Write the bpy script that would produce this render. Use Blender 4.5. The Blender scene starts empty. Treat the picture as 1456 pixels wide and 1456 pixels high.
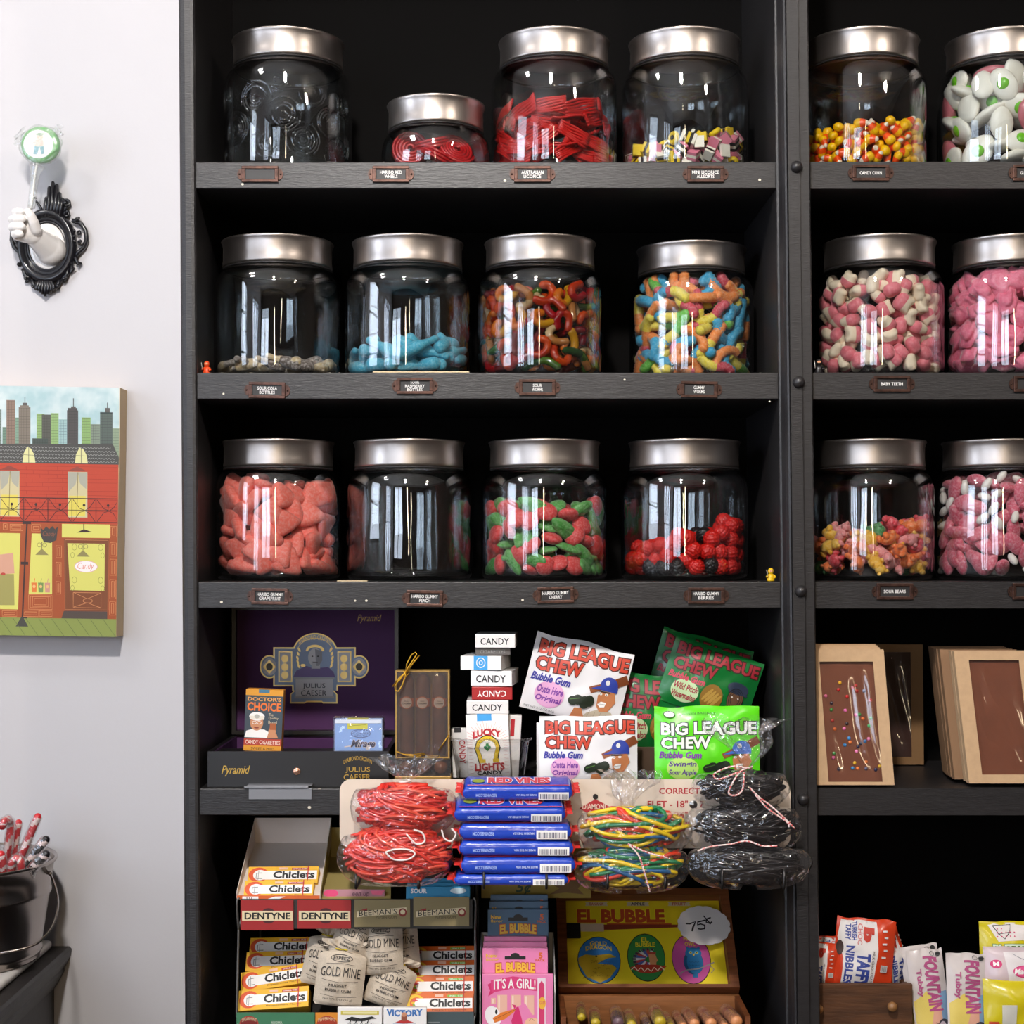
import bpy, bmesh, math, random
from mathutils import Vector, Matrix, Euler, noise
from mathutils.geometry import tessellate_polygon
PI = math.pi; R = math.radians
sc = bpy.context.scene; COL = sc.collection
D = 2.2; EYE = 1.45                       # camera distance from the shelf fronts, eye height

def W(px, py, y=0.0):
    "a point of the place, y metres behind the shelf fronts, from a photo measurement"
    s = (D + y) / D
    return Vector(((px-728)*1e-3*s, y, EYE + (790-py)*1e-3*s))

# ---------------------------------------------------------------- materials
MATS = {}
def lin(h):
    if not isinstance(h, str): return tuple(h) + (1,) if len(h) == 3 else h
    c = [int(h[i:i+2], 16)/255 for i in (0, 2, 4)]
    return tuple(x/12.92 if x <= .04045 else ((x+.055)/1.055)**2.4 for x in c) + (1,)
def newmat(name):
    m = bpy.data.materials.new(name); m.use_nodes = True
    nt = m.node_tree; nt.nodes.clear()
    out = nt.nodes.new('ShaderNodeOutputMaterial')
    return m, nt, out
def noise_node(nt, scale, detail=3, rough=.6, stretch=None):
    tc = nt.nodes.new('ShaderNodeTexCoord'); n = nt.nodes.new('ShaderNodeTexNoise')
    n.inputs['Scale'].default_value = scale; n.inputs['Detail'].default_value = detail; n.inputs['Roughness'].default_value = rough
    src = tc.outputs['Object']
    if stretch:
        mp = nt.nodes.new('ShaderNodeMapping'); mp.inputs['Scale'].default_value = stretch
        nt.links.new(src, mp.inputs['Vector']); src = mp.outputs[0]
    nt.links.new(src, n.inputs['Vector'])
    return n
def M(name, h='808080', rough=.5, metal=0, bump=0, bs=200, var=0, vs=30, spec=.5, coat=0, vcol=None, stretch=None, emit=0, lo=.4, hi=.62, sss=0):
    if name in MATS: return MATS[name]
    m, nt, out = newmat(name)
    b = nt.nodes.new('ShaderNodeBsdfPrincipled'); nt.links.new(b.outputs[0], out.inputs[0])
    b.inputs['Base Color'].default_value = lin(h); b.inputs['Roughness'].default_value = rough
    b.inputs['Metallic'].default_value = metal; b.inputs['Specular IOR Level'].default_value = spec
    b.inputs['Coat Weight'].default_value = coat; b.inputs['Coat Roughness'].default_value = .08
    if sss:
        b.inputs['Subsurface Weight'].default_value = sss; b.inputs['Subsurface Radius'].default_value = (.012, .006, .004); b.inputs['Subsurface Scale'].default_value = 1
    if var:
        n = noise_node(nt, vs, stretch=stretch); r = nt.nodes.new('ShaderNodeValToRGB'); c = lin(h)
        r.color_ramp.elements[0].position = lo; r.color_ramp.elements[1].position = hi
        r.color_ramp.elements[0].color = c
        r.color_ramp.elements[1].color = lin(vcol) if vcol else tuple(x*(1-var) for x in c[:3]) + (1,)
        nt.links.new(n.outputs[0], r.inputs[0]); nt.links.new(r.outputs[0], b.inputs['Base Color'])
    if bump:
        n = noise_node(nt, bs, stretch=stretch); bp = nt.nodes.new('ShaderNodeBump')
        bp.inputs['Strength'].default_value = bump; bp.inputs['Distance'].default_value = .002
        nt.links.new(n.outputs[0], bp.inputs['Height']); nt.links.new(bp.outputs[0], b.inputs['Normal'])
    if emit:
        b.inputs['Emission Color'].default_value = lin(h); b.inputs['Emission Strength'].default_value = emit
    MATS[name] = m; return m
def CLEAR(name, tint='ffffff', base=.04, power=4.0, rough=.02, bump=0, bs=20, gain=1.0, gcol='ffffff', stretch=None, haze=0, bd=.004):
    "thin clear glass or film: what lies behind shows through, the surface mirrors by angle"
    if name in MATS: return MATS[name]
    m, nt, out = newmat(name); N = nt.nodes.new; L = nt.links.new
    t = N('ShaderNodeBsdfTransparent'); t.inputs[0].default_value = lin(tint)
    g = N('ShaderNodeBsdfGlossy'); g.inputs['Roughness'].default_value = rough; g.inputs['Color'].default_value = lin(gcol)
    lw = N('ShaderNodeLayerWeight'); lw.inputs[0].default_value = .5
    p = N('ShaderNodeMath'); p.operation = 'POWER'; L(lw.outputs['Facing'], p.inputs[0]); p.inputs[1].default_value = power
    ma = N('ShaderNodeMath'); ma.operation = 'MULTIPLY_ADD'; L(p.outputs[0], ma.inputs[0]); ma.inputs[1].default_value = gain*(1-base); ma.inputs[2].default_value = base
    ma.use_clamp = True
    mx = N('ShaderNodeMixShader'); L(ma.outputs[0], mx.inputs[0]); L(t.outputs[0], mx.inputs[1]); L(g.outputs[0], mx.inputs[2])
    res = mx
    if haze:
        d = N('ShaderNodeBsdfDiffuse'); d.inputs[0].default_value = (.85, .85, .88, 1)
        m2 = N('ShaderNodeMixShader'); m2.inputs[0].default_value = haze
        L(mx.outputs[0], m2.inputs[1]); L(d.outputs[0], m2.inputs[2]); res = m2
    if bump:
        n = noise_node(nt, bs, stretch=stretch, detail=2); bp = N('ShaderNodeBump'); bp.inputs['Strength'].default_value = bump; bp.inputs['Distance'].default_value = bd
        L(n.outputs[0], bp.inputs['Height']); L(bp.outputs[0], g.inputs['Normal']); L(bp.outputs[0], lw.inputs['Normal'])
    L(res.outputs[0], out.inputs[0])
    MATS[name] = m; return m
def SUGAR(name, h, amt=.35, grain=900, bump=.5, white='fff4f0'):
    "sugared gummy: colour dusted with pale crystals"
    if name in MATS: return MATS[name]
    m = M(name, h, .5, 0, bump*.8, 380, .01, 330, .4, vcol=mixhex(h, white, min(.7, amt*1.7)), lo=.42, hi=.72)
    b = next(n for n in m.node_tree.nodes if n.type == 'BSDF_PRINCIPLED'); b.inputs['Sheen Weight'].default_value = .35; b.inputs['Sheen Roughness'].default_value = .4
    return m
def GEL(name, h, clear=.35):
    "translucent glossy gummy"
    if name in MATS: return MATS[name]
    m = M(name, h, .12, coat=.6); nt = m.node_tree; out = next(n for n in nt.nodes if n.type == 'OUTPUT_MATERIAL'); b = next(n for n in nt.nodes if n.type == 'BSDF_PRINCIPLED')
    t = nt.nodes.new('ShaderNodeBsdfTransparent'); t.inputs[0].default_value = lin(mixhex(h, 'ffffff', .25)); x = nt.nodes.new('ShaderNodeMixShader'); x.inputs[0].default_value = clear
    nt.links.new(b.outputs[0], x.inputs[1]); nt.links.new(t.outputs[0], x.inputs[2]); nt.links.new(x.outputs[0], out.inputs[0]); return m
def mixhex(a, b, t):
    return ''.join('%02x' % int(int(a[i:i+2], 16)*(1-t)+int(b[i:i+2], 16)*t) for i in (0, 2, 4))
def INK(h, rough=.5): return M('ink_'+h, h, rough)

# ---------------------------------------------------------------- mesh builder
class MB:
    def __init__(s): s.v = []; s.f = []; s.m = []; s.sm = []; s.mats = []
    def mi(s, m):
        if m not in s.mats: s.mats.append(m)
        return s.mats.index(m)
    def add(s, vs, fs, mat, smooth=False, T=None):
        b = len(s.v); i = s.mi(mat)
        if T is not None: vs = [T @ Vector(v) for v in vs]
        s.v += [tuple(v) for v in vs]
        for f in fs: s.f.append(tuple(b+k for k in f)); s.m.append(i); s.sm.append(smooth)
        return s
    def box(s, x0, y0, z0, x1, y1, z1, mat, T=None, bev=0, smooth=False):
        if bev:
            bm = bmesh.new(); bmesh.ops.create_cube(bm, size=1)
            for v in bm.verts: v.co = Vector(((v.co.x+.5)*(x1-x0)+x0, (v.co.y+.5)*(y1-y0)+y0, (v.co.z+.5)*(z1-z0)+z0))
            bmesh.ops.bevel(bm, geom=bm.edges[:], offset=bev, segments=2, profile=.5, affect='EDGES')
            return s.bm(bm, mat, smooth, T)
        v = [(x, y, z) for z in (z0, z1) for y in (y0, y1) for x in (x0, x1)]
        return s.add(v, [(0,2,3,1), (4,5,7,6), (0,1,5,4), (2,6,7,3), (0,4,6,2), (1,3,7,5)], mat, False, T)
    def bm(s, bm, mat, smooth=False, T=None):
        bm.verts.ensure_lookup_table(); bm.verts.index_update()
        s.add([v.co.copy() for v in bm.verts], [[v.index for v in f.verts] for f in bm.faces], mat, smooth, T); bm.free(); return s
    def lathe(s, prof, mat, n=32, T=None, smooth=True, caps=(False, False), sx=1, sy=1, segmats=None):
        v = []; f = []; k = len(prof)
        for r, z in prof:
            for i in range(n): a = 2*PI*i/n; v.append((r*math.cos(a)*sx, r*math.sin(a)*sy, z))
        if segmats:
            b = len(s.v); s.v += [tuple(T @ Vector(p)) if T is not None else p for p in v]
            for j in range(k-1):
                mi = s.mi(segmats[j])
                for i in range(n):
                    i2 = (i+1) % n; s.f.append((b+j*n+i, b+j*n+i2, b+(j+1)*n+i2, b+(j+1)*n+i)); s.m.append(mi); s.sm.append(smooth)
            return s
        for j in range(k-1):
            for i in range(n): i2 = (i+1) % n; f.append((j*n+i, j*n+i2, (j+1)*n+i2, (j+1)*n+i))
        if caps[0]: f.append(tuple(range(n-1, -1, -1)))
        if caps[1]: f.append(tuple((k-1)*n+i for i in range(n)))
        return s.add(v, f, mat, smooth, T)
    def tube(s, pts, r, mat, n=8, T=None, closed=False, smooth=True, matfn=None):
        pts = [Vector(p) for p in pts]; k = len(pts)
        rr = r if isinstance(r, (list, tuple)) else [r]*k
        v = []; f = []; up = None
        for i, p in enumerate(pts):
            a = pts[(i-1) % k] if (i or closed) else p; c = pts[(i+1) % k] if (i < k-1 or closed) else p
            t = (c-a).normalized() if (c-a).length > 1e-9 else Vector((0, 0, 1))
            if up is None: up = t.orthogonal().normalized()
            up = (up - t*up.dot(t)); up = up.normalized() if up.length > 1e-6 else t.orthogonal().normalized()
            w = t.cross(up)
            for j in range(n): q = 2*PI*j/n; v.append(p + (up*math.cos(q) + w*math.sin(q))*rr[i])
        segs = k if closed else k-1
        for i in range(segs):
            i2 = (i+1) % k
            for j in range(n): j2 = (j+1) % n; f.append((i*n+j, i*n+j2, i2*n+j2, i2*n+j))
        if not closed: f.append(tuple(range(n-1, -1, -1))); f.append(tuple((k-1)*n+j for j in range(n)))
        if matfn:
            b = len(s.v); s.v += [tuple(T @ q) if T is not None else tuple(q) for q in v]
            for q, ff in enumerate(f):
                i = min(q//n, segs-1) if q < segs*n else (0 if q == segs*n else segs-1)
                s.f.append(tuple(b+x for x in ff)); s.m.append(s.mi(matfn(i/max(1, segs-1)))); s.sm.append(smooth)
            return s
        return s.add(v, f, mat, smooth, T)
    def ball(s, c, r, mat, T=None, u=16, w=10, smooth=True, disp=None):
        rx, ry, rz = r if isinstance(r, (tuple, list)) else (r, r, r); v = []; f = []
        for j in range(w+1):
            t = PI*j/w
            for i in range(u):
                a = 2*PI*i/u; d = Vector((math.sin(t)*math.cos(a), math.sin(t)*math.sin(a), math.cos(t)))
                k = disp(d) if disp else 1
                v.append((c[0]+d.x*rx*k, c[1]+d.y*ry*k, c[2]+d.z*rz*k))
        for j in range(w):
            for i in range(u): i2 = (i+1) % u; f.append((j*u+i, (j+1)*u+i, (j+1)*u+i2, j*u+i2))
        return s.add(v, f, mat, smooth, T)
    def prism(s, poly, d0, d1, mat, T=None, smooth=False, front=None):
        "2-D outline (x, z) given thickness from y=d0 to y=d1"
        n = len(poly); v = [(p[0], d0, p[1]) for p in poly] + [(p[0], d1, p[1]) for p in poly]
        tri = tessellate_polygon([[Vector((p[0], p[1], 0)) for p in poly]])
        s.add(v, [tuple(t) for t in tri], front or mat, False, T)
        b = [tuple(x+n for x in t[::-1]) for t in tri] + [(i, (i+1) % n, n+(i+1) % n, n+i) for i in range(n)]
        return s.add(v, b, mat, smooth, T)
    def grid(s, fn, nu, nv, mat, smooth=True, T=None):
        v = [fn(i/nu, j/nv) for j in range(nv+1) for i in range(nu+1)]
        f = [(j*(nu+1)+i, j*(nu+1)+i+1, (j+1)*(nu+1)+i+1, (j+1)*(nu+1)+i) for j in range(nv) for i in range(nu)]
        return s.add(v, f, mat, smooth, T)
    def mesh(s, name):
        me = bpy.data.meshes.new(name); me.from_pydata(s.v, [], s.f)
        for m in s.mats: me.materials.append(m)
        me.polygons.foreach_set('material_index', s.m); me.polygons.foreach_set('use_smooth', s.sm); me.update()
        bm = bmesh.new(); bm.from_mesh(me)
        bmesh.ops.remove_doubles(bm, verts=bm.verts, dist=1e-6); bmesh.ops.recalc_face_normals(bm, faces=bm.faces) if getattr(s, 'fixn', True) else None
        bm.to_mesh(me); bm.free()
        return me
    def build(s, name, parent=None, label=None, cat=None, group=None, loc=None, rot=None, kind=None):
        return link(name, s.mesh(name), parent, label, cat, group, loc, rot, kind)
def link(name, data, parent=None, label=None, cat=None, group=None, loc=None, rot=None, kind=None):
    o = bpy.data.objects.new(name, data); COL.objects.link(o)
    if parent is not None: o.parent = parent
    if loc is not None: o.location = loc
    if rot is not None: o.rotation_euler = rot
    if label: o['label'] = label
    if cat: o['category'] = cat
    if group: o['group'] = group
    if kind: o['kind'] = kind
    return o
def thing(name, label, cat, loc=(0, 0, 0), rot=(0, 0, 0), group=None):
    o = link(name, None, None, label, cat, group, loc, rot); o.empty_display_size = .02; return o
def struct(name, mb): return mb.build(name, kind='structure')
def TR(loc=(0, 0, 0), rot=(0, 0, 0), sc_=None):
    m = Matrix.Translation(Vector(loc)) @ Euler(rot).to_matrix().to_4x4()
    if sc_: m = m @ Matrix.Diagonal(Vector(sc_).to_4d())
    return m

# ---------------------------------------------------------------- printed art
TXT = {}
def textmesh(s, bold=0, shear=0):
    k = (s, bold, shear)
    if k in TXT: return TXT[k]
    cu = bpy.data.curves.new('lettering', 'FONT'); cu.body = s; cu.size = 1; cu.resolution_u = 2; cu.offset = bold; cu.shear = shear; cu.fill_mode = 'FRONT'
    o = bpy.data.objects.new('lettering', cu); me = o.to_mesh()
    vs = [v.co.copy() for v in me.vertices]; fs = [tuple(p.vertices) for p in me.polygons]
    o.to_mesh_clear(); bpy.data.objects.remove(o); bpy.data.curves.remove(cu)
    x0 = min(v.x for v in vs); x1 = max(v.x for v in vs); y0 = min(v.y for v in vs); y1 = max(v.y for v in vs)
    vs = [((v.x-x0)/(x1-x0), (v.y-y0)/(y1-y0)) for v in vs]
    TXT[k] = (vs, fs, (x1-x0)/(y1-y0)); return TXT[k]
def smooth(pts, n=6):
    "Catmull-Rom curve through the points"
    P = [Vector(p) for p in pts]; P = [P[0]*2-P[1]]+P+[P[-1]*2-P[-2]]; o = []
    for i in range(1, len(P)-2):
        a, b, c, d = P[i-1:i+3]
        for k in range(n): t = k/n; o.append(.5*((2*b)+(c-a)*t+(2*a-5*b+4*c-d)*t*t+(3*b-a-3*c+d)*t**3))
    return o+[P[-2]]
class Art:
    "flat print in millimetres (u right, v up), laid on a surface given by fn(u, v, offset)"
    def __init__(s, step=.00012, tf=None): s.it = []; s.step = step; s.k = 1; s.tf = tf
    def _p(s, v, f, m):
        if s.tf: cx, cy, k = s.tf; v = [((p[0]-cx)*k, (cy-p[1])*k) for p in v]
        s.it.append((v, f, m, s.k)); s.k += 1
    def poly(s, p, m):
        f = [tuple(t) for t in tessellate_polygon([[Vector((a[0], a[1], 0)) for a in p]])]; s._p(p, f, m); return s
    def rect(s, x0, y0, x1, y1, m): s._p([(x0, y0), (x1, y0), (x1, y1), (x0, y1)], [(0, 1, 2, 3)], m); return s
    def ell(s, cx, cy, rx, ry, m, n=24, a0=0, a1=360, rot=0):
        c, q = math.cos(R(rot)), math.sin(R(rot)); p = []
        for i in range(n):
            a = R(a0+(a1-a0)*i/(n if a1-a0 == 360 else n-1)); x, y = rx*math.cos(a), ry*math.sin(a); p.append((cx+x*c-y*q, cy+x*q+y*c))
        return s.poly(p, m)
    def ring(s, cx, cy, rx, ry, w, m, n=28, a0=0, a1=360):
        return s.line([(cx+rx*math.cos(R(a0+(a1-a0)*i/n)), cy+ry*math.sin(R(a0+(a1-a0)*i/n))) for i in range(n+1)], w, m)
    def line(s, pts, w, m):
        v = []; f = []
        for i, p in enumerate(pts):
            a = pts[max(0, i-1)]; b = pts[min(len(pts)-1, i+1)]; dx, dy = b[0]-a[0], b[1]-a[1]; l = math.hypot(dx, dy) or 1
            v += [(p[0]-dy/l*w/2, p[1]+dx/l*w/2), (p[0]+dy/l*w/2, p[1]-dx/l*w/2)]
        f = [(2*i, 2*i+1, 2*i+3, 2*i+2) for i in range(len(pts)-1)]; s._p(v, f, m); return s
    def text(s, t, x0, y0, x1, y1, m, bold=0, shear=0, rot=0, arc=0, outline=None, ow=.03, slope=0):
        "fit the words into the box; rot 180 or 90 turns them; arc lifts the middle; slope lifts the right end"
        if outline:
            q = ow*abs(y1-y0)/.72
            s.text(t, x0-q, y0-q, x1+q, y1+q, outline, bold+ow, shear, rot, arc, slope=slope)
        if s.tf: y0, y1, arc_, slope_ = y1, y0, -arc, -slope
        else: arc_, slope_ = arc, slope
        vs, fs, _ = textmesh(t, bold, shear); o = []
        for u, v in vs:
            if rot == 180: u, v = 1-u, 1-v
            if rot == 90: u, v = 1-v, u
            if rot == 270: u, v = v, 1-u
            o.append((x0+u*(x1-x0), y0+v*(y1-y0)+arc_*(1-(2*u-1)**2)+slope_*u))
        s._p(o, fs, m); return s
    def put(s, mb, fn, sub=0):
        st_ = min(s.step, .0012/max(1, len(s.it)))
        for vs, fs, m, o in s.it:
            o = o*st_
            if sub:
                vs = [tuple(p) for p in vs]; st = []; out = []
                for f in fs: st += [(f[0], f[i], f[i+1]) for i in range(1, len(f)-1)]
                while st:
                    f = st.pop(); e = max(((math.dist(vs[f[i]], vs[f[(i+1) % 3]]), i) for i in range(3)))
                    if e[0] <= sub: out.append(f); continue
                    i = e[1]; a, b, c = f[i], f[(i+1) % 3], f[(i+2) % 3]; vs.append(((vs[a][0]+vs[b][0])/2, (vs[a][1]+vs[b][1])/2)); n = len(vs)-1
                    st += [(a, n, c), (n, b, c)]
                fs = out
            mb.add([fn(u, v, o) for u, v in vs], fs, m)
        return mb
def plane(o, ux, vy):
    o, ux, vy = Vector(o), Vector(ux).normalized(), Vector(vy).normalized(); n = ux.cross(vy)
    return lambda u, v, k: o + ux*(u*.001) + vy*(v*.001) + n*k
def frontface(x, y, z): return plane((x, y, z), (1, 0, 0), (0, 0, 1))
REG = dict(A=(260, 850, 4.548), B=(540, 860, 5.6), C=(720, 880, 3.64), E=(1130, 860, 4.466), G=(460, 1060, 4.044), H=(800, 1060, 3.832), I=(320, 1140, 3.832), J=(660, 1240, 3.467), K=(1130, 1256, 4.466), P=(0, 530, 3.638), Q=(0, 1130, 4.465), S=(0, 170, 5.393))
def zp(reg, zx, zy, y=0):
    "a point of the place from a measurement in one of the photo's close-ups"
    x0, y0, k = REG[reg]; return W(x0+zx/k, y0+zy/k, y)
def zk(reg, y=0): return (D+y)/D/REG[reg][2]          # millimetres per close-up pixel at depth y
def ZArt(reg, cx, cy, y=0, step=.00012): return Art(step, (cx, cy, zk(reg, y)))
WHT = INK('f2efec'); BLK = INK('151313'); GOLD = M('gold_print', 'c9a24a', .3, .6)
EXPO = 0.08
# ================================================================ room
wallm = M('white_plaster', 'c9c6c9', .6, bump=.12, bs=60)
greym = M('warm_grey_plaster', '5a4f47', .8, bump=.1, bs=30)
ceilm = M('ceiling_paint', 'd8d4ce', .8)
floorm = M('dark_floor_boards', '4a3526', .5, bump=.2, bs=12, var=.4, vs=6, stretch=(1, 12, 1))
darkwood = M('dark_varnished_wood', '3a2317', .4, var=.4, vs=8, stretch=(1, 1, 8))
XL, XR, YF, YB, ZC = -2.5, 3.4, -5.0, .33, 3.3
struct('floor', MB().box(XL-.2, YF-.2, -.1, XR+.2, YB+.1, 0, floorm))
struct('ceiling', MB().box(XL-.2, YF-.2, ZC, XR+.2, YB+.1, ZC+.1, ceilm))
struct('wall_back', MB().box(XL-.2, YB, 0, XR+.2, YB+.1, ZC, wallm))
WINS = [(-1.85, -.78, 1.35, 2.75), (-4.3, -2.9, .5, 2.75)]          # y0, y1, z0, z1 of the windows in the left wall
def wall_with_holes(name, x0, x1, holes, y0, y1, mat):
    mb = MB(); y = y0
    for a, b, z0, z1 in sorted(holes):
        mb.box(x0, y, 0, x1, a, ZC, mat); mb.box(x0, a, 0, x1, b, z0, mat); mb.box(x0, a, z1, x1, b, ZC, mat); y = b
    mb.box(x0, y, 0, x1, y1, ZC, mat); struct(name, mb)
wall_with_holes('wall_left', XL-.2, XL, WINS, YF-.2, YB, wallm)
WR = [(-3.05, -2.9, .6, 2.5)]
wall_with_holes('wall_right', XR, XR+.2, WR, YF-.2, YB, greym)
WF = [(-2.35, -1.0, .8, 2.65)]
mb = MB(); a_, b_, z0_, z1_ = WF[0]
mb.box(XL, YF-.2, 0, a_, YF, ZC, greym).box(b_, YF-.2, 0, XR, YF, ZC, greym).box(a_, YF-.2, 0, b_, YF, z0_, greym).box(a_, YF-.2, z1_, b_, YF, ZC, greym); struct('wall_front', mb)
pane = CLEAR('window_glass', 'f4f8ff', .05)
def window(n, x, a, b, z0, z1, bars, posts=0):
    fr = MB(); t = .045; xa, xb = x-.05, x+.05
    for q in ((a, z0, b, z0+t), (a, z1-t, b, z1), (a, z0+t, a+t, z1-t), (b-t, z0+t, b, z1-t)): fr.box(xa, q[0], q[1], xb, q[2], q[3], darkwood)
    for k in range(1, bars): zz = z0+(z1-z0)*k/bars; fr.box(xa+.01, a+t, zz-.012, xb-.01, b-t, zz+.012, darkwood)
    for k in range(1, posts): yy = a+(b-a)*k/posts; fr.box(xa+.01, yy-.03, z0+t, xb-.01, yy+.03, z1-t, darkwood)
    w = struct('window_%d' % n, fr)
    MB().box(x-.003, a+t, z0+t, x+.003, b-t, z1-t, pane).build('pane', w)
    l = bpy.data.lights.new('window_portal', 'AREA'); l.shape = 'RECTANGLE'; l.size = b-a; l.size_y = z1-z0; l.cycles.is_portal = True
    o = bpy.data.objects.new('window_portal', l); COL.objects.link(o); o.location = (x + (-.09 if x < 0 else .09), (a+b)/2, (z0+z1)/2); o.rotation_euler = (PI/2, 0, -PI/2 if x < 0 else PI/2)
for i, (a, b, z0, z1) in enumerate(WINS): window(i+1, XL-.1, a, b, z0, z1, 3 if i == 0 else 2, 1 if i == 0 else 3)
window(3, XR+.1, *WR[0], 2)
a_, b_, z0_, z1_ = WF[0]; fr = MB(); yw_ = YF-.1
for q in ((a_, z0_, b_, z0_+.045), (a_, z1_-.045, b_, z1_), (a_, z0_+.045, a_+.045, z1_-.045), (b_-.045, z0_+.045, b_, z1_-.045), ((a_+b_)/2-.03, z0_+.045, (a_+b_)/2+.03, z1_-.045)): fr.box(q[0], yw_-.05, q[1], q[2], yw_+.05, q[3], darkwood)
w_ = struct('window_4', fr); MB().box(a_+.045, yw_-.003, z0_+.045, b_-.045, yw_+.003, z1_-.045, pane).build('pane', w_)  # unseen window, added to send frontal light deep into the shelves
l = bpy.data.lights.new('window_portal', 'AREA'); l.shape = 'RECTANGLE'; l.size = b_-a_; l.size_y = z1_-z0_; l.cycles.is_portal = True
o = bpy.data.objects.new('window_portal', l); COL.objects.link(o); o.location = ((a_+b_)/2, yw_-.09, (z0_+z1_)/2); o.rotation_euler = (PI/2, 0, PI)
wl = bpy.data.worlds.new('street_daylight'); sc.world = wl; wl.use_nodes = True
bg = wl.node_tree.nodes['Background']; bg.inputs[0].default_value = (.90, .95, 1.0, 1); bg.inputs[1].default_value = SKY = 8.0
def lamp(name, kind, loc, target, power, col, **kw):
    l = bpy.data.lights.new(name, kind); l.energy = power; l.color = col
    for k, v in kw.items(): setattr(l, k, v)
    o = bpy.data.objects.new(name, l); COL.objects.link(o); o.location = loc
    o.rotation_euler = (Vector(target)-Vector(loc)).to_track_quat('-Z', 'Y').to_euler(); return o
# ceiling lights of the shop
lamp('ceiling_lamp_light', 'AREA', (-1.5, -1.0, 3.2), (-1.0, .3, 2.4), 9, (1, .98, .97), shape='DISK', size=.3)
lamp('ceiling_lamp_light', 'AREA', (-.3, -2.3, 3.22), (.1, 0, 1.9), 30, (1, .95, .90), shape='DISK', size=.18, spread=R(110))
lamp('ceiling_lamp_light', 'AREA', (1.9, -2.4, 3.22), (.9, 0, 1.6), 22, (1, .88, .76), shape='DISK', size=.16)
lamp('tube_lamp_light', 'AREA', (-.12, -4.9, 1.75), (-.12, 0, 1.75), 16, (1, .78, .5), shape='RECTANGLE', size=.07, size_y=1.7)

# ================================================================ bookcase
blackp = M('black_shelf_paint', '252324', .42, bump=.25, bs=90, var=.25, vs=40, stretch=(1, 6, 6))
blackin = M('black_back_shaded', '070606', .75, bump=.15, bs=60, spec=.06)  # same black as the shelves with the bays' shade put into the colour
chip = INK('cfc6b4')
ROOT_BC = thing('bookcase', 'tall black painted bookcase with two bays of shelves against the white wall', 'bookcase', (0, .15, 0))
OFF = -Vector((0, .15, 0))
def bc(mb, name, **k):
    return mb.build(name, ROOT_BC, loc=OFF, **k)
ZT = 2.46
def loft(sec_top, sec_bot, mat, mats=None):
    mb = MB(); n = len(sec_top)
    v = [(p[0], p[1], ZT) for p in sec_top] + [(p[0], p[1], 0) for p in sec_bot]
    mb.add(v, [(i, (i+1) % n, n+(i+1) % n, n+i) for i in range(n)] + [tuple(range(n))] + [tuple(range(2*n-1, n-1, -1))], mat)
    return mb
def xs(px): return (px-728)*1e-3
def lean(x, py_z, sl): return x + sl
def section(pts, x_at0, slope):
    # profile moved sideways with height: the old uprights lean a little
    pt, pb = 790-(ZT-EYE)*1000, 790+EYE*1000
    return [(xs(x_at0+slope*pt)+a*.001, b) for a, b in pts], [(xs(x_at0+slope*pb)+a*.001, b) for a, b in pts]
post = [(0, .30), (0, .006), (1.5, .001), (5, -.0035), (10, -.005), (18, -.005), (22, -.004), (24, 0), (24, .30)]
bc(loft(*section(post, 253, .0062), blackp), 'side_panel')
div = [(0, .30), (0, .002), (1, -.001), (3.5, -.002), (4.5, -.006), (6.5, -.014), (9.5, -.02), (12, -.0215), (13, -.0195), (14, -.0225), (30, -.0225), (31, -.019), (33, -.0185), (44, -.0185), (46, -.016), (46, .003), (34, .003), (34, .30)]
bc(loft(*section(div, 1100, .0116), blackp), 'divider')
bc(loft([(1.24, .3), (1.24, 0), (1.28, 0), (1.28, .3)], [(1.24, .3), (1.24, 0), (1.28, 0), (1.28, .3)], blackp), 'side_panel')
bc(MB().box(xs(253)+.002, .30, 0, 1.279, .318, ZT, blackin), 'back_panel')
bc(MB().box(xs(253)-.006, -.02, ZT, 1.29, .318, ZT+.03, blackp), 'top_board')
SHELF_Z = [1.45+(790-p)/1000 for p in (230.5, 530, 827, 1121)] + [.70]
LB = [(231, 38), (530.5, 39), (827, 37), (1121, 38)]
chips = {0: [(345, 262, 2), (718, 257, 2.2), (1080, 256, 2)], 1: [(318, 560, 1.5), (888, 540, 1.5), (1094, 571, 1.4)], 2: [(315, 856, 2), (505, 854, 1.6), (521, 854, 1.8), (743, 853, 1.8)], 3: [(440, 1148, 2.3)]}
for i in range(5):
    z = SHELF_Z[i]; th = .038
    yl = .004
    for bay in (0, 1):
        if bay == 0: x0, x1 = xs(276.5+.0062*(1640-z*1000+600)), xs(1101+.0116*(790-(z-EYE)*1000))
        else: x0, x1 = xs(1135+.0116*(790-(z-EYE)*1000)), 1.24
        mb = MB().box(x0, -.001 if bay == 0 else .0032, z-th, x1, .30, z, blackp, bev=.0015)
        if bay: mb.box(x0+.0122, -.001, z-th, x1, .0032, z, blackp)
        if bay == 0:
            a = Art()
            for px, py, r in chips.get(i, []): p = W(px, py); a.ell(p.x*1000, (p.z-z)*1000, r, r*.9, chip, 10)
            for k in range(10):
                random.seed(i*50+k); u = random.uniform(x0, x1)*1000; w = random.uniform(1, 5)
                a.rect(u, -.7, u+w, -.2, chip)
            a.put(mb, frontface(0, -.001, z))
        bc(mb, 'shelf')
bolt = M('black_iron', '2c2a2b', .35, .3)
for px, py in ((1128.5, 243), (1131.5, 546), (1134.5, 840), (1138, 1133)):
    p = W(px, py); mb = MB().lathe([(.0001, -.008), (.004, -.0075), (.0075, -.0045), (.0088, 0), (.0085, .001)], bolt, 20, T=TR((p.x, -.0225, p.z), (-PI/2, 0, 0)))
    bc(mb, 'bolt')

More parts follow.
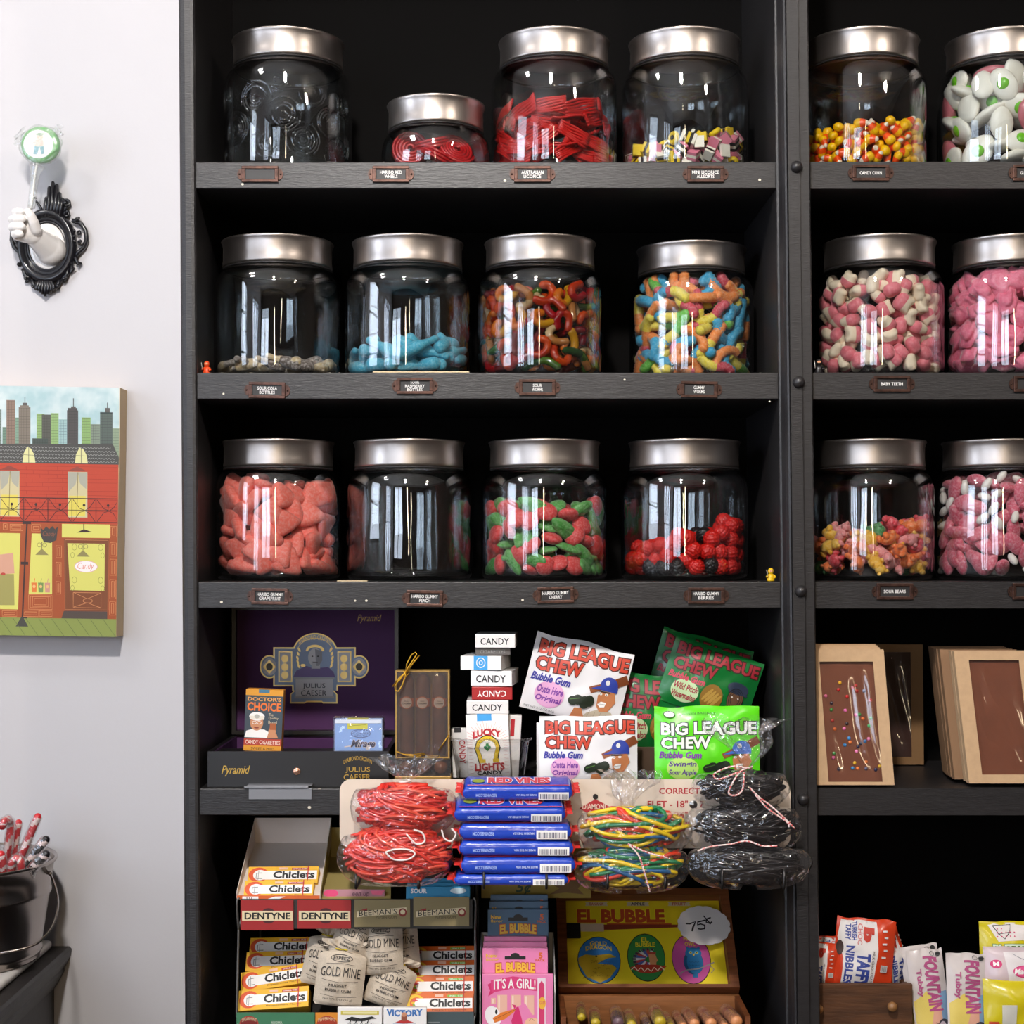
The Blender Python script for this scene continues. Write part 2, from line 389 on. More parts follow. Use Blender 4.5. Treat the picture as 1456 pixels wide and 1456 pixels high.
# ================================================================ card holders on the shelf edges
bronze = M('aged_bronze', '553c34', .38, .7, var=.5, vs=120)
cardm = M('black_card', '1e1c1d', .5)
def holder(px, py, lines, label, tilt=0, w=52, h=23, sizes=None, up=0):
    p = W(px, py, -.0016)
    t = thing('label_holder', label, 'label holder', p, (0, R(tilt), 0), 'bronze card holders on the shelf edges')
    fr = MB(); o = [(-w/2, -h/2), (w/2, -h/2), (w/2, h/2), (-w/2, h/2)]; b = 4.2
    for x0, z0, x1, z1 in ((-w/2, -h/2, w/2, -h/2+b), (-w/2, h/2-b, w/2, h/2), (-w/2, -h/2+b, -w/2+b+1, h/2-b), (w/2-b-1, -h/2+b, w/2, h/2-b)):
        fr.box(x0/1000, -.0032, z0/1000, x1/1000, 0, z1/1000, bronze, bev=.0006)
    for s in (-1, 1):
        ear = [(s*(w/2), -8)] + [(s*(w/2+6.5*math.sin(R(a))), -8*math.cos(R(a))) for a in range(15, 180, 15)] + [(s*(w/2), 8)]
        fr.prism([(a/1000, c/1000) for a, c in ear], -.0014, 0, bronze)
    fr.build('frame', t)
    for s in (-1, 1): MB().lathe([(.0001, -.001), (.0011, -.0006), (.0014, 0)], bronze, 10, T=TR((s*(w/2+3.2)/1000, -.0014, 0), (-PI/2, 0, 0))).build('screw', t)
    cb = MB().box(-w/2000+.003, -.0008, -h/2000+.003, w/2000-.003, -.0002, h/2000-.003, cardm)
    if lines:
        a = Art(); n = len(lines); lh = 4.6 if n < 3 else 4.0; mx = max(len(l) for l in lines)
        for i, l in enumerate(lines):
            ww = min(38, 3.1*len(l)); zc = ((n-1)/2-i)*(lh+1.3)+up
            a.text(l, -ww/2, zc-lh/2, ww/2, zc+lh/2, WHT, bold=.006)
        a.put(cb, frontface(0, -.0008, 0))
    cb.build('card', t)
HL = [(370, 248, [], 'empty bronze label holder on the edge of the top shelf', 0),
 (556, 248, ['HARIBO RED', 'WHEELS'], 'bronze label holder with a card reading red wheels', 0),
 (757, 248, ['AUSTRALIAN', 'LICORICE'], 'bronze label holder with a card reading Australian licorice', 0),
 (1003, 248, ['MINI LICORICE', 'ALLSORTS'], 'bronze label holder with a card reading mini licorice allsorts', 0),
 (1238, 246, ['CANDY CORN'], 'bronze label holder with a card reading candy corn', 0),
 (1466, 246, ['GUMMY EGGS'], 'bronze label holder cut by the frame beside the candy corn card', 0),
 (380, 555, ['SOUR COLA', 'BOTTLES'], 'bronze label holder with a card reading sour cola bottles', 1),
 (590, 549, ['SOUR', 'RASPBERRY', 'BOTTLES'], 'bronze label holder with a card reading sour raspberry bottles', 0),
 (764, 551, ['SOUR', 'WORMS'], 'bronze label holder with a card reading sour worms', 0),
 (994, 554, ['GUMMY', 'WORMS'], 'bronze label holder with a card reading gummy worms', 1),
 (1268, 546, ['BABY TEETH'], 'bronze label holder with a card reading baby teeth', 0),
 (1467, 546, ['PINK'], 'bronze label holder cut by the frame beside the baby teeth card', 0),
 (384, 848, ['HARIBO GUMMY', 'GRAPEFRUIT'], 'bronze label holder with a slipped card reading gummy grapefruit', 1),
 (604, 851, ['HARIBO GUMMY', 'PEACH'], 'bronze label holder with a card reading gummy peach', 1),
 (790, 846, ['HARIBO GUMMY', 'CHERRY'], 'bronze label holder with a card reading gummy cherry', -2),
 (1004, 847, ['HARIBO GUMMY', 'BERRIES'], 'bronze label holder with a card reading gummy berries', 0),
 (1272, 841, ['SOUR BEARS'], 'bronze label holder with a card reading sour bears', 0),
 (1465, 841, ['SOUR'], 'bronze label holder cut by the frame beside the sour bears card', 0)]
for px, py, l, lab, ti in HL: holder(px, py, l, lab, ti)

# ================================================================ jars
glass = CLEAR('jar_glass', 'f4f6f6', .075, 3.2, .015, bump=.12, bs=9, stretch=(1.6, 1.6, .5), bd=.012)
lidm = M('brushed_steel', 'b0a7a1', .34, 1, bump=.03, bs=300, stretch=(1, 1, 60))
linerm = M('lid_liner', 'bdb2b2', .7)
gaskm = M('dark_gasket', '1d1b1b', .5)
JAR = {}
def jar(row, cx, label, yc=.118, r=.0945, H=.206, lidr=.081, swirl=False, z=None):
    z = SHELF_Z[row] + .0006 if z is None else z
    x = xs(cx)*(D+yc)/D
    t = thing('candy_jar', label, 'jar', (x, yc, z), (0, 0, row*1.7+cx*.01), 'glass candy jars with steel lids')
    k = (r, H, lidr); lb = H-.040
    if k not in JAR:
        sh = [(r, lb-.032), (r*.985, lb-.022), (r*.95, lb-.013), (lidr+.001, lb-.004), (lidr-.003, lb-.001), (lidr-.003, lb+.018)]
        o = [(.0005, .001), (r*.86, 0), (r*.95, .002), (r*.985, .007), (r, .016)] + sh
        w = .0035; i = [(lidr-.003-w, lb+.018), (lidr-.003-w, lb-.002), (lidr+.001-w, lb-.006), (r*.95-w, lb-.016), (r*.985-w, lb-.025), (r-w, lb-.034), (r-w, .018), (r*.97-w, .010), (r*.85, .007), (.0005, .0065)]
        g = MB().lathe(o+i, glass, 72); g.fixn = False
        ld = MB().lathe([(lidr-.001, lb+.001), (lidr, lb), (lidr+.0005, lb+.004), (lidr-.0002, lb+.012), (lidr-.0002, lb+.030), (lidr+.0015, H-.004), (lidr+.0028, H-.0015), (lidr+.002, H), (lidr-.004, H-.0005), (lidr-.008, H-.003), (.0005, H-.003)], lidm, 72)
        li = MB().lathe([(.0005, lb+.0195), (lidr-.0025, lb+.0195), (lidr-.0015, lb+.022), (.0005, lb+.022)], linerm, 48)
        gk = MB().lathe([(lidr-.002, lb-.0022), (lidr+.0006, lb-.0018), (lidr+.0006, lb-.0002), (lidr-.002, lb+.0002)], gaskm, 64)
        JAR[k] = [('glass_body', g.mesh('jar_body')), ('lid', ld.mesh('jar_lid')), ('lid_liner', li.mesh('jar_liner')), ('gasket', gk.mesh('jar_gasket'))]
    for nm, me in JAR[k]:
        if swirl and nm == 'glass_body':
            s = MB(); random.seed(3)
            for u, zz, n in ((-1.95, .10, 6), (-1.5, .075, 6), (-2.35, .06, 6), (-1.05, .11, 5), (-1.2, .04, 6), (-.75, .07, 5), (-1.75, .035, 5), (-.4, .10, 5), (-.45, .04, 5), (-2.7, .11, 5), (-2.6, .03, 4), (-1.6, .125, 4)):
                for q in range(1, n+1):
                    a0 = random.uniform(0, 6.28); sp = random.uniform(1.6, 5.6); rr = q*.0042; pts = []
                    for w in range(15):
                        a = a0+sp*w/14; th = u+rr*math.cos(a)/r; pts.append(((r+.0002)*math.cos(th), (r+.0002)*math.sin(th), zz+rr*math.sin(a)))
                    s.tube(pts, .0011, glass, 6)
            o = bpy.data.meshes.new('jar_body'); bm = bmesh.new(); bm.from_mesh(me); bm.from_mesh(s.mesh('swirls')); bm.to_mesh(o); bm.free(); o.materials.append(glass)
            t.rotation_euler = (0, 0, 0); link(nm, o, t, label='clear glass embossed with concentric swirls')
        else: link(nm, me, t)
    return Vector((x, yc, z)), r-.0045
# ================================================================ candies
def pack(Rj, r, level, seed, nmax=600, K=14, floor=.007, xr=None):
    "drop balls of radius r one by one into a jar of inner radius Rj, each into the lowest of K random places, until level(x, y) is reached"
    rnd = random.Random(seed); P = []; cell = {}; fails = 0
    Rm = Rj-r*.92
    def rest(x, y):
        z = floor+r*.8; i, j = int(math.floor(x/(2*r))), int(math.floor(y/(2*r)))
        for a in (-1, 0, 1):
            for b in (-1, 0, 1):
                for q in cell.get((i+a, j+b), ()):
                    d2 = (x-q[0])**2+(y-q[1])**2
                    if d2 < 4*r*r: z = max(z, q[2]+math.sqrt(4*r*r-d2))
        return z
    while len(P) < nmax and fails < 60:
        best = None
        for _ in range(K):
            a = rnd.uniform(0, 2*PI); q = Rm if rnd.random() < .35 else Rm*math.sqrt(rnd.random())
            x, y = q*math.cos(a), q*math.sin(a); z = rest(x, y); m = level(x, y)-z
            if m > 0 and (best is None or z < best[2]): best = (x, y, z)
        if best is None: fails += 1; continue
        P.append(best); cell.setdefault((int(math.floor(best[0]/(2*r))), int(math.floor(best[1]/(2*r)))), []).append(best)
    keep = []
    for p in P:
        rad = math.hypot(p[0], p[1])
        top = level(p[0], p[1])-p[2] < 2.6*r
        shell = rad > Rj-3.1*r and p[1] < .30*Rj
        if shell or top and (p[1] < .5*Rj): keep.append(p)
    return keep
def fit(me, rot, s, p, Rj_=.0902, top=.163, sh=.132, sc0=0):
    "move a sweet so that it stays inside the glass, under the shoulder and above the bottom"
    q = Vector(p); vs = [rot @ (v.co*s) for v in me.vertices]
    for _ in range(3):
        ex = max((math.hypot(v.x+q.x, v.y+q.y), k) for k, v in enumerate(vs)); d = ex[0]-(Rj_-.0008)
        if d > 0: v = vs[ex[1]]; u = Vector((v.x+q.x, v.y+q.y, 0)).normalized(); q -= u*d
    lo = min(v.z for v in vs)+q.z
    if lo < .0072: q.z += .0072-lo
    hi = max(v.z for v in vs)+q.z
    if hi > top: q.z -= hi-top
    if max(v.z for v in vs)+q.z > sh+.003:
        for _ in range(2):
            for v in vs:
                zz = v.z+q.z; lim = Rj_-.0008 if zz < sh else Rj_-.0008-(zz-sh)*.55; rr = math.hypot(v.x+q.x, v.y+q.y)
                if rr > lim: q -= Vector((v.x+q.x, v.y+q.y, 0)).normalized()*(rr-lim)
    bad = max(math.hypot(v.x+q.x, v.y+q.y)-(Rj_-.0004 if v.z+q.z < sh+.002 else Rj_-.0004-(v.z+q.z-sh-.002)*.5) for v in vs)
    if bad > 0 and sc0 < 3: return fit(me, rot, s*.90, p, Rj_, top, sh, sc0+1)
    return q, s
def place(name, meshes, where, base, label, cat, group, seed, mode='any', Rj=.09, tilt=.5, labels=None, scale=(.92, 1.08)):
    "one object per sweet; mode: any = tumbled, flat = broad side towards the glass, lie = long axis across, up = piled flat"
    rnd = random.Random(seed); first = {}; Rj_ = .0902
    for p in where:
        i = rnd.randrange(len(meshes)) if not isinstance(meshes, dict) else rnd.choice(list(meshes))
        me = meshes[i]; rad = math.hypot(p[0], p[1]); az = math.atan2(p[1], p[0])
        if mode == 'any': rot = Euler((rnd.uniform(0, 6.28), rnd.uniform(0, 6.28), rnd.uniform(0, 6.28))).to_matrix()
        else:
            # local z = broad-side normal, local x = long axis
            n = Vector((math.cos(az), math.sin(az), 0)); w = min(1, (rad/Rj)**2*1.15)
            if mode == 'up' : n = Vector((0, 0, 1))
            elif rnd.random() > w: n = Vector((0, 0, 1))
            n = (n+Vector((rnd.uniform(-tilt, tilt), rnd.uniform(-tilt, tilt), rnd.uniform(-tilt, tilt)))).normalized()
            t = n.orthogonal().normalized(); t.rotate(Matrix.Rotation(rnd.uniform(0, 6.28), 3, n))
            if mode == 'lie': t = (Vector((-math.sin(az), math.cos(az), 0))+Vector((0, 0, rnd.uniform(-.7, .7)))).normalized(); t = (t-n*n.dot(t)).normalized()
            rot = Matrix((t, n.cross(t), n)).transposed()
        lb = labels[i] if labels else label
        key = (lb)
        if i not in first:
            o = link(name if not labels else name, me); first[i] = o
        else:
            o = first[i].copy(); COL.objects.link(o)
        o['label'] = lb; o['category'] = cat; o['group'] = group if not labels else group+': '+lb.split(' in ')[0]
        s = rnd.uniform(*scale)
        q, s = fit(me, rot, s, p)
        o.matrix_world = Matrix.Translation(base+q) @ rot.to_4x4() @ Matrix.Diagonal((s, s, s, 1))
# ---- sweet shapes (metres)
def candycorn():
    y, o, w = M('corn_yellow', 'ffc200', .35), M('corn_orange', 'fa5208', .35), M('corn_white', 'f5e3cf', .35)
    pr = [(.0003, -.0088), (.0042, -.0082), (.0063, -.0058), (.0066, -.003), (.0061, 0), (.0052, .0035), (.004, .0065), (.0027, .0085), (.0012, .0098), (.0003, .0101)]
    return MB().lathe(pr, y, 14, segmats=[y, y, y, y, o, o, w, w, w], sy=.82).mesh('candy_corn')
def allsort(kind):
    wh, bk, yl, pk, br = M('fondant_white', 'efe6d6', .5), M('licorice_black', '1c1718', .4), M('fondant_yellow', 'e8c512', .5), M('fondant_pink', 'dd7f95', .5), M('fondant_brown', '7a4a3a', .5)
    mb = MB(); s = .0072
    if kind == 'ring':
        pts = [(.0052*math.cos(a*PI/8), .0052*math.sin(a*PI/8), 0) for a in range(16)]
        mb.tube(pts, .0034, yl, 10, closed=True); mb.lathe([(.0003, -.003), (.003, -.003), (.003, .003), (.0003, .003)], bk, 12)
        return mb.mesh('allsort_ring')
    if kind == 'cube': mb.box(-s, -s, -s, s, s, s, wh, bev=.0012); return mb.mesh('allsort_cube')
    lay = {'pink': (pk, wh, pk), 'yellow': (wh, bk, yl, bk, wh), 'black': (wh, bk, wh), 'pb': (pk, bk, wh, bk, pk), 'yb': (yl, bk, yl)}[kind]
    h = .0036; z = -h*len(lay)/2
    for i, m in enumerate(lay): mb.box(-s, -s*.85, z, s, s*.85, z+h, m); z += h
    return mb.mesh('allsort_'+kind)
def egg(var):
    w = M('gummy_white', 'ece6da', .38, sss=0); g = M('gummy_green', '6fbf20', .3); pk = M('gummy_rose', 'c76e78', .3); rd = M('gummy_cherry_red', 'b81828', .25)
    def sh(d): return 1+.22*d.x - .1*abs(d.y)*max(0, -d.x)
    mb = MB()
    if var == 2: mb.ball((0, 0, 0), (.026, .017, .009), pk, disp=sh); return mb.mesh('gummy_egg_rose')
    mb.ball((0, 0, 0), (.025, .0165, .0075), w, disp=sh, u=22)
    if var == 0: mb.ball((.006, 0, .0055), (.0085, .0085, .0042), g)
    return mb.mesh('gummy_egg')
def redstick(v):
    rd = M('red_licorice', ['c21d1a', 'b31518', 'cf2a20'][v], .28, bump=.2, bs=60, coat=.3)
    mb = MB(); L = [.064, .058, .05][v]; n = 6; w = .020
    for k in range(n):
        y = (k-(n-1)/2)*w/n*1.05
        pts = [(-L/2+L*i/6, y+.0012*math.sin(k+i), .0025*math.sin(i*.8+v*2)) for i in range(7)]
        mb.tube(pts, w/n*.62, rd, 7)
    return mb.mesh('red_licorice_stick')
def wheel():
    rd = M('wheel_red', 'b5141a', .3, coat=.3); mb = MB()
    pts = []
    for i in range(86):
        a = i*.36; r = .004+.00078*i*.36*1.0; pts.append((r*math.cos(a), r*math.sin(a), 0))
    for dz in (-.0045, 0, .0045): mb.tube([(x, y, dz) for x, y, _ in pts], .0025, rd, 6)
    return mb.mesh('licorice_wheel')
def bottle(cols, L=.044, r=.0075, bend=.25):
    pr = [(0, .3), (.03, .8), (.08, 1), (.25, 1), (.42, .97), (.52, .82), (.62, .6), (.72, .5), (.86, .5), (.93, .55), (.98, .45), (1, .2)]
    pts = [(L*(t-.5), L*bend*((t-.5)**2*2-.2), 0) for t, _ in pr]
    mb = MB(); mb.tube(pts, [r*q for _, q in pr], cols[0], 12, matfn=lambda t: cols[0] if t < .55 else cols[1])
    return mb
def worm(c1, c2, L, r, seed, ridge=.12, curl=1.0):
    rnd = random.Random(seed); n = 34; a = rnd.uniform(0, 6.28); p = Vector((0, 0, 0)); pts = []; k1, k2 = rnd.uniform(-curl, curl), rnd.uniform(-curl, curl); ph = rnd.uniform(0, 6)
    for i in range(n):
        t = i/(n-1); pts.append(p.copy()); a += (k1*1.6+k2*2.2*math.sin(t*6+ph))*3.2/n; p = p+Vector((math.cos(a), math.sin(a), .12*math.sin(t*5+ph)))*(L/n)
    c = sum(pts, Vector())/n; pts = [q-c for q in pts]
    rr = [r*min(1, .45+min(i, n-1-i)*.32)*(1+ridge*(1 if i % 2 else -1)) for i in range(n)]
    return MB().tube(pts, rr, c1, 9, matfn=lambda t: c1 if t < .5 else c2)
def tooth(v):
    p = SUGAR('tooth_pink', 'e2707c', .15, 300, .1); w = M('tooth_cream', 'f2dcc2', .5)
    mb = MB(); n = 18; prof = [(-.0095, .30), (-.009, .62), (-.007, .86), (-.003, 1), (.001, .98), (.004, .9), (.007, .88), (.0095, .8), (.0105, .45)]
    v0 = []; f = []
    for z, s in prof:
        for i in range(n):
            a = 2*PI*i/n; c, q = math.cos(a), math.sin(a)
            x = .0105*s*math.copysign(abs(c)**.7, c); y = .0078*s*math.copysign(abs(q)**.7, q)
            zz = z + (.0035*abs(c)**2 - .002 if z > .004 else 0)
            if z > .004: x *= 1+.12*abs(c)
            v0.append((x, y, zz))
    k = len(prof)
    for j in range(k-1):
        for i in range(n): f.append((j*n+i, j*n+(i+1) % n, (j+1)*n+(i+1) % n, (j+1)*n+i))
    split = 4*n
    mb.add(v0, f[:split]+[tuple(range(n-1, -1, -1))], p, True); mb.add(v0, f[split:]+[tuple((k-1)*n+i for i in range(n))], w, True)
    return mb.mesh('tooth_gummy')
def blob(name, mat, r, seed, amt=.25, u=18, w=12, fr=1.3):
    o = Vector((seed*7.3, seed*3.1, 1))
    return MB().ball((0, 0, 0), r, mat, u=u, w=w, disp=lambda d: 1+amt*noise.noise(d*fr+o)*2).mesh(name)
def wedge(mat):
    # rounded sector
    th = .0075; mb = MB(); out = [(-.021, -.012), (-.017, -.0165), (0, -.0185), (.017, -.0165), (.021, -.012), (.014, .004), (.005, .0175), (0, .0195), (-.005, .0175), (-.014, .004)]
    n = len(out); v = []; f = []
    for z, s in ((-th, .55), (-th*.8, .82), (-th*.3, .98), (th*.3, 1), (th*.8, .85), (th, .6)):
        for x, y in out: v.append((x*s, y*s, z))
    for j in range(5):
        for i in range(n): f.append((j*n+i, j*n+(i+1) % n, (j+1)*n+(i+1) % n, (j+1)*n+i))
    f += [tuple(range(n-1, -1, -1)), tuple(5*n+i for i in range(n))]
    return mb.add(v, f, mat, True).mesh('grapefruit_wedge')
def leaf(mat):
    def fn(u, v):
        a = 2*PI*u; x = .0185*math.cos(a); y = .0088*math.sin(a)*(1-.25*math.cos(a)); t = v*PI
        s = math.sin(t); return (x*s, y*s, .0048*math.cos(t)*(1+.12*math.sin(x*900)))
    return MB().grid(fn, 20, 8, mat).mesh('gummy_leaf')
def berry(mat):
    fib = []
    for i in range(70):
        z = 1-2*(i+.5)/70; a = i*2.39996; q = math.sqrt(1-z*z); fib.append(Vector((q*math.cos(a), q*math.sin(a), z)))
    def dp(d):
        m = max(d.dot(f) for f in fib); return .86+.17*max(0, (m-.968)/.032)**.5
    return MB().ball((0, 0, 0), (.0112, .0112, .0108), mat, u=60, w=38, disp=dp).mesh('gummy_berry')
def bear(mat):
    mb = MB()
    for c, r in (((0, 0, 0), (.0088, .0068, .0105)), ((0, .0005, .0125), (.0072, .0064, .0066)), ((-.0052, .0005, .0178), (.0026, .0022, .0026)), ((.0052, .0005, .0178), (.0026, .0022, .0026)), ((0, .0055, .0115), (.003, .0025, .0025)),
                 ((-.0068, .0035, .0035), (.003, .0042, .003)), ((.0068, .0035, .0035), (.003, .0042, .003)), ((-.0052, .0045, -.0082), (.0036, .005, .0036)), ((.0052, .0045, -.0082), (.0036, .005, .0036))):
        mb.ball(c, r, mat, u=12, w=8)
    return mb.mesh('gummy_bear')

flat_level = lambda h, a=0, b=0, n=.006, s=0: (lambda x, y: h+a*x+b*y+n*noise.noise(Vector((x*40, y*40, s))))
SW = 'swept'
# ---------------- top shelf
jar(0, 410, 'empty clear jar embossed with swirls, at the left end of the top shelf', swirl=True)
b, rj = jar(0, 620, 'short jar of red licorice wheels on the top shelf', r=.081, H=.108, lidr=.0705, yc=.105)
wm = wheel()
for k, (x, y, z, rx, ry) in enumerate(((-.036, -.018, .040, 1.35, .25), (.004, -.030, .026, .45, .2), (.038, .012, .040, 1.1, -.7), (-.002, .01, .014, .03, .03), (.026, .034, .034, .9, .3), (-.030, .024, .036, 1.2, .5), (-.002, -.024, .048, .3, -.12), (.030, -.030, .030, 1.0, -.3))):
    o = link('licorice_coil', wm, None, 'coiled red licorice wheel inside the short jar on the top shelf', 'candy', 'red licorice wheels in the short jar'); o.rotation_euler = (rx, ry, k); q_, s_ = fit(wm, Euler((rx, ry, k)).to_matrix(), 1, (x, y, z), .0764, .073, .046); o.location = b+q_; o.scale = (s_, s_, s_)
b, rj = jar(0, 788, 'jar of red licorice sticks on the top shelf, beside the short jar')
place('licorice_stick', [redstick(0), redstick(1), redstick(2)], pack(rj, .0128, flat_level(.098, 0, 0, .012, 3), 5), b, 'ridged red licorice stick inside the tall jar beside the short jar', 'candy', 'red licorice sticks in the tall jar', 5, 'lie', tilt=.35)
b, rj = jar(0, 973, 'jar with a low heap of black, yellow and pink licorice allsorts, on the top shelf')
place('licorice_allsort', {k: allsort(k) for k in ('cube', 'pink', 'yellow', 'black', 'pb', 'yb', 'ring')}, pack(rj, .0088, flat_level(.050, .2, 0, .012, 1), 8), b, '', 'candy', 'licorice allsorts', 8, 'any', scale=(1.08, 1.25), labels={
    'cube': 'plain white cube allsort in the top shelf jar', 'pink': 'pink and white layered allsort in the top shelf jar', 'yellow': 'white, black and yellow five-layer allsort in the top shelf jar', 'black': 'white and black three-layer allsort in the top shelf jar',
    'pb': 'pink, black and white five-layer allsort in the top shelf jar', 'yb': 'yellow and black three-layer allsort in the top shelf jar', 'ring': 'yellow round allsort with a black core in the top shelf jar'})
b, rj = jar(0, 1226, 'jar nearly half full of candy corn, on the top shelf right of the divider')
place('candy_corn', [candycorn()], pack(rj, .0076, flat_level(.071, .10, 0, .006, 2), 3), b, 'yellow, orange and white candy corn piece in the jar right of the divider', 'candy', 'candy corn in the jar', 3, 'any', scale=(1.08, 1.25))
b, rj = jar(0, 1425, 'jar full of white egg-shaped gummies with green spots, cut by the photo edge')
EG = [egg(0), egg(1), egg(2)]
place('egg_gummy', {0: EG[0], 1: EG[1], 2: EG[2], 3: EG[1], 4: EG[0], 5: EG[1], 6: EG[0]}, pack(rj, .0150, flat_level(.155, 0, 0, .006, 4), 17), b, '', 'candy', 'egg-shaped gummies', 17, 'flat', Rj=rj, tilt=.45, labels={
    0: 'white gummy egg with a green spot in the top shelf jar', 1: 'plain white gummy egg in the top shelf jar', 2: 'rose-coloured gummy egg in the top shelf jar', 3: 'plain white gummy egg in the top shelf jar', 4: 'white gummy egg with a green spot in the top shelf jar', 5: 'plain white gummy egg in the top shelf jar', 6: 'white gummy egg with a green spot in the top shelf jar'}, scale=(1.0, 1.2))
# ---------------- second shelf
b, rj = jar(1, 395, 'nearly empty jar holding a few brown and cream cola bottle gummies')
cola = bottle((SUGAR('cola_brown', '5e5048', .45), SUGAR('cola_cream', 'c9b088', .3))).mesh('cola_bottle'); cola2 = bottle((SUGAR('cola_cream2', 'c8ad80', .3), SUGAR('cola_grey', '8d8078', .4)), bend=.35).mesh('cola_bottle')
place('cola_bottle_gummy', [cola, cola2], pack(rj, .0100, flat_level(.020, .05, 0, .012, 9), 21), b, 'sugared brown and cream cola bottle gummy in the nearly empty jar', 'candy', 'sour cola bottles in the jar', 21, 'up', tilt=.3, scale=(1.1, 1.25))
b, rj = jar(1, 580, 'jar a quarter full of blue raspberry bottles, on the second shelf')
bl = [bottle((SUGAR('raspberry_blue', '3fa6c4', .22), SUGAR('raspberry_blue', '3fa6c4', .22)), L=.056, r=.0098, bend=q).mesh('raspberry_bottle') for q in (.2, .45)]
place('raspberry_bottle_gummy', bl, pack(rj, .0125, flat_level(.045, .04, 0, .014, 6), 22), b, 'sugared blue bottle gummy in the quarter-full jar on the second shelf', 'candy', 'blue raspberry bottles in the jar', 22, 'up', tilt=.45)
b, rj = jar(1, 768, 'jar of glossy gummy worms, between the blue bottles and the sugared worms')
def GW(n, h): return GEL('worm_'+n, h, .30)
gl = {'red': ('9a0c14', '6a080e'), 'orange': ('c84408', 'b83008'), 'yellow': ('c88c10', 'd06a10'), 'green': ('1c4416', '4a6a18'), 'clear': ('c8a87c', 'b07038')}
gm = {k: worm(GW(k+'a', a), GW(k+'b', c), .066, .0060, i*3+1, curl=1.4, ridge=.07).mesh('gummy_worm') for i, (k, (a, c)) in enumerate(gl.items())}
gm['red2'] = worm(GW('reda', '9a0c14'), GW('orangeb', 'b83008'), .064, .0060, 77, curl=1.5, ridge=.07).mesh('gummy_worm')
gm['orange2'] = worm(GW('orangea', 'c84408'), GW('yellowb', 'd06a10'), .064, .0058, 42, curl=1.2, ridge=.07).mesh('gummy_worm')
place('glossy_worm', gm, pack(rj, .0118, flat_level(.128, 0, 0, .012, 7), 31), b, '', 'candy', 'glossy gummy worms', 31, 'flat', Rj=rj, tilt=.4, labels={
    k: v+' worm in the jar between blue bottles and sugared worms' for k, v in dict(red='glossy dark red gummy', orange='glossy orange gummy', yellow='glossy yellow gummy', green='glossy green gummy', clear='glossy amber gummy', red2='glossy red and orange gummy', orange2='glossy orange and yellow gummy').items()})
b, rj = jar(1, 983, 'jar full of sugared multicoloured gummy worms, on the second shelf by the divider', yc=.165)
SC = dict(blue='2f9cc8', orange='f08436', pink='e05068', yellow='e8cf40', green='5fb53a', red='c83848')
pairs = (('blue', 'pink'), ('orange', 'blue'), ('yellow', 'orange'), ('green', 'yellow'), ('pink', 'orange'), ('red', 'yellow'), ('blue', 'blue'), ('orange', 'orange'))
sm = {p: worm(SUGAR('sworm_'+p[0], SC[p[0]], .22), SUGAR('sworm_'+p[1], SC[p[1]], .22), .056, .0068, i*5+2, ridge=.10, curl=.75).mesh('sugared_worm') for i, p in enumerate(pairs)}
place('sugared_worm', sm, pack(rj, .0118, flat_level(.150, 0, 0, .006, 8), 33), b, '', 'candy', 'sugared gummy worms', 33, 'flat', Rj=rj, tilt=.3, scale=(1.05, 1.2), labels={
    p: ('sugared %s and %s worm in the full jar by the divider' % p if p[0] != p[1] else 'sugared plain %s worm in the full jar by the divider' % p[0]) for p in pairs})
b, rj = jar(1, 1250, 'jar full of pink and cream tooth-shaped gummies, right of the divider')
place('tooth_gummy', [tooth(0)], pack(rj, .0108, flat_level(.146, 0, 0, .008, 2), 41, nmax=700), b, 'pink and cream tooth-shaped gummy in the jar right of the divider', 'candy', 'tooth gummies in the jar', 41, 'any', scale=(1.1, 1.28))
b, rj = jar(1, 1435, 'jar full of fat plain pink gummies, on the second shelf at the photo edge')
pinkm = SUGAR('fat_pink', 'ea6f8c', .15, 300, .1)
place('pink_gummy', [blob('pink_gummy', pinkm, (.021, .0155, .0095), s, .3) for s in (1, 2, 5)], pack(rj, .0138, flat_level(.152, 0, 0, .006, 3), 43), b, 'fat plain pink gummy in the full jar at the photo edge', 'candy', 'fat pink gummies in the jar', 43, 'flat', Rj=rj, tilt=.6, scale=(1.0, 1.15))
# ---------------- third shelf
b, rj = jar(2, 396, 'jar nearly full of pink grapefruit wedges, at the left end of the third shelf', r=.0935)
place('grapefruit_wedge', [wedge(SUGAR('grapefruit', 'fa7060', .22, 500, .3))], pack(rj, .0132, flat_level(.136, -.06, 0, .008, 1), 51), b, 'sugared pink grapefruit wedge in the jar at the left end', 'candy', 'grapefruit wedges in the jar', 51, 'flat', Rj=rj, tilt=.6, scale=(1.0, 1.15))
jar(2, 582, 'empty clear jar on the third shelf between the grapefruit and cherry jars')
b, rj = jar(2, 774, 'jar of sugared red cherry and green leaf gummies, on the third shelf')
ch = SUGAR('cherry_red', 'dc3c3c', .22, 600, .3); lf = SUGAR('leaf_green', '4f9a42', .22, 600, .3)
place('cherry_gummy', {0: MB().ball((0, 0, 0), (.0135, .0125, .0068), ch).mesh('cherry_gummy'), 1: leaf(lf), 2: leaf(lf)}, pack(rj, .0110, flat_level(.112, 0, 0, .008, 5), 52, nmax=700), b, '', 'candy', 'cherry gummies', 52, 'flat', Rj=rj, tilt=.7, labels={0: 'sugared red round cherry gummy in the third shelf jar', 1: 'sugared green leaf gummy in the third shelf jar', 2: 'sugared green leaf gummy in the third shelf jar'}, scale=(1.12, 1.32))
b, rj = jar(2, 973, 'jar with a sloping heap of red and black gummy berries')
bm_ = M('berry_red', 'd21a12', .35); bk_ = M('berry_black', '1a1618', .35); rbm = berry(bm_); bbm = berry(bk_)
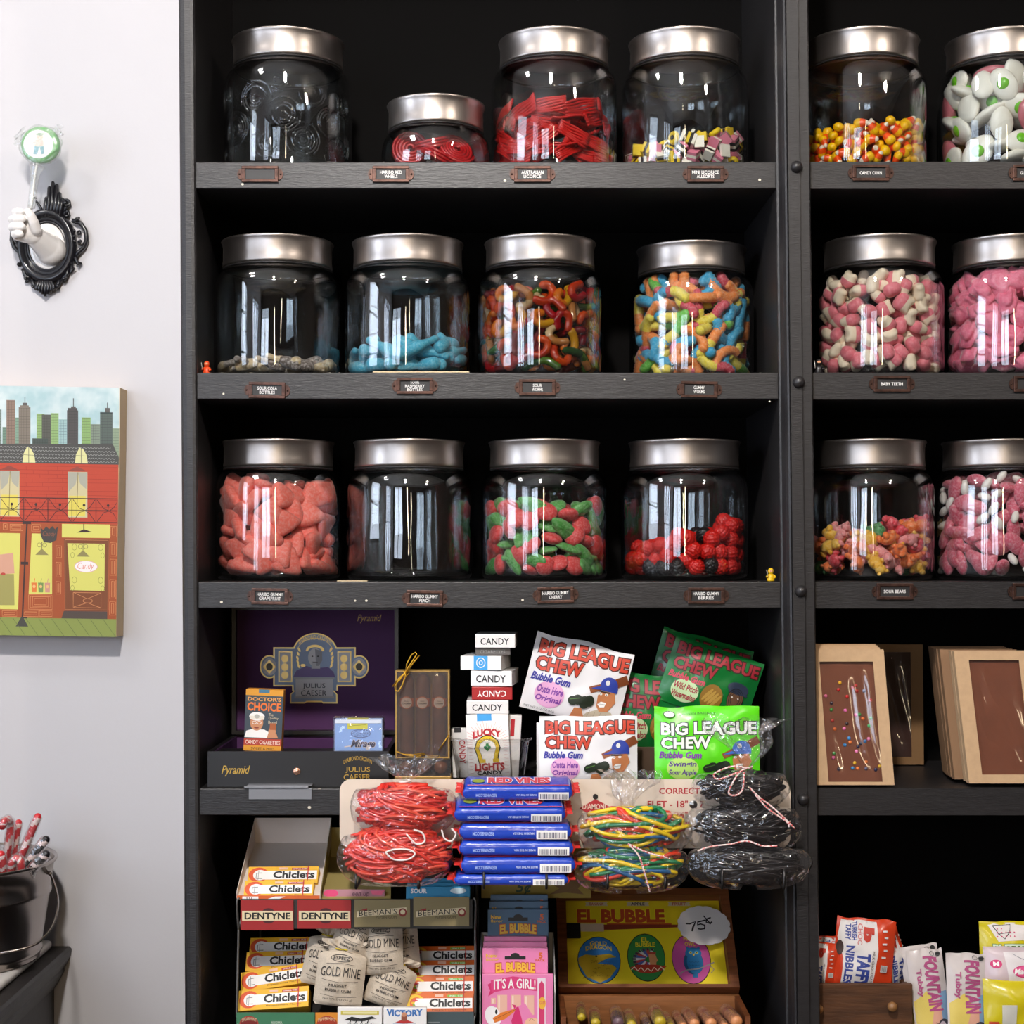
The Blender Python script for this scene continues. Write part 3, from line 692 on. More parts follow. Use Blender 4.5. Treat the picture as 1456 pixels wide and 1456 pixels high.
place('gummy_berry', {0: rbm, 1: rbm, 2: rbm, 3: rbm, 4: rbm, 5: rbm, 6: bbm}, pack(rj, .0102, flat_level(.062, .28, 0, .012, 6), 53), b, '', 'candy', 'gummy berries', 53, 'any', labels={i: ('red bumpy gummy berry in the third shelf jar' if i < 6 else 'black bumpy gummy berry in the third shelf jar') for i in range(7)}, scale=(1.08, 1.2))
b, rj = jar(2, 1236, 'jar less than half full of sugared gummy bears, right of the divider')
BC_ = dict(orange='f0702a', red='dc3a48', yellow='eeb030', green='3f8a4a', pink='e88a8a')
bmm = {k: bear(SUGAR('bear_'+k, v, .25, 700, .4)) for k, v in BC_.items()}
for k_ in ('orange', 'red', 'pink', 'yellow', 'orange', 'red'): bmm[k_+' '*(len(bmm))] = bmm[k_]
place('gummy_bear', bmm, pack(rj, .0122, flat_level(.075, .12, 0, .016, 7), 54), b, '', 'candy', 'gummy bears', 54, 'any', labels={k: 'sugared %s gummy bear in the jar right of the divider' % k.strip() for k in bmm}, scale=(1.15, 1.35))
b, rj = jar(2, 1420, 'jar full of sugared pink ovals mixed with white beans, at the photo edge')
ov = SUGAR('oval_pink', 'd85a70', .3, 500, .3); wb = M('bean_white', 'efe4dc', .35)
om = MB().ball((0, 0, 0), (.0165, .0095, .006), ov, disp=lambda d: 1+.05*noise.noise(d*3)).mesh('pink_oval'); wbm = MB().ball((0, 0, 0), (.0085, .0048, .0045), wb).mesh('white_bean')
place('pink_oval_gummy', {0: om, 1: om, 2: om, 3: wbm}, pack(rj, .0108, flat_level(.150, 0, 0, .006, 8), 55, nmax=700), b, '', 'candy', 'pink ovals and white beans', 55, 'flat', Rj=rj, tilt=.6, labels={0: 'sugared pink oval gummy in the third shelf jar', 1: 'sugared pink oval gummy in the third shelf jar', 2: 'sugared pink oval gummy in the third shelf jar', 3: 'small white bean candy in the third shelf jar'}, scale=(1.15, 1.35))
# ================================================================ fourth shelf
Z4 = SHELF_Z[3] + .0006
def pouch(w, h, th, mat, seed, wr=.0022, crimp=.006, back=.55, slack=0):
    "pillow bag: bellied front and back, flat crimped seams at top and bottom; returns mesh builder and print surface"
    o = Vector((seed*3.7, seed*1.9, 0))
    def S(u, v, side=1):
        e = (1-abs(2*u-1)**2.6)*(1-abs(2*v-1)**3.2); x = (u-.5)*w; z = v*h
        n = noise.noise(Vector((x*38, z*38, 0))+o)*wr + noise.noise(Vector((x*14, z*14, 5))+o)*wr*1.5
        x += slack*noise.noise(Vector((v*2.5, 3, seed)))*w*.05
        z += .004*noise.noise(Vector((u*3, seed, 1)))*(1 if v > .5 else 0)*v
        ed = .0009*math.sin(z*2600)*(1 if v > .95 or v < .05 else 0)
        return Vector((x, -side*(th*e*(1 if side > 0 else back)+.0006)+n*(.35+e)+ed, z))
    mb = MB(); mb.grid(lambda u, v: S(u, v), 34, 30, mat); mb.grid(lambda u, v: S(u, v, -1), 20, 20, mat)
    def fn(u, v, k): p = S(u/(w*1000)+.5, v/(h*1000)); p.y -= k*2.2+.0004; return p
    return mb, fn
gloss_w = M('gloss_white_pack', 'e9e6e4', .32, coat=.3)
# ---- cigar box
pur = M('purple_velvet', '43194d', .75); blackbox = M('black_lacquer_box', '181617', .38)
GOLD2 = M('pale_gold_foil', 'ecc878', .4, .3); BLUE_ = INK('8496b4'); GREY_ = INK('bcbbc0')
p0 = zp('A', 160, 1235, .012); p1 = zp('A', 1330, 1235, .012); x0, x1 = p0.x, p1.x; cxb = (x0+x1)/2; hw = (x1-x0)/2
t = thing('cigar_box', 'open black cigar box with purple lining and gold emblem on the raised lid', 'box', (cxb, .012, Z4))
hb = .0505; dep = .205
mb = MB(); w_ = .006
mb.box(-hw, 0, 0, hw, dep, .005, blackbox); mb.box(-hw, 0, .005, hw, w_, hb, blackbox); mb.box(-hw, dep-w_, .005, hw, dep, hb, blackbox); mb.box(-hw, w_, .005, -hw+w_, dep-w_, hb, blackbox); mb.box(hw-w_, w_, .005, hw, dep-w_, hb, blackbox)
a = ZArt('A', 745, 1235, .012)
a.text('Pyramid', 250, 1098, 435, 1168, GOLD, bold=.01, shear=.35)
a.text('DIAMOND CROWN', 1040, 1062, 1222, 1090, GOLD, arc=26, bold=.005)
a.text('JULIUS', 1052, 1108, 1210, 1146, GOLD, bold=.005); a.text('CAESER', 1040, 1154, 1214, 1192, GOLD, bold=.005)
a.put(mb, frontface(0, 0, 0)); mb.build('body', t)
lining = MB().box(-hw+w_, w_, .005, hw-w_, dep-w_, .0055, pur).box(-hw+w_, w_, .0055, -hw+w_+.0008, dep-w_, hb-.002, pur).box(hw-w_-.0008, w_, .0055, hw-w_, dep-w_, hb-.002, pur).box(-hw+w_, dep-w_-.0008, .0055, hw-w_, dep-w_, hb-.002, pur)
lining.build('lining', t)
MB().box(-hw+w_+.001, w_+.001, .006, hw-w_-.001, .075, .0455, blackbox).build('inner_ledge', t)
MB().lathe([(.0002, -.0022), (.002, -.002), (.0026, -.0012), (.0042, -.0018), (.0055, -.0006), (.0055, 0)], M('rose_gold', 'd9a58a', .25, .9), 20, T=TR((zp('A', 737, 1122, .012).x-cxb, 0, zp('A', 737, 1122, .012).z-Z4), (-PI/2, 0, 0))).build('clasp', t)
yl = dep+.002; lz = hb+.002; lh = 1.3715-Z4-lz
mb = MB().box(-hw, yl, lz, hw, yl+.008, lz+lh, blackbox)
for q in ((-hw, lz, -hw+.006, lz+lh), (hw-.006, lz, hw, lz+lh), (-hw+.006, lz, hw-.006, lz+.006), (-hw+.006, lz+lh-.006, hw-.006, lz+lh)): mb.box(q[0], yl-.016, q[1], q[2], yl, q[3], blackbox)
mb.box(-hw+.006, yl-.0014, lz+.006, hw-.006, yl, lz+lh-.006, pur)
lid = mb.build('lid', t)
ye = yl-.0016; yw = ye+.012
em = ZArt('A', 850, 455, yw, .00025); ec = zp('A', 850, 455, yw)
def plate_(a, m, g):
    a.ell(560, 446, 63-g, 76-g, m); a.ell(1140, 446, 63-g, 76-g, m)
    a.rect(585+g, 320+g, 1118-g, 572-g, m)
    a.ell(855, 365, 148-g, 138-g, m, 30); a.rect(707+g, 365, 1003-g, 600, m)
    a.poly([(707+g, 560), (1003-g, 560), (978-g, 600), (1000-g, 625), (1000-g, 683-g), (905, 683-g), (900, 675-g), (800, 675-g), (790, 683-g), (693+g, 683-g), (693+g, 625), (718+g, 600)], m)
plate_(em, GOLD2, 0); plate_(em, BLUE_, 9)
for s in (560, 1140): em.ell(s, 446, 46, 56, GREY_); em.poly([(s-42, 446), (s, 400), (s+42, 446), (s, 492)], GOLD2); em.ell(s, 446, 22, 24, INK('3a3020'))
for xa in (618, 1000):
    em.rect(xa, 345, xa+90, 545, GOLD2); em.rect(xa+8, 353, xa+82, 537, GREY_)
    for yy in (393, 447, 500): em.ell(xa+42, yy, 23, 25, GOLD2, 16)
em.ring(855, 372, 122, 112, 3, GOLD2, 26, 200, 340)
em.text('DIAMOND CROWN', 752, 270, 960, 300, GOLD2, arc=30)
em.poly([(715, 510), (735, 470), (800, 440), (830, 452), (895, 452), (940, 448), (975, 480), (985, 512)], INK('5c4580'))
em.ell(855, 385, 45, 60, INK('c2bfc2')); em.rect(832, 410, 888, 458, INK('b0adb2')); em.poly([(855, 330), (900, 345), (902, 405), (880, 440), (862, 440)], INK('86858c'))
em.ring(855, 345, 52, 34, 16, GOLD2, 20, 180, 360)
em.ell(838, 378, 6, 4, BLK, 10); em.ell(874, 378, 6, 4, BLK, 10); em.rect(840, 415, 872, 419, INK('55484a'))
for s in (-1, 1):
    for k in range(5): em.ell(855+s*(105+8*math.sin(k*.9)), 440-k*26, 7, 15, GOLD2, 10, rot=s*25)
em.ell(778, 437, 16, 10, GOLD2, 12)
em.rect(730, 515, 970, 640, GREY_); em.rect(718, 515, 980, 528, INK('a5a4a8')); em.rect(722, 636, 978, 650, INK('a5a4a8'))
em.text('JULIUS', 775, 552, 922, 592, INK('3b3f4c'), bold=.01); em.text('CAESER', 764, 597, 930, 634, INK('3b3f4c'), bold=.01)
emb = MB(); em.put(emb, frontface(ec.x-cxb, ye, ec.z-Z4)); emb.build('emblem', lid, label='blue and gold emblem with a laurelled bust')
am = ZArt('A', 1205, 135, yw); pc = zp('A', 1205, 135, yw); am.text('Pyramid', 1128, 108, 1285, 165, M('dull_gold', '8a6a35', .4, .3), shear=.35); mb = MB(); am.put(mb, frontface(pc.x-cxb, ye, pc.z-Z4)); mb.build('lid_lettering', lid)
# ---- packs standing in it
def packbox(name, label, reg, zx, zb, w, h, d, y, mat, art=None, tilt=0, lean=0, z=None, cat='candy pack', group=None, side=None):
    "upright carton; art drawn in close-up pixels about the bottom middle of its front"
    p = zp(reg, zx, zb, y); z = p.z if z is None else z
    t = thing(name, label, cat, (p.x, y, z), (R(lean), R(tilt), 0), group)
    mb = MB().box(-w/2, 0, 0, w/2, d, h, mat, bev=.0009)
    if art: a = ZArt(reg, zx, zb, y); art(a); a.put(mb, frontface(0, -.0001, 0))
    mb.build('carton', t); return t
def art_dr(a):
    o, n, ye_ = INK('d98a2e'), INK('3b4650'), INK('e8b050')
    a.rect(392, 640, 635, 998, n); a.rect(392, 600, 635, 640, INK('d9962a')); a.rect(475, 600, 545, 622, INK('3f6f8a'))
    a.text('DOCTOR\'S', 405, 650, 622, 676, INK('e0a050'), bold=.03); a.text('CHOICE', 405, 684, 622, 740, INK('e8742a'), bold=.03)
    for i, s in enumerate(('The', 'Quality', 'Brand')): a.text(s, 545, 752+i*24, 545+(30, 64, 55)[i], 770+i*24, INK('d8c8a8'))
    sk = INK('c98a62'); a.poly([(394, 912), (405, 870), (440, 858), (520, 858), (560, 880), (590, 912)], WHT)
    a.ell(470, 815, 42, 52, sk); a.ell(470, 775, 50, 28, WHT); a.rect(424, 772, 518, 796, INK('e8e0d4')); a.ell(470, 775, 16, 14, INK('b8b4ac'))
    a.ring(455, 815, 13, 9, 3, WHT, 14); a.ring(486, 815, 13, 9, 3, WHT, 14); a.ell(470, 848, 16, 5, INK('8a3a2a')); a.ell(572, 870, 24, 30, sk); a.rect(556, 815, 596, 858, INK('a85a30')); a.poly([(540, 912), (548, 880), (600, 880), (612, 912)], sk)
    a.rect(392, 917, 635, 962, INK('b03a28')); a.text('CANDY CIGARETTES', 402, 928, 626, 954, INK('f0e0d0'), bold=.01); a.rect(392, 962, 635, 998, INK('d9962a')); a.text('SWEET & MILD', 440, 974, 590, 990, BLK)
packbox('candy_carton', 'small orange and navy candy cigarette carton standing in the open cigar box', 'A', 513, 998, .0545, .0895, .021, .05, INK('cf8a2a'), art_dr, tilt=2.5, z=Z4+.0462)
def art_mi(a):
    a.rect(985, 815, 1284, 992, INK('8fb0e6')); a.ring(1150, 882, 62, 26, 4, INK('58608a'), 24); a.text('QUALITY', 1110, 858, 1192, 872, INK('58608a')); a.text('COFFEE', 1098, 875, 1204, 887, INK('58608a')); a.text('STICKS', 1112, 890, 1192, 902, INK('58608a'))
    a.text('Mirage', 1085, 922, 1245, 985, INK('3c3d56'), bold=.03, shear=.4, outline=INK('d8c8c0')); a.line([(1045, 968), (1085, 962)], 6, INK('d8c8c0'))
    a.rect(985, 792, 1284, 815, INK('cfd6e4'))
tm = packbox('candy_packet', 'light blue soft candy packet with a yellow seal standing in the open cigar box', 'A', 1135, 998, .0695, .0465, .019, .045, INK('a9c0ea'), art_mi, z=Z4+.0462)
yk = zk('A', .045)/1000
sm_ = MB(); al = Art(); 
sm_.box(-.016, -.0006, .0325, .0135, -.0002, .0472, INK('d8d24a')).box(-.016, -.0006, .0468, .0135, .014, .0474, INK('d8d24a')); al.line([(-14, 37), (11, 39)], .5, INK('7a7a2a')); al.line([(-14, 42), (11, 44)], .5, INK('7a7a2a')); al.put(sm_, frontface(0, -.0006, 0)); sm_.build('seal', tm, label='yellow paper seal')
film = CLEAR('cellophane', 'fbfbfd', .06, 2.6, .06, bump=.5, bs=45, haze=.03)
MB().box(-.0365, -.001, .0002, .0365, .0205, .0492, film).build('cellophane', tm)
cg = M('cigar_brown', '6e4426', .6, var=.4, vs=60)
cb_ = zp('A', 800, 965, .12); o = MB().lathe([(.0005, -.045), (.006, -.044), (.0075, -.038), (.0078, .03), (.006, .041), (.0005, .045)], cg, 20).lathe([(.0079, -.012), (.0081, -.011), (.0081, .004), (.0079, .005)], INK('c9a26a'), 20).build('cigar', None, 'brown cigar lying on the purple lining inside the cigar box', 'cigar', loc=(cb_.x, .135, Z4+.0145), rot=(PI/2-.08, 0, .5))
# ---- clear ticket holder hooked on the shelf edge
tk = zp('A', 632, 1240, -.002); tkm = M('grey_clear_plastic', '7c7d82', .25, spec=.7)
t = thing('ticket_holder', 'empty grey plastic ticket holder hooked on the shelf edge under the cigar box', 'ticket holder', (tk.x, -.0022, Z4))
kk = zk('A')/1000
MB().box(-.0448, -.0022, -.0155, .0445, -.0004, -.0004, tkm, bev=.0004).build('front_plate', t)
MB().box(-.0512, -.004, .0002, .0400, -.0012, .0036, tkm, bev=.0006).box(-.047, -.003, .0036, .0445, .012, .0046, tkm).box(-.0448, -.002, -.0006, .0445, .012, .0004, tkm).build('lip', t)

# ---- chocolate cigars in a gold-edged gift box, standing on a second box
goldc = M('gold_card', 'a98648', .42, .35); goldcord = M('gold_cord', 'c9982e', .3, .85)
choc_m = M('milk_chocolate', '6b4028', .42, var=.25, vs=50); 
xb = zp('B', 345, 1390, .03).x
t = thing('gift_box', 'gold based gift box lying under the standing box of three chocolate cigars', 'box', (xb, .022, Z4))
bw = .0405; h2 = .0375
MB().box(-bw, 0, 0, bw, .105, .0135, goldc, bev=.0008).build('base', t)
cov = CLEAR('box_acetate', 'e9e0d8', .07, 2.4, .05, bump=.15, bs=30, haze=.04)
MB().box(-bw+.001, .0012, .0137, bw-.001, .104, h2, cov).build('clear_cover', t)
for k in range(3): MB().lathe([(.0005, -.046), (.008, -.044), (.0098, -.036), (.0098, .036), (.008, .044), (.0005, .046)], choc_m, 20, T=TR((-.025+k*.025, .053, .0245), (PI/2, 0, 0))).build('chocolate_roll', t)
gz = Z4+h2+.0008
t = thing('gift_box', 'upright gold edged clear box of three chocolate cigars tied with gold cord', 'box', (xb-.001, .03, gz), (0, 0, 0))
bw = .039; bh = .1265; e = .0022; bd = .025
mb = MB().box(-bw, bd-.002, 0, bw, bd, bh, goldc)
for q in ((-bw, 0, -bw+e, bh), (bw-e, 0, bw, bh), (-bw+e, 0, bw-e, e*.8), (-bw+e, bh-e*.8, bw-e, bh)): mb.box(q[0], 0, q[1], q[2], bd-.002, q[3], goldc)
a = ZArt('B', 340, 1180, .03); a.text('Pure Milk Chocolate', 205, 1148, 480, 1174, GOLD, shear=.3); a.put(mb, frontface(0, -.0004, 0))
mb.build('tray', t)
MB().box(-bw+e, .0002, e, bw-e, .0006, bh-e, cov).build('clear_window', t)
for k, zx in enumerate((213, 340, 472)):
    cx_ = zp('B', zx, 800, .035).x-xb+.001; r_ = .0104
    c = MB().lathe([(.0005, .003), (r_*.9, .004), (r_, .01), (r_, bh-.022), (r_*.92, bh-.012), (r_*.6, bh-.006), (.0005, bh-.0045)], choc_m, 24, T=TR((cx_, .0125, 0))).build('chocolate_cigar', t)
    zb_ = .080; b_ = MB().lathe([(r_+.0002, zb_-.006), (r_+.0004, zb_-.0055), (r_+.0004, zb_+.0055), (r_+.0002, zb_+.006)], INK('c46a2c'), 24, T=TR((cx_, .0125, 0)))
    ar = Art(.0003); ar.ell(0, 0, 8.6, 9, INK('c46a2c')); ar.ell(0, 0, 7.6, 7.6, INK('d8d2ce')); ar.text('Chocolate', -5.5, -2.4, 5.5, .2, BLK, bold=.02, shear=.3); ar.text('Pure', -2.5, 1.2, 2.5, 3.2, BLK, shear=.3)
    ar.put(b_, lambda u, v, o_: Vector((cx_+(r_+.0006+o_)*math.sin(u*.001/r_), .0125-(r_+.0006+o_)*math.cos(u*.001/r_), zb_+v*.001)), 2); b_.build('paper_band', c, label='orange paper band with white oval')
def zt(pts, y, off): return [zp('B', q[0], q[1], y+(q[2] if len(q) > 2 else 0))-Vector(off) for q in pts]
off = (xb-.001, .03, gz); co_ = MB()
for pts in ([(205, 560), (215, 470), (255, 395), (285, 378), (295, 395), (265, 440), (205, 530), (160, 600), (100, 650)], [(210, 545), (260, 470), (315, 402)], [(205, 560), (180, 640), (150, 690), (125, 680), (120, 650), (150, 600), (215, 520)], [(190, 520), (205, 570), (235, 545)], [(110, 640), (160, 575), (210, 540)]):
    co_.tube(zt([(q[0], q[1], -.004) for q in pts], .026, off), .0011, goldcord, 6)
for pts in ([(553, 1030), (470, 1160)], [(130, 1165), (190, 1190), (260, 1196), (350, 1180)], [(200, 1195), (290, 1212), (360, 1186)]):
    co_.tube(zt(pts, .026, off), .0009, goldcord, 6)
co_.build('gold_bow', t, label='gold elastic cord bow')
# ---- clear cup with candy cigarette packs
cupm = CLEAR('clear_plastic_cup', 'f4f4f4', .05, 2.6, .05, bump=.2, bs=25)
cx_ = zp('B', 885, 1390, .075).x; cy_ = .078
t = thing('plastic_cup', 'clear square plastic cup holding candy cigarette packs', 'cup', (cx_, cy_, Z4))
def cupsec(hwid, z, n=48, fl=0):
    o = []
    for i in range(n):
        a = 2*PI*i/n; c, s = math.cos(a), math.sin(a); q = (abs(c)**5+abs(s)**5)**-.2; q *= 1+fl*(i % 2)
        o.append((hwid*q*c, hwid*q*s, z))
    return o
mb = MB(); secs = [cupsec(.048, .001), cupsec(.0495, .004, fl=.012), cupsec(.0565, .060, fl=.012), cupsec(.0572, .062), cupsec(.0605, .064), cupsec(.0605, .0665), cupsec(.057, .067), cupsec(.0545, .058), cupsec(.047, .0045)]
v = [q for s in secs for q in s]; n = 48
mb.add(v, [(j*n+i, j*n+(i+1) % n, (j+1)*n+(i+1) % n, (j+1)*n+i) for j in range(len(secs)-1) for i in range(n)] + [tuple(range(n-1, -1, -1)), tuple((len(secs)-1)*n+i for i in range(n))], cupm, True); mb.fixn = False
mb.build('cup_body', t)
RED = INK('b8202a'); SKYB = INK('3f9fe0')
def art_lucky(a):
    a.rect(795, 826, 912, 884, SKYB)
    for i in range(25):
        an = R(-8+i*8.2); c, s = math.cos(an), math.sin(an); a.line([(868+118*c, 1065-118*s), (868+(185 if i % 2 else 165)*c, 1065-(185 if i % 2 else 165)*s)], 3, INK('d8a0a0'))
    for i in range(8): a.line([(720, 1100+i*28), (752, 1096+i*28)], 3, INK('d8a0a0')); a.line([(1000, 1100+i*28), (1032, 1104+i*28)], 3, INK('d8a0a0'))
    a.text('LUCKY', 758, 968, 982, 1026, RED, bold=.05, arc=24)
    Y = INK('e8c21c')
    a.line([(806+8, 1215), (800, 1150), (782, 1100), (800, 1050), (840, 1020), (868, 1014), (900, 1020), (940, 1050), (955, 1100), (940, 1150), (930, 1215)], 38, BLK)
    a.line([(808+8, 1212), (802, 1150), (785, 1100), (802, 1052), (842, 1023), (868, 1018), (898, 1023), (937, 1052), (951, 1100), (937, 1150), (928, 1212)], 28, Y)
    a.rect(800, 1186, 850, 1216, Y); a.rect(908, 1186, 958, 1216, Y)
    for i in range(9): an = R(10+i*20); a.ell(868+72*math.cos(an), 1082-56*math.sin(an), 4, 4, INK('6a5a10'), 8)
    for q in ((868, 1076), (852, 1094), (884, 1094), (868, 1108)): a.ell(q[0], q[1], 13, 13, INK('2f8a3c'), 12)
    a.line([(868, 1095), (872, 1125)], 5, INK('2f8a3c')); a.rect(850, 1056, 890, 1061, INK('2f8a3c'))
    a.text('LIGHTS', 762, 1218, 1000, 1278, RED, bold=.05); a.text('CANDY', 778, 1278, 985, 1312, BLK, bold=.04); a.text('CIGARETTES', 800, 1316, 980, 1332, INK('6a6a6a'))
packbox('candy_pack', 'white candy pack with yellow horseshoe and blue seal, frontmost in the clear cup', 'B', 876, 1360, .0615, .0965, .021, .034, gloss_w, art_lucky, tilt=-2.6, lean=-4, z=Z4+.0052, group='candy cigarette packs')
packbox('candy_pack', 'white and red candy pack standing at the right side of the clear cup', 'B', 985, 1360, .0440, .092, .021, .062, gloss_w, lambda a: (a.rect(1020, 890, 1052, 1025, RED),), tilt=3, z=Z4+.0055, group='candy cigarette packs')
packbox('candy_pack', 'white candy pack standing at the left side of the clear cup', 'B', 690, 1360, .040, .072, .020, .066, gloss_w, lambda a: (a.text('CANDY', 640, 1060, 690, 1250, RED, bold=.02, rot=270), a.rect(605, 960, 660, 1000, INK('2a2a2e'))), tilt=-2, z=Z4+.0055, group='candy cigarette packs')
packbox('candy_pack', 'plain white candy pack standing in the clear cup under the stack', 'B', 875, 1360, .058, .0950, .022, .088, gloss_w, None, z=Z4+.0055, group='candy cigarette packs')
zs = Z4+.1012; hh = .0192
def lying(label, zx0, zx1, zy0, zy1, ink, txt, tcol, rot=0, yaw=0, blue=False, y=.04, zz=0):
    w = (zx1-zx0)*zk('B', y)/1000; p = zp('B', (zx0+zx1)/2, zy1, y); h = (zy1-zy0)*zk('B', y)/1000
    t = thing('candy_pack', label, 'candy pack', (p.x, y, zz), (0, 0, R(yaw)), 'candy cigarette packs')
    mb = MB().box(-w/2, 0, 0, w/2, .084, h-.0008, ink, bev=.0007); a = ZArt('B', (zx0+zx1)/2, zy1, y)
    m = (zx0+zx1)/2; q = (zy1-zy0)
    if blue: a.rect(m-58, zy0+4, m+55, zy1-3, SKYB); a.ring(m, (zy0+zy1)/2, 34, 38, 6, WHT, 20); a.ring(m, (zy0+zy1)/2, 14, 16, 5, WHT, 14)
    else: a.text(txt, m-(zx1-zx0)*.37, zy0+q*.31, m+(zx1-zx0)*.35, zy0+q*.78, tcol, bold=.012, rot=rot)
    a.put(mb, frontface(0, -.0001, 0)); mb.build('carton', t); return h
DK = INK('3a3a40')
for lab, q in (('white candy pack lying flat just behind the horseshoe pack, lowest of the stack', (692, 1025, 755, 866, gloss_w, 'CANDY', BLK)), ('red candy pack lying upside down in the stack above the clear cup', (733, 1055, 648, 755, M('gloss_red_pack', 'a81e22', .35), 'CANDY', WHT, 180)),
               ('white candy pack lying flat directly on the upside-down red one', (722, 1053, 522, 648, gloss_w, 'CANDY', BLK, 0, -7)), ('white candy pack with a blue seal, lying second from the top of the stack', (640, 970, 405, 522, gloss_w, '', BLK, 0, -9, True))):
    zs += lying(lab, *q, zz=zs)+.0003
zs += lying('dark wrapped thin candy pack lying between the blue sealed one and the top one', 762, 1040, 348, 405, M('smoke_grey_wrap', '5d5a5a', .3), 'CIGARETTES', INK('8a8a8a'), y=.046, zz=zs)+.0003
lying('white candy pack topmost of the stack above the clear cup', 760, 1078, 235, 348, gloss_w, 'CANDY', BLK, 0, -3, zz=zs)
# ---- shredded gum pouches
def gumart(a, w, h, bgc, tcol, tout, bub, oval, ovt, cap, lines, catcher=False):
    "lettering and a batter, in millimetres on a pouch of w x h"
    X = lambda f: (f-.5)*w; Y = lambda f: f*h
    a.text('BIG LEAGUE', X(.06), Y(.74), X(.97), Y(.93), tcol, bold=.035, outline=tout, ow=.055); a.text('CHEW', X(.06), Y(.53), X(.53), Y(.71), tcol, bold=.035, outline=tout, ow=.055)
    a.ell(X(.26), Y(.24), w*.15, h*.17, oval); a.text('Bubble Gum', X(.04), Y(.385), X(.44), Y(.49), bub, bold=.04, shear=.25)
    for i, l in enumerate(lines): a.text(l, X(.13), Y(.245-i*.125), X(.39), Y(.345-i*.125), ovt, bold=.03, shear=.15)
    sk, dk, cl = INK('c07a4e'), INK('1f2a1c'), INK('b9ad98')
    if catcher:
        a.ell(X(.55), Y(.27), w*.12, h*.2, INK('8a6420')); 
        for k in range(4): a.ell(X(.50+k*.035), Y(.30-k*.02), w*.018, h*.12, INK('b08a3c'), 12, rot=-30)
        a.ell(X(.80), Y(.36), w*.09, h*.19, INK('6a4a34')); a.ell(X(.80), Y(.52), w*.12, h*.09, INK('2a3448')); a.rect(X(.70), Y(.44), X(.92), Y(.475), INK('2a3448'))
        for k in range(3): a.ring(X(.80), Y(.36), w*(.05+.02*k), h*(.1+.03*k), .8, INK('1a1612'), 16)
        a.ell(X(.76), Y(.38), 1.2, 1, WHT, 8); a.ell(X(.83), Y(.38), 1.2, 1, WHT, 8)
        a.poly([(X(.62), Y(.02)), (X(.70), Y(.18)), (X(.9), Y(.18)), (X(.97), Y(.02))], INK('3a2a20')); return
    a.line([(X(.64), Y(.42)), (X(.98), Y(.66))], h*.085, INK('8a4a24')); a.line([(X(.80), Y(.52)), (X(.99), Y(.665))], h*.12, INK('7a3f1e'))
    a.poly([(X(.60), Y(.02)), (X(.66), Y(.13)), (X(.76), Y(.20)), (X(.90), Y(.20)), (X(.97), Y(.10)), (X(.97), Y(.02))], cl)
    for k in range(5): a.line([(X(.66+k*.06), Y(.03)), (X(.69+k*.055), Y(.17))], .5, INK('8f8574'))
    a.poly([(X(.74), Y(.24)), (X(.73), Y(.38)), (X(.76), Y(.44)), (X(.89), Y(.46)), (X(.92), Y(.34)), (X(.86), Y(.20)), (X(.78), Y(.18))], sk)
    a.ell(X(.82), Y(.52), w*.09, h*.13, cap, 20, 0, 180); a.rect(X(.74), Y(.455), X(.915), Y(.53), cap); a.poly([(X(.745), Y(.51)), (X(.645), Y(.45)), (X(.70), Y(.45)), (X(.80), Y(.47))], cap); a.ell(X(.80), Y(.57), w*.022, h*.035, INK('dcdcd8'), 12)
    a.ell(X(.755), Y(.405), w*.016, h*.016, WHT, 10); a.ell(X(.815), Y(.41), w*.018, h*.016, WHT, 10); a.ell(X(.755), Y(.405), .8, .8, BLK, 8); a.ell(X(.815), Y(.41), .8, .8, BLK, 8); a.line([(X(.725), Y(.435)), (X(.845), Y(.44))], 1.4, BLK)
    a.poly([(X(.745), Y(.27)), (X(.775), Y(.31)), (X(.83), Y(.31)), (X(.82), Y(.25)), (X(.775), Y(.235))], WHT); a.line([(X(.75), Y(.275)), (X(.83), Y(.285))], .4, BLK)
    a.poly([(X(.50), Y(.02)), (X(.53), Y(.16)), (X(.60), Y(.17)), (X(.66), Y(.02))], sk)
    for q in ((.50, .24, .05, .06), (.545, .265, .05, .065), (.615, .25, .055, .085), (.66, .28, .05, .075)): a.ell(X(q[0]), Y(q[1]), w*q[2], h*q[3], dk, 14)
    a.line([(X(.47), Y(.25)), (X(.56), Y(.29))], 1.2, INK('4f7a3a'))
def gumpouch(label, reg, zx, zb, w, h, y, mat, args, seed, tilt=0, lean=-6, th=.012, z=None, wr=.002, extra=None, group='shredded gum pouches', hs=1):
    p = zp(reg, zx, zb, y); z = p.z if z is None else z
    t = thing('gum_pouch', label, 'gum pouch', (p.x, y, z), (R(lean), R(tilt), 0), group)
    mb, fn = pouch(w, h, th, mat, seed, wr)
    a = Art(.0001); gumart(a, w*1000, h*1000*hs, *args)
    if extra: extra(a)
    a.put(mb, fn, 5); mb.build('pouch', t); return t
ORG, DRK, BUB, PNK, PTX, CAPB = INK('c8402a'), INK('4a1c14'), INK('3a3a9a'), INK('e2a8d0'), INK('7a3a9a'), INK('2c3f9c')
whp = M('white_foil_pouch', 'e6e4e6', .3, coat=.3); grp = M('dark_green_pouch', '0f6a2c', .3, coat=.3); lime = M('lime_foil_pouch', '5fdb1c', .3, coat=.3)
wa = (None, ORG, DRK, BUB, PNK, PTX, CAPB, ('Outta Here', 'Original'))
gumpouch('white gum pouch standing in front of the tilted white one', 'C', 425, 858, .141, .0985, .030, whp, wa, 3, lean=-3, z=Z4+.0004)
gumpouch('white gum pouch showing only a corner behind the front white one', 'C', 395, 860, .135, .085, .066, whp, wa, 5, lean=-3, z=Z4+.0004)
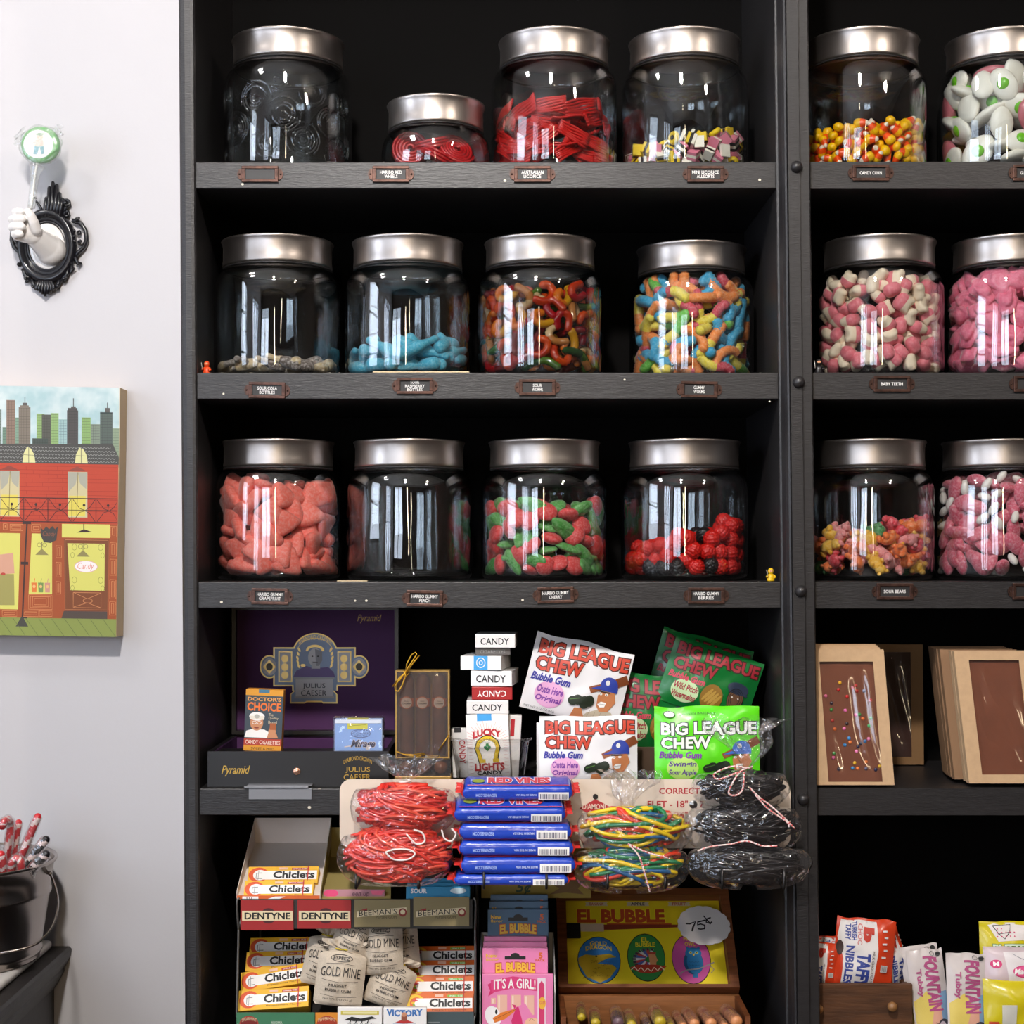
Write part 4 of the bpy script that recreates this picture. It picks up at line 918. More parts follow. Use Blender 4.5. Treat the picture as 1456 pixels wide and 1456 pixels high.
gumpouch('white gum pouch tilted to the right, highest of the white ones', 'C', 318, 585, .1475, .1145, .074, whp, wa, 4, tilt=14, lean=-5, z=Z4+.0910, extra=lambda a: a.text('NET WT 2.12 OZ (60g)', -68, 2, -22, 6, INK('6a6a70')))
ga = (None, INK('9c2430'), INK('3a1a12'), INK('c23a52'), INK('b9d2a0'), INK('9a2f3a'), INK('2a3a5c'), ('Wild Pitch', 'Watermelon'), True)
gumpouch('dark green gum pouch half hidden between the white and the lime ones', 'C', 770, 740, .142, .108, .105, grp, ga, 7, tilt=2, lean=-3, z=Z4+.045)
gumpouch('dark green gum pouch in the back, only its upper left corner showing', 'C', 950, 520, .142, .110, .150, grp, ga, 9, tilt=16, lean=-4, z=Z4+.098)
gumpouch('dark green gum pouch tilted to the right above the lime one', 'C', 1000, 470, .138, .100, .096, grp, ga, 8, tilt=19, lean=-4, z=Z4+.0965)
la = (None, INK('eef2ea'), INK('2a3a2a'), INK('7a2f9a'), INK('b8e070'), INK('5a3a8a'), INK('3a6ac0'), ('Swingin', 'Sour Apple'))
gumpouch('lime green gum pouch standing below the dark green ones', 'C', 1040, 858, .152, .112, .036, lime, la, 6, lean=-4, z=Z4+.0004, hs=.86, extra=lambda a: (a.ell(-55, 102, 8, 4.5, INK('dfe6d8')), a.ring(-55, 102, 8, 4.5, 1, BLK), a.text('PROVEN BASEBALL', -40, 100, 12, 103, INK('1f5a10'))))
# ---- hidden supports of the upper pouches: cartons in the dark behind
MB().box(-.062, 0, 0, .062, .05, .0455, M('brown_carton', '4a3524', .7), bev=.001).build('carton', None, 'low brown carton in the dark behind the gum pouches', 'carton', loc=(zp('C', 770, 740, .13).x, .102, Z4))
# ================================================================ chocolate bars in the right bay
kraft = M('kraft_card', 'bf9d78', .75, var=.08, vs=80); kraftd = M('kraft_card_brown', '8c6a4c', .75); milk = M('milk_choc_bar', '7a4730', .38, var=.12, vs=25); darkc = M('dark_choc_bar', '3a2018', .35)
cello = CLEAR('crinkled_cellophane', 'f8f4f2', .07, 2.2, .09, bump=.25, bs=30, haze=.012, bd=.003)
def chocbox(label, x, z, y, tilt, lean, choc, w=.1100, h=.193, th=.012, mat=kraft, wins=(.0165, .0175, .0165, .0045), beans=None, film_=True):
    t = thing('chocolate_box', label, 'chocolate box', (x, y, z), (R(lean), 0, 0), 'boxed chocolate bars'); sh = math.tan(R(tilt))
    def rack(m): m.v = [(v[0]+sh*v[2], v[1], v[2]) for v in m.v]; return m
    l, tp, r, bt = -w/2+wins[0], h-wins[1], w/2-wins[2], wins[3]
    mb = MB()
    for q in ((-w/2, 0, l, h), (r, 0, w/2, h), (l, 0, r, bt), (l, tp, r, h)): mb.box(q[0], 0, q[1], q[2], .0012, q[3], mat)
    mb.box(-w/2, .0012, 0, -w/2+.001, th, h, mat).box(w/2-.001, .0012, 0, w/2, th, h, mat).box(-w/2+.001, .0012, h-.001, w/2-.001, th, h, mat).box(-w/2+.001, .0012, 0, w/2-.001, th, .001, mat).box(-w/2+.001, th-.001, .001, w/2-.001, th, h-.001, mat)
    rack(mb).build('carton', t)
    if film_: rack(MB().grid(lambda u, v: (l+(r-l)*u, .0018+.0030*abs(math.sin(6.5*(u+.62*v)+2.2*noise.noise(Vector((u*1.6, v*1.3, x*5)))))**1.5*min(1, 6*u*(1-u))*min(1, 6*v*(1-v)), bt+(tp-bt)*v), 60, 70, cello)).build('window_film', t)
    c = rack(MB().box(l-.004, .0052, bt-.002, r+.004, .0098, tp+.004, choc, bev=.001)).build('chocolate_bar', t)
    for (u, v, col) in beans or []:
        random.seed(int(u*7+v)); MB().ball((0, 0, 0), (.0027, .0016, .0025), M('bean_'+col, col, .3), u=12, w=8).build('candy_bean', c, loc=(u/1000, .0046, v/1000), rot=(0, random.random()*3, 0))
    return t
zc = SHELF_Z[3]+.004; k6 = 1/4.466
bl_ = [(298, 509, 'd8a020'), (288, 553, 'a82020'), (400, 527, 'c02828'), (380, 541, 'c02828'), (406, 562, 'b02020'), (343, 597, 'c02828'), (206, 593, 'd86a90'), (242, 638, '3a2a34'), (492, 621, 'c83030'), (240, 680, '3f8a3a'), (330, 685, 'e070a8'), (396, 715, 'e070a8'), (420, 711, '3f9a48'), (441, 738, 'e8702a'), (492, 735, '3f9a48'), (480, 783, '4aa060'), (246, 750, 'b03028'), (260, 803, 'd86a2a'), (338, 769, '2a1a20'), (320, 800, 'd86aa0'), (350, 862, '3f8ac8'), (357, 887, 'e07a3a'), (323, 905, '3f8ac8'), (475, 866, 'd87aa8'), (452, 881, '3a7ab8'), (424, 895, '2a2a3c'), (407, 915, '2a2438'), (396, 945, 'e880b0'), (252, 957, '4a8a4a'), (248, 985, 'c05a80'), (383, 1019, 'd8a828'), (457, 1012, 'e88038'), (370, 1051, '3f90c8'), (402, 1053, 'e87a38'), (281, 1057, '3a3040'), (455, 1054, '5a5a78'), (517, 1060, '2f2f58'), (543, 1040, 'd8b028'), (453, 560, '8a90a8')]
tl = -3.4; zx_b = 384; zy_b = 1157
def beanpos(zx, zy):
    dx, dz = (zx-zx_b)*k6, (zy_b-zy)*k6; return (dx, dz)
pb = zp('E', zx_b, zy_b, .004)
chocbox('front kraft box of milk chocolate dotted with coloured candy beans, beside the divider', pb.x+.001, SHELF_Z[3]+.0042, .004, tl, -5, milk, beans=[beanpos(a_, b_)+(c_,) for a_, b_, c_ in bl_])
for k in range(3): chocbox(('kraft box directly behind the bean-dotted chocolate box', 'kraft box third from the front behind the bean-dotted one', 'kraft box rearmost of the pile behind the bean-dotted one')[k], pb.x-.0005-.001*k, SHELF_Z[3]+.0042+.0018*(k+1), .0215+.0145*k, tl+.4*k, -5, milk, film_=False)
pd = zp('E', 585, 1012, .235)
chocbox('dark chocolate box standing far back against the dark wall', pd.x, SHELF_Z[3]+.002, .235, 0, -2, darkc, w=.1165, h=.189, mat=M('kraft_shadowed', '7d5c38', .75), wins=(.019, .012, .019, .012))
pe = zp('E', 1345, 1135, .004)
order = ('front', 'second', 'third', 'fourth', 'fifth', 'sixth', 'seventh')
for k in range(7):
    zx_ = 1360-[0, 22, 95, 120, 140, 155, 165][k]
    pq = zp('E', zx_, 1135, .004+.02*k)
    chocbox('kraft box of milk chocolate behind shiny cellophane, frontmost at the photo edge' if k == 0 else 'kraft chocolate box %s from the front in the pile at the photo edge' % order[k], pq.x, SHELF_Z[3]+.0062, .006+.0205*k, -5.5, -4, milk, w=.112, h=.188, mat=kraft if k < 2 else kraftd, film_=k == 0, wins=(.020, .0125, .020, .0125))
# ================================================================ sign plate with wire prongs, hung on the fourth shelf
platem = M('cream_enamel', 'e3d2c0', .35, coat=.2, var=.06, vs=12); prm = M('dark_wire', '3a3838', .35, .8); redp = INK('b02a30')
YP = -.0262
pa, pb_ = W(483, 1108, YP), W(1124, 1206, YP)
PC = Vector(((pa.x+pb_.x)/2, YP, pb_.z)); hwp = (pb_.x-pa.x)/2; hp = pa.z-pb_.z
t = thing('display_sign', 'long cream enamel sign with red lettering and wire prongs, hung on the fourth shelf', 'display rack', PC)
r_ = .016; out = []
for cx, cz, a0 in ((hwp-r_, hp-r_, 0), (-hwp+r_, hp-r_, 90), (-hwp+r_, r_, 180), (hwp-r_, r_, 270)):
    for k in range(6): a = R(a0+k*18); out.append((cx+r_*math.cos(a), cz+r_*math.sin(a)))
mb = MB().prism(out, 0, .002, platem)
c0 = zp('H', 500, 300, YP); a = ZArt('H', 500, 300, YP)
a.text('CORRECT', 525, 231, 748, 264, redp, bold=.02); a.text('FLET - 18"', 463, 300, 682, 338, redp, bold=.02); a.text('7 -', 748, 304, 792, 336, redp, bold=.02); a.text('ET - 24"', 500, 360, 682, 394, redp, bold=.02); a.text('- 7"', 590, 416, 690, 450, redp, bold=.02)
a.poly([(90, 342), (178, 292), (275, 342), (178, 392)], redp); a.text('DIAMOND', 108, 318, 250, 348, platem, bold=.02); a.text('2 1/2', 145, 354, 210, 378, platem)
a.ell(178, 278, 14, 15, BLK, 14)
a.put(mb, frontface(c0.x-PC.x, -.0001, c0.z-PC.z))
c1 = zp('G', 230, 300, YP); a = ZArt('G', 230, 300, YP)
a.poly([(195, 275), (215, 252), (300, 252), (300, 312), (195, 312)], redp); a.text('N', 240, 260, 262, 285, platem, bold=.02); a.rect(190, 410, 300, 440, redp)
for k in range(4): a.rect(640+k*22, 252, 655+k*22, 268, redp)
a.put(mb, frontface(c1.x-PC.x, -.0001, c1.z-PC.z))
plate = mb.build('sign_plate', t)
bo = zp('H', 712, 322, YP)
MB().lathe([(.0002, -.003), (.0025, -.0026), (.003, -.0008), (.0055, -.0006), (.0058, -.0001), (.002, .0001), (.002, .0240)], M('zinc', 'a8a8a8', .3, 1), 18, T=TR((bo.x-PC.x, 0, bo.z-PC.z), (-PI/2, 0, 0))).build('bolt', t, label='zinc bolt')
YT = -.097; ZA = W(700, 1264, YT).z
for px, tip in ((506, 1243), (595, 1252), (688, 1240), (777, 1243), (864, 1243), (946, 1247), (1027, 1235), (1115, 1236)):
    x = W(px, 1264, YT).x; zt_ = W(px, tip, YT).z
    MB().tube([(x-PC.x, .0025, .02), (x-PC.x, .0025, -.002), (x-PC.x, .002, ZA-PC.z+.006), (x-PC.x, -.003, ZA-PC.z+.001), (x-PC.x, -.012, ZA-PC.z), (x-PC.x, YT-YP+.004, ZA-PC.z), (x-PC.x, YT-YP+.001, ZA-PC.z+.001), (x-PC.x, YT-YP, ZA-PC.z+.005), (x-PC.x, YT-YP, zt_-PC.z)], .0018, prm, 8).build('prong', t)
# ---- packs of twists, six of them
blu = M('blue_wrapper', '2346b8', .28, coat=.4, bump=.25, bs=45); rdw = M('red_wrapper', 'c8322e', .28, coat=.4)
def twistpack(label, px0, px1, z, h, y, yaw=0, dep=.056, lean=0):
    s_ = (D+y)/D; x0, x1 = (px0-728)*1e-3*s_, (px1-728)*1e-3*s_; w = x1-x0
    t = thing('licorice_pack', label, 'candy pack', ((x0+x1)/2, y, z), (R(lean), 0, R(yaw)), 'blue packs of red licorice twists')
    rnd = random.Random(int(px0*7+z*1000))
    def sec(u):   # rounded block, wrapper ends drawn in
        return 1 if .03 < u < .97 else (.72 if .01 < u < .99 else .38)
    mb = MB(); nu = 26; n = 20; v = []
    for i in range(nu+1):
        u = i/nu; q = sec(u)
        for j in range(n):
            a = 2*PI*(j+.5)/n; c, s2 = math.cos(a), math.sin(a); k = (abs(c)**6+abs(s2)**6)**(-1/6)
            v.append(((u-.5)*w, dep/2-dep/2*k*c*(.95 if q < 1 else 1)+rnd.uniform(-.0003, .0003), h/2+h/2*k*s2*q+rnd.uniform(-.0004, .0004)))
    mb.add(v, [(i*n+j, i*n+(j+1) % n, (i+1)*n+(j+1) % n, (i+1)*n+j) for i in range(nu) for j in range(n)]+[tuple(range(n)), tuple(nu*n+j for j in range(n))], blu, True)
    W_, H_ = w*1000, h*1000; a = Art()
    k_ = H_/22
    a.text('REDVINES.COM', -W_*.38, H_*.30, -W_*.19, H_*.52, INK('9fb4ea'), bold=.03, rot=180); a.text('MADE IN THE USA', -W_*.02, H_*.36, W_*.17, H_*.50, INK('c0ccf0'), bold=.02, rot=180)
    a.rect(W_*.19, H_*.10, W_*.465, H_*.62, WHT); xx = W_*.205
    while xx < W_*.45: bw_ = rnd.choice((.5, .8, 1.2)); a.rect(xx, H_*.16, xx+bw_, H_*.50, INK('4a4a60')); xx += bw_+rnd.choice((.6, .9, 1.3))
    a.put(mb, frontface(0, -.0006, 0))
    b = Art(); b.rect(-W_*.46, 3, W_*.47, 5.5, rdw); dd = dep*1000; b.text('RED VINES', -W_*.27, dd*.24, W_*.30, dd*.74, INK('c83a4a'), bold=.05, outline=INK('e8e0f0'), ow=.05); b.ell(-W_*.36, dep*430, 9, dep*150, INK('8a9a3a'))
    b.put(mb, plane((0, 0, h+.0008), (1, 0, 0), (0, 1, 0)))
    mb.build('wrapper', t)
    for s in (-1, 1):
        e = MB(); e.grid(lambda u, v_: (s*(w/2+.010*u+.0008*math.sin(v_*30)), dep*.10+dep*.80*v_, h*.5+(1-u)*(v_-.5)*0+.0012*math.sin(v_*40)+.0016*u*math.sin(v_*9)), 4, 30, rdw)
        e.grid(lambda u, v_: (s*(w/2-.001+.004*u), dep*.06+dep*.88*v_, h*.5+h*.36*(1-u)), 3, 10, rdw).grid(lambda u, v_: (s*(w/2-.001+.004*u), dep*.06+dep*.88*v_, h*.5-h*.36*(1-u)), 3, 10, rdw)
        e.grid(lambda u, v_: (s*(w/2-.001+.0035*u), dep*.06+.0015*u, h*.5+h*.72*(v_-.5)*(1-.8*u)), 3, 6, rdw)
        e.build('crimped_end', t, label='red crimped wrapper end')
z_ = ZA+.0024; names = ('lowest blue licorice pack, resting directly on the wire prongs', 'blue licorice pack second from the bottom of the stack', 'blue licorice pack third from the bottom of the stack', 'blue licorice pack fourth from the bottom of the stack', 'blue licorice pack just below the topmost, its red lettering showing', 'topmost blue licorice pack of the stack, set back')
for i, (a0, a1, hh_, y, yaw) in enumerate(((646, 808, .0165, -.091, 0), (656, 818, .0236, -.092, 1), (653, 815, .0222, -.091, 0), (653, 812, .0234, -.091, -1), (646, 804, .0222, -.089, 1), (658, 814, .0215, -.076, 0))):
    twistpack(names[i], a0, a1, z_+(.0060 if i == 5 else 0), hh_-.0008, y, yaw, lean=13 if i > 3 else 0, dep=.044 if i == 5 else .056); z_ += hh_
# ---- bags of laces
filmb = CLEAR('bag_film', 'fdfdfe', .07, 2.2, .08, bump=1, bs=48, haze=.012, bd=.010)
twine = M('red_white_twine', 'e8d8d4', .8, var=.5, vs=420, vcol='c84848', lo=.5, hi=.55); twinew = M('white_twine', 'e8dcd6', .8)
def laces(label, px, py, w, h, y, d, mats, n, rr, seed, group):
    s_ = (D+y)/D; c = W(px, py, y); w *= s_*1e-3; h *= s_*1e-3; rnd = random.Random(seed); mb = MB()
    for k in range(n):
        m = rnd.choice(mats); a0 = rnd.uniform(0, 6.28); turns = rnd.uniform(.8, 1.5); q0 = rnd.uniform(.35, 1); zc = rnd.uniform(-.8, .8); tilt = rnd.uniform(-.8, .8); ph = rnd.uniform(0, 6)
        pts = []
        for i in range(34):
            t_ = a0+turns*6.28*i/33; q = q0*(1+.10*math.sin(3*t_+ph)); zz = zc+.3*math.sin(2*t_+ph)+tilt*math.cos(t_)
            zz = max(-1, min(1, zz)); e = math.sqrt(max(.25, 1-abs(zz)**2.6*.8))
            pts.append((.5*w*q*e*math.cos(t_), .5*d*q*e*math.sin(t_), .5*h*zz*.92))
        mb.tube(pts, rr, m, 6)
    return mb.build('candy_laces', None, label, 'candy laces', group, loc=c, kind=None)
def bag(label, px, py, w, h, y, d, neck, ruff, seed, group, twm, knot_z=None, twpts=(), droop=.1):
    "px, py: middle of the belly; w, h its size; neck: (px, py) of the knot; ruff: (width, height) of the gathered top, in photo pixels"
    s_ = (D+y)/D; c = W(px, py, y); W_, H_ = w*s_*1e-3, h*s_*1e-3; kn = W(neck[0], neck[1], y)-c; rw, rh = ruff[0]*s_*1e-3, ruff[1]*s_*1e-3
    t = thing('candy_bag', label, 'candy bag', c, (0, 0, 0), group); o = Vector((seed*5.1, 2, seed)); mb = MB()
    def S(u, v):
        a = 2*PI*u; ca, sa = math.cos(a), math.sin(a)
        if v < .62:
            q = v/.62; zz = -math.cos(q*PI*.80); prof = math.sin(q*PI*.80+.02)**.55 if q > .0 else .12
            prof = max(prof, .10); f = max(0, (q-.86)/.14); f = f*f*(3-2*f)
            x = .5*W_*ca*prof*(1-f*.80); yy = .5*d*sa*prof*(1-f*.80); z = .5*H_*zz
            cor = max(0, 1-q*2.2)*abs(ca)**6; x *= 1+.10*cor; z -= droop*H_*cor
            x = x*(1-f)+f*(kn.x+x*.6); z = z*(1-f)+f*(kn.z-.012*(1-f))
            pl = 1+.10*f*math.cos(a*9)
        else:
            q = (v-.62)/.38; g = .09+.91*q**.9; x = kn.x+.5*rw*ca*g+.25*rw*q*noise.noise(Vector((q*2, seed, 1))); yy = .5*rw*.45*sa*g+.012*q; z = kn.z+rh*q*(1+.25*noise.noise(Vector((ca*2.2, sa*2.2, seed)))); pl = 1+.22*math.cos(a*7+seed)*(.3+q)
        n = .0035*noise.noise(Vector((x*34, z*34, yy*34))+o)+.002*noise.noise(Vector((x*90, z*90, yy*90))+o)
        r0 = Vector((ca, sa, 0)); return Vector((x*pl if v > .62 else x, yy*pl, z))+r0*n
    mb.grid(S, 72, 52, filmb); mb.build('film', t)
    tw = MB(); kq = [(kn.x+.0075*math.cos(i*.6), .0075*math.sin(i*.6), kn.z-.002+i*.0004) for i in range(12)]
    tw.tube(kq, .0013, twm, 6); tw.build('twine_tie', t, label='string tied around the neck')
    for pts in twpts: tw = MB().tube(smooth([W(q[0], q[1], y-d*(.5 if len(q) < 3 else q[2]))-c for q in pts]), .0013, twm, 6); tw.build('twine_end', t, label='loose string')
    return t
lr = [M('lace_red', 'e23a2c', .3, coat=.4), M('lace_red_deep', 'c92a22', .3, coat=.4), M('lace_red_light', 'ea5038', .3, coat=.4)]
RB = [M('lace_yellow', 'e8c418', .3, coat=.4)]*3+[M('lace_green', '1f7a4a', .3, coat=.4)]*3+[M('lace_scarlet', 'd0381f', .3, coat=.4)]*2+[M('lace_blue', '1f5a8a', .3, coat=.4)]
lk = [M('lace_black', '171416', .22, coat=.5), M('lace_black_b', '211c1d', .25, coat=.4)]
g1 = 'bagged bundles of candy laces'; g2 = 'tied clear bags of candy laces'
laces('red candy laces inside the lower red bag', 565, 1214, 144, 82, -.0610, .042, lr, 150, .0025, 1, g1)
laces('red candy laces inside the upper red bag', 574, 1146, 130, 66, -.0610, .042, lr, 120, .0025, 2, g1)
bag('lower clear bag of red laces resting on the two leftmost prongs', 562, 1214, 166, 90, -.0610, .052, (590, 1180), (70, 12), 1, g2, twinew, twpts=[[(578, 1186), (592, 1200), (604, 1196), (600, 1184), (588, 1180)], [(548, 1212), (560, 1222), (580, 1222), (590, 1214), (580, 1208), (560, 1208), (548, 1212)]], droop=.02)
bag('upper clear bag of red laces with its ruffled neck standing up', 573, 1146, 150, 82, -.0610, .052, (576, 1112), (88, 34), 2, g2, twinew, twpts=[[(628, 1180), (632, 1192), (642, 1196), (648, 1186), (642, 1178)]], droop=.02)
laces('rainbow coloured candy laces inside the lower rainbow bag', 898, 1230, 148, 56, -.0610, .042, RB, 48, .0031, 3, g1)
laces('rainbow coloured candy laces inside the upper rainbow bag', 902, 1178, 146, 62, -.0610, .042, RB, 44, .0031, 5, g1)
bag('lower clear bag of rainbow laces resting on the prongs', 896, 1230, 170, 66, -.0610, .052, (893, 1202), (60, 10), 3, g2, twine, twpts=[[(893, 1200), (908, 1216), (916, 1240), (924, 1268)], [(893, 1200), (920, 1212), (950, 1220)]], droop=.12)
bag('upper clear bag of rainbow laces with its ruffled neck standing up', 902, 1178, 164, 76, -.0610, .052, (896, 1150), (76, 52), 4, g2, twine, droop=.03)
laces('black licorice laces inside the lowest black bag', 1066, 1227, 152, 50, -.0610, .042, lk, 70, .0024, 6, g1)
laces('black licorice laces inside the middle black bag', 1058, 1174, 144, 64, -.0610, .042, lk, 75, .0024, 7, g1)
laces('black licorice laces inside the topmost black bag', 1053, 1119, 118, 48, -.0610, .042, lk, 60, .0024, 8, g1)
bag('lowest clear bag of black laces resting on the two rightmost prongs', 1065, 1226, 178, 62, -.0610, .052, (1060, 1198), (60, 8), 5, g2, twine, twpts=[[(992, 1210), (1010, 1204), (1040, 1200), (1062, 1196), (1085, 1203), (1105, 1203)]], droop=.14)
bag('middle clear bag of black laces between two others', 1056, 1173, 168, 78, -.0610, .052, (1072, 1139), (60, 8), 6, g2, twine, twpts=[[(1066, 1120, .6), (1078, 1132, .6), (1096, 1146, .6), (1112, 1160, .6), (1130, 1178, .6)], [(1074, 1130, .6), (1092, 1150, .6), (1118, 1168, .6), (1122, 1176, .6)]], droop=.04)
bag('topmost clear bag of black laces with its ruffled neck standing up', 1053, 1118, 138, 60, -.0610, .052, (1062, 1092), (104, 66), 7, g2, twine, twpts=[[(1062, 1092), (1050, 1100), (1036, 1126), (1046, 1131), (1056, 1122), (1058, 1098)], [(1062, 1092), (1040, 1090), (1016, 1100), (1022, 1108), (1050, 1098)]], droop=.03)
# ================================================================ lowest shelf, left bay
Z5 = SHELF_Z[4]+.0006
def slab(mb, q, th, mat, up=None):
    "four-cornered sheet of thickness th"
    q = [Vector(p) for p in q]; n = (q[1]-q[0]).cross(q[3]-q[0]).normalized()*th
    mb.add(q+[p-n for p in q], [(0, 1, 2, 3), (7, 6, 5, 4), (0, 4, 5, 1), (1, 5, 6, 2), (2, 6, 7, 3), (3, 7, 4, 0)], mat)
wire = M('grey_rack_wire', '6e6c69', .4, .6); rackm = M('dark_rack_tray', '33302e', .5)
xl, xr = zp('I', 68, 600, .016).x, zp('I', 1362, 600, .016).x; xc = (xl+xr)/2; wr = (xr-xl)/2
t = thing('gum_rack', 'grey wire counter rack of chewing gum with red and tan strips, on the lowest shelf', 'gum rack', (xc, .016, Z5)); of = Vector((xc, .016, Z5))
zt1, zt0 = zp('I', 700, 530, .016).z, zp('I', 700, 695, .016).z      # top strip
zb1 = zp('I', 700, 1150, .008).z                                       # lower strip, top edge
tr = MB()
tr.box(-wr+.004, .004, zt0-of.z, wr-.004, .006, zt1-of.z-.001, rackm)
slab(tr, [(-wr+.004, .05, zt0-of.z+.022), (wr-.004, .05, zt0-of.z+.022), (wr-.004, .20, zt0-of.z+.060), (-wr+.004, .20, zt0-of.z+.060)], .002, rackm)
tr.build('upper_tray', t)
tr = MB(); tr.box(-wr+.004, -.004, .0, wr-.004, -.002, zb1-of.z-.001, rackm)
slab(tr, [(-wr+.004, -.002, zb1-of.z-.034), (wr-.004, -.002, zb1-of.z-.034), (wr-.004, .20, zb1-of.z+.036), (-wr+.004, .20, zb1-of.z+.036)], .002, rackm); tr.build('lower_tray', t)
for s in (-1, 1):
    MB().tube(smooth([(s*(wr-.001), -.006, 0), (s*(wr-.001), -.006, zb1-of.z-.01), (s*(wr+.0005), -.004, zb1-of.z), (s*wr, .008, zt0-of.z-.006), (s*wr, .006, zt0-of.z), (s*(wr+.001), .001, zt1-of.z-.006), (s*(wr-.002), .003, zt1-of.z+.001)], 5), .0016, wire, 8).tube([(s*wr, .010, zt0-of.z), (s*wr, .2, zt0-of.z+.07), (s*wr, .2, 0)], .0016, wire, 8).build('side_wire', t)
def strip(name, x0, x1, y0, y1, yy, bg, art, label=None):
    p = zp('I', (x0+x1)/2, y1, yy); k = zk('I', yy)/1000; w = (x1-x0)*k; h = (y1-y0)*k
    mb = MB().box(-w/2, -.0012, 0, w/2, 0, h, bg); a = ZArt('I', (x0+x1)/2, y1, yy); art(a); a.put(mb, frontface(0, -.0013, 0))
    return mb.build(name, t, label, loc=Vector((p.x, yy+.002, p.z))-of)
dr, tan_, cre = INK('9c2424'), INK('8f8058'), INK('e0cfa8')
def dent(x0, x1):
    def f(a):
        a.ell((x0+x1)/2+8, 622, 44, 42, INK('4a1c20')); a.rect(x0+8, 595, x1-4, 648, cre); a.text('DENTYNE', x0+22, 604, x1-16, 641, BLK, bold=.03)
    return f
strip('label_strip', 84, 372, 537, 700, .0165, dr, dent(84, 372), 'red gum strip, the first of two'); strip('label_strip', 394, 686, 535, 692, .0165, dr, dent(394, 686), 'red gum strip, the second of two')
def beem(x0, x1):
    def f(a):
        a.poly([(x0+14, 600), (x0+90, 592), (x1-20, 575), (x1-18, 610), (x0+90, 622), (x0+14, 630)], cre); a.poly([(x0+30, 592), (x0+70, 580), (x0+70, 592)], dr); a.text("BEEMAN'S", x0+26, 592, x1-72, 622, BLK, slope=10); a.ell(x1-40, 603, 22, 23, INK('8a2a24')); a.ell(x1-40, 601, 13, 13, cre)
        a.text('PEPSIN GUM', x0+118, 622, x1-74, 636, INK('4a3f28'))
    return f
strip('label_strip', 704, 1008, 533, 683, .0165, tan_, beem(704, 1008), 'tan gum strip, the first of two'); strip('label_strip', 1026, 1330, 520, 678, .0165, tan_, beem(1026, 1330), 'tan gum strip, the second of two')
strip('label_strip', 62, 488, 1150, 1255, .0075, INK('3f7a58'), lambda a: (a.ell(130, 1212, 52, 44, INK('b03a30')), a.ell(130, 1212, 46, 38, INK('7a2420')), a.text('SPEARMINT', 92, 1182, 172, 1200, cre, arc=8), a.text('AROMA', 250, 1196, 312, 1212, INK('d8e0d0'))), 'green gum strip')
strip('label_strip', 492, 640, 1150, 1255, .0075, INK('d88a2a'), lambda a: (a.ell(555, 1212, 56, 44, INK('a83a24')), a.text('PEPPERMINT', 508, 1182, 602, 1200, cre, arc=8)), 'orange gum strip')
strip('label_strip', 1096, 1355, 1146, 1255, .0075, INK('465458'), lambda a: (a.rect(1105, 1200, 1170, 1206, INK('8a9090')),), 'slate grey gum strip')
# two loose packs tucked in front of the lower tray
def flat_pack(label, x0, x1, y0, y1, yy, bg, art):
    p = zp('I', (x0+x1)/2, y1, yy); k = zk('I', yy)/1000; w = (x1-x0)*k; h = (y1-y0)*k
    tt = thing('gum_packet', label, 'gum packet', (p.x, yy, p.z), (R(-4), 0, 0), 'white gum packets at the rack front'); mb = MB().box(-w/2, 0, 0, w/2, .009, h, bg, bev=.0008); a = ZArt('I', (x0+x1)/2, y1, yy); art(a); a.put(mb, frontface(0, -.0002, 0)); mb.build('wrapper', tt)
def croc(a):
    a.rect(630, 1140, 838, 1162, INK('c8b84a')); a.rect(640, 1145, 828, 1157, INK('e0d8a0')); a.poly([(650, 1188), (690, 1172), (740, 1182), (800, 1170), (825, 1182), (800, 1184), (760, 1196), (700, 1196)], BLK); a.text('TROPICAL FRUIT', 665, 1204, 812, 1216, INK('5a5a5a'))
    for k in range(4): a.line([(685+k*32, 1192), (678+k*32, 1206)], 5, BLK)
flat_pack('white gum packet with a dark creature drawing at the front of the gum rack', 612, 855, 1122, 1250, -.004, gloss_w, croc)
def vic(a):
    a.text('VICTORY', 878, 1128, 1078, 1165, INK('3a6fb0'), bold=.05, arc=-8); a.poly([(925, 1204), (975, 1184), (1030, 1204), (975, 1208)], INK('b82a2a')); a.rect(960, 1164, 990, 1195, INK('8a4a34')); a.ell(975, 1160, 14, 12, INK('c88a6a')); a.line([(915, 1212), (1040, 1212)], 5, INK('3a6fb0'))
flat_pack('white gum packet with blue lettering at the front of the gum rack', 862, 1098, 1124, 1250, -.004, gloss_w, vic)
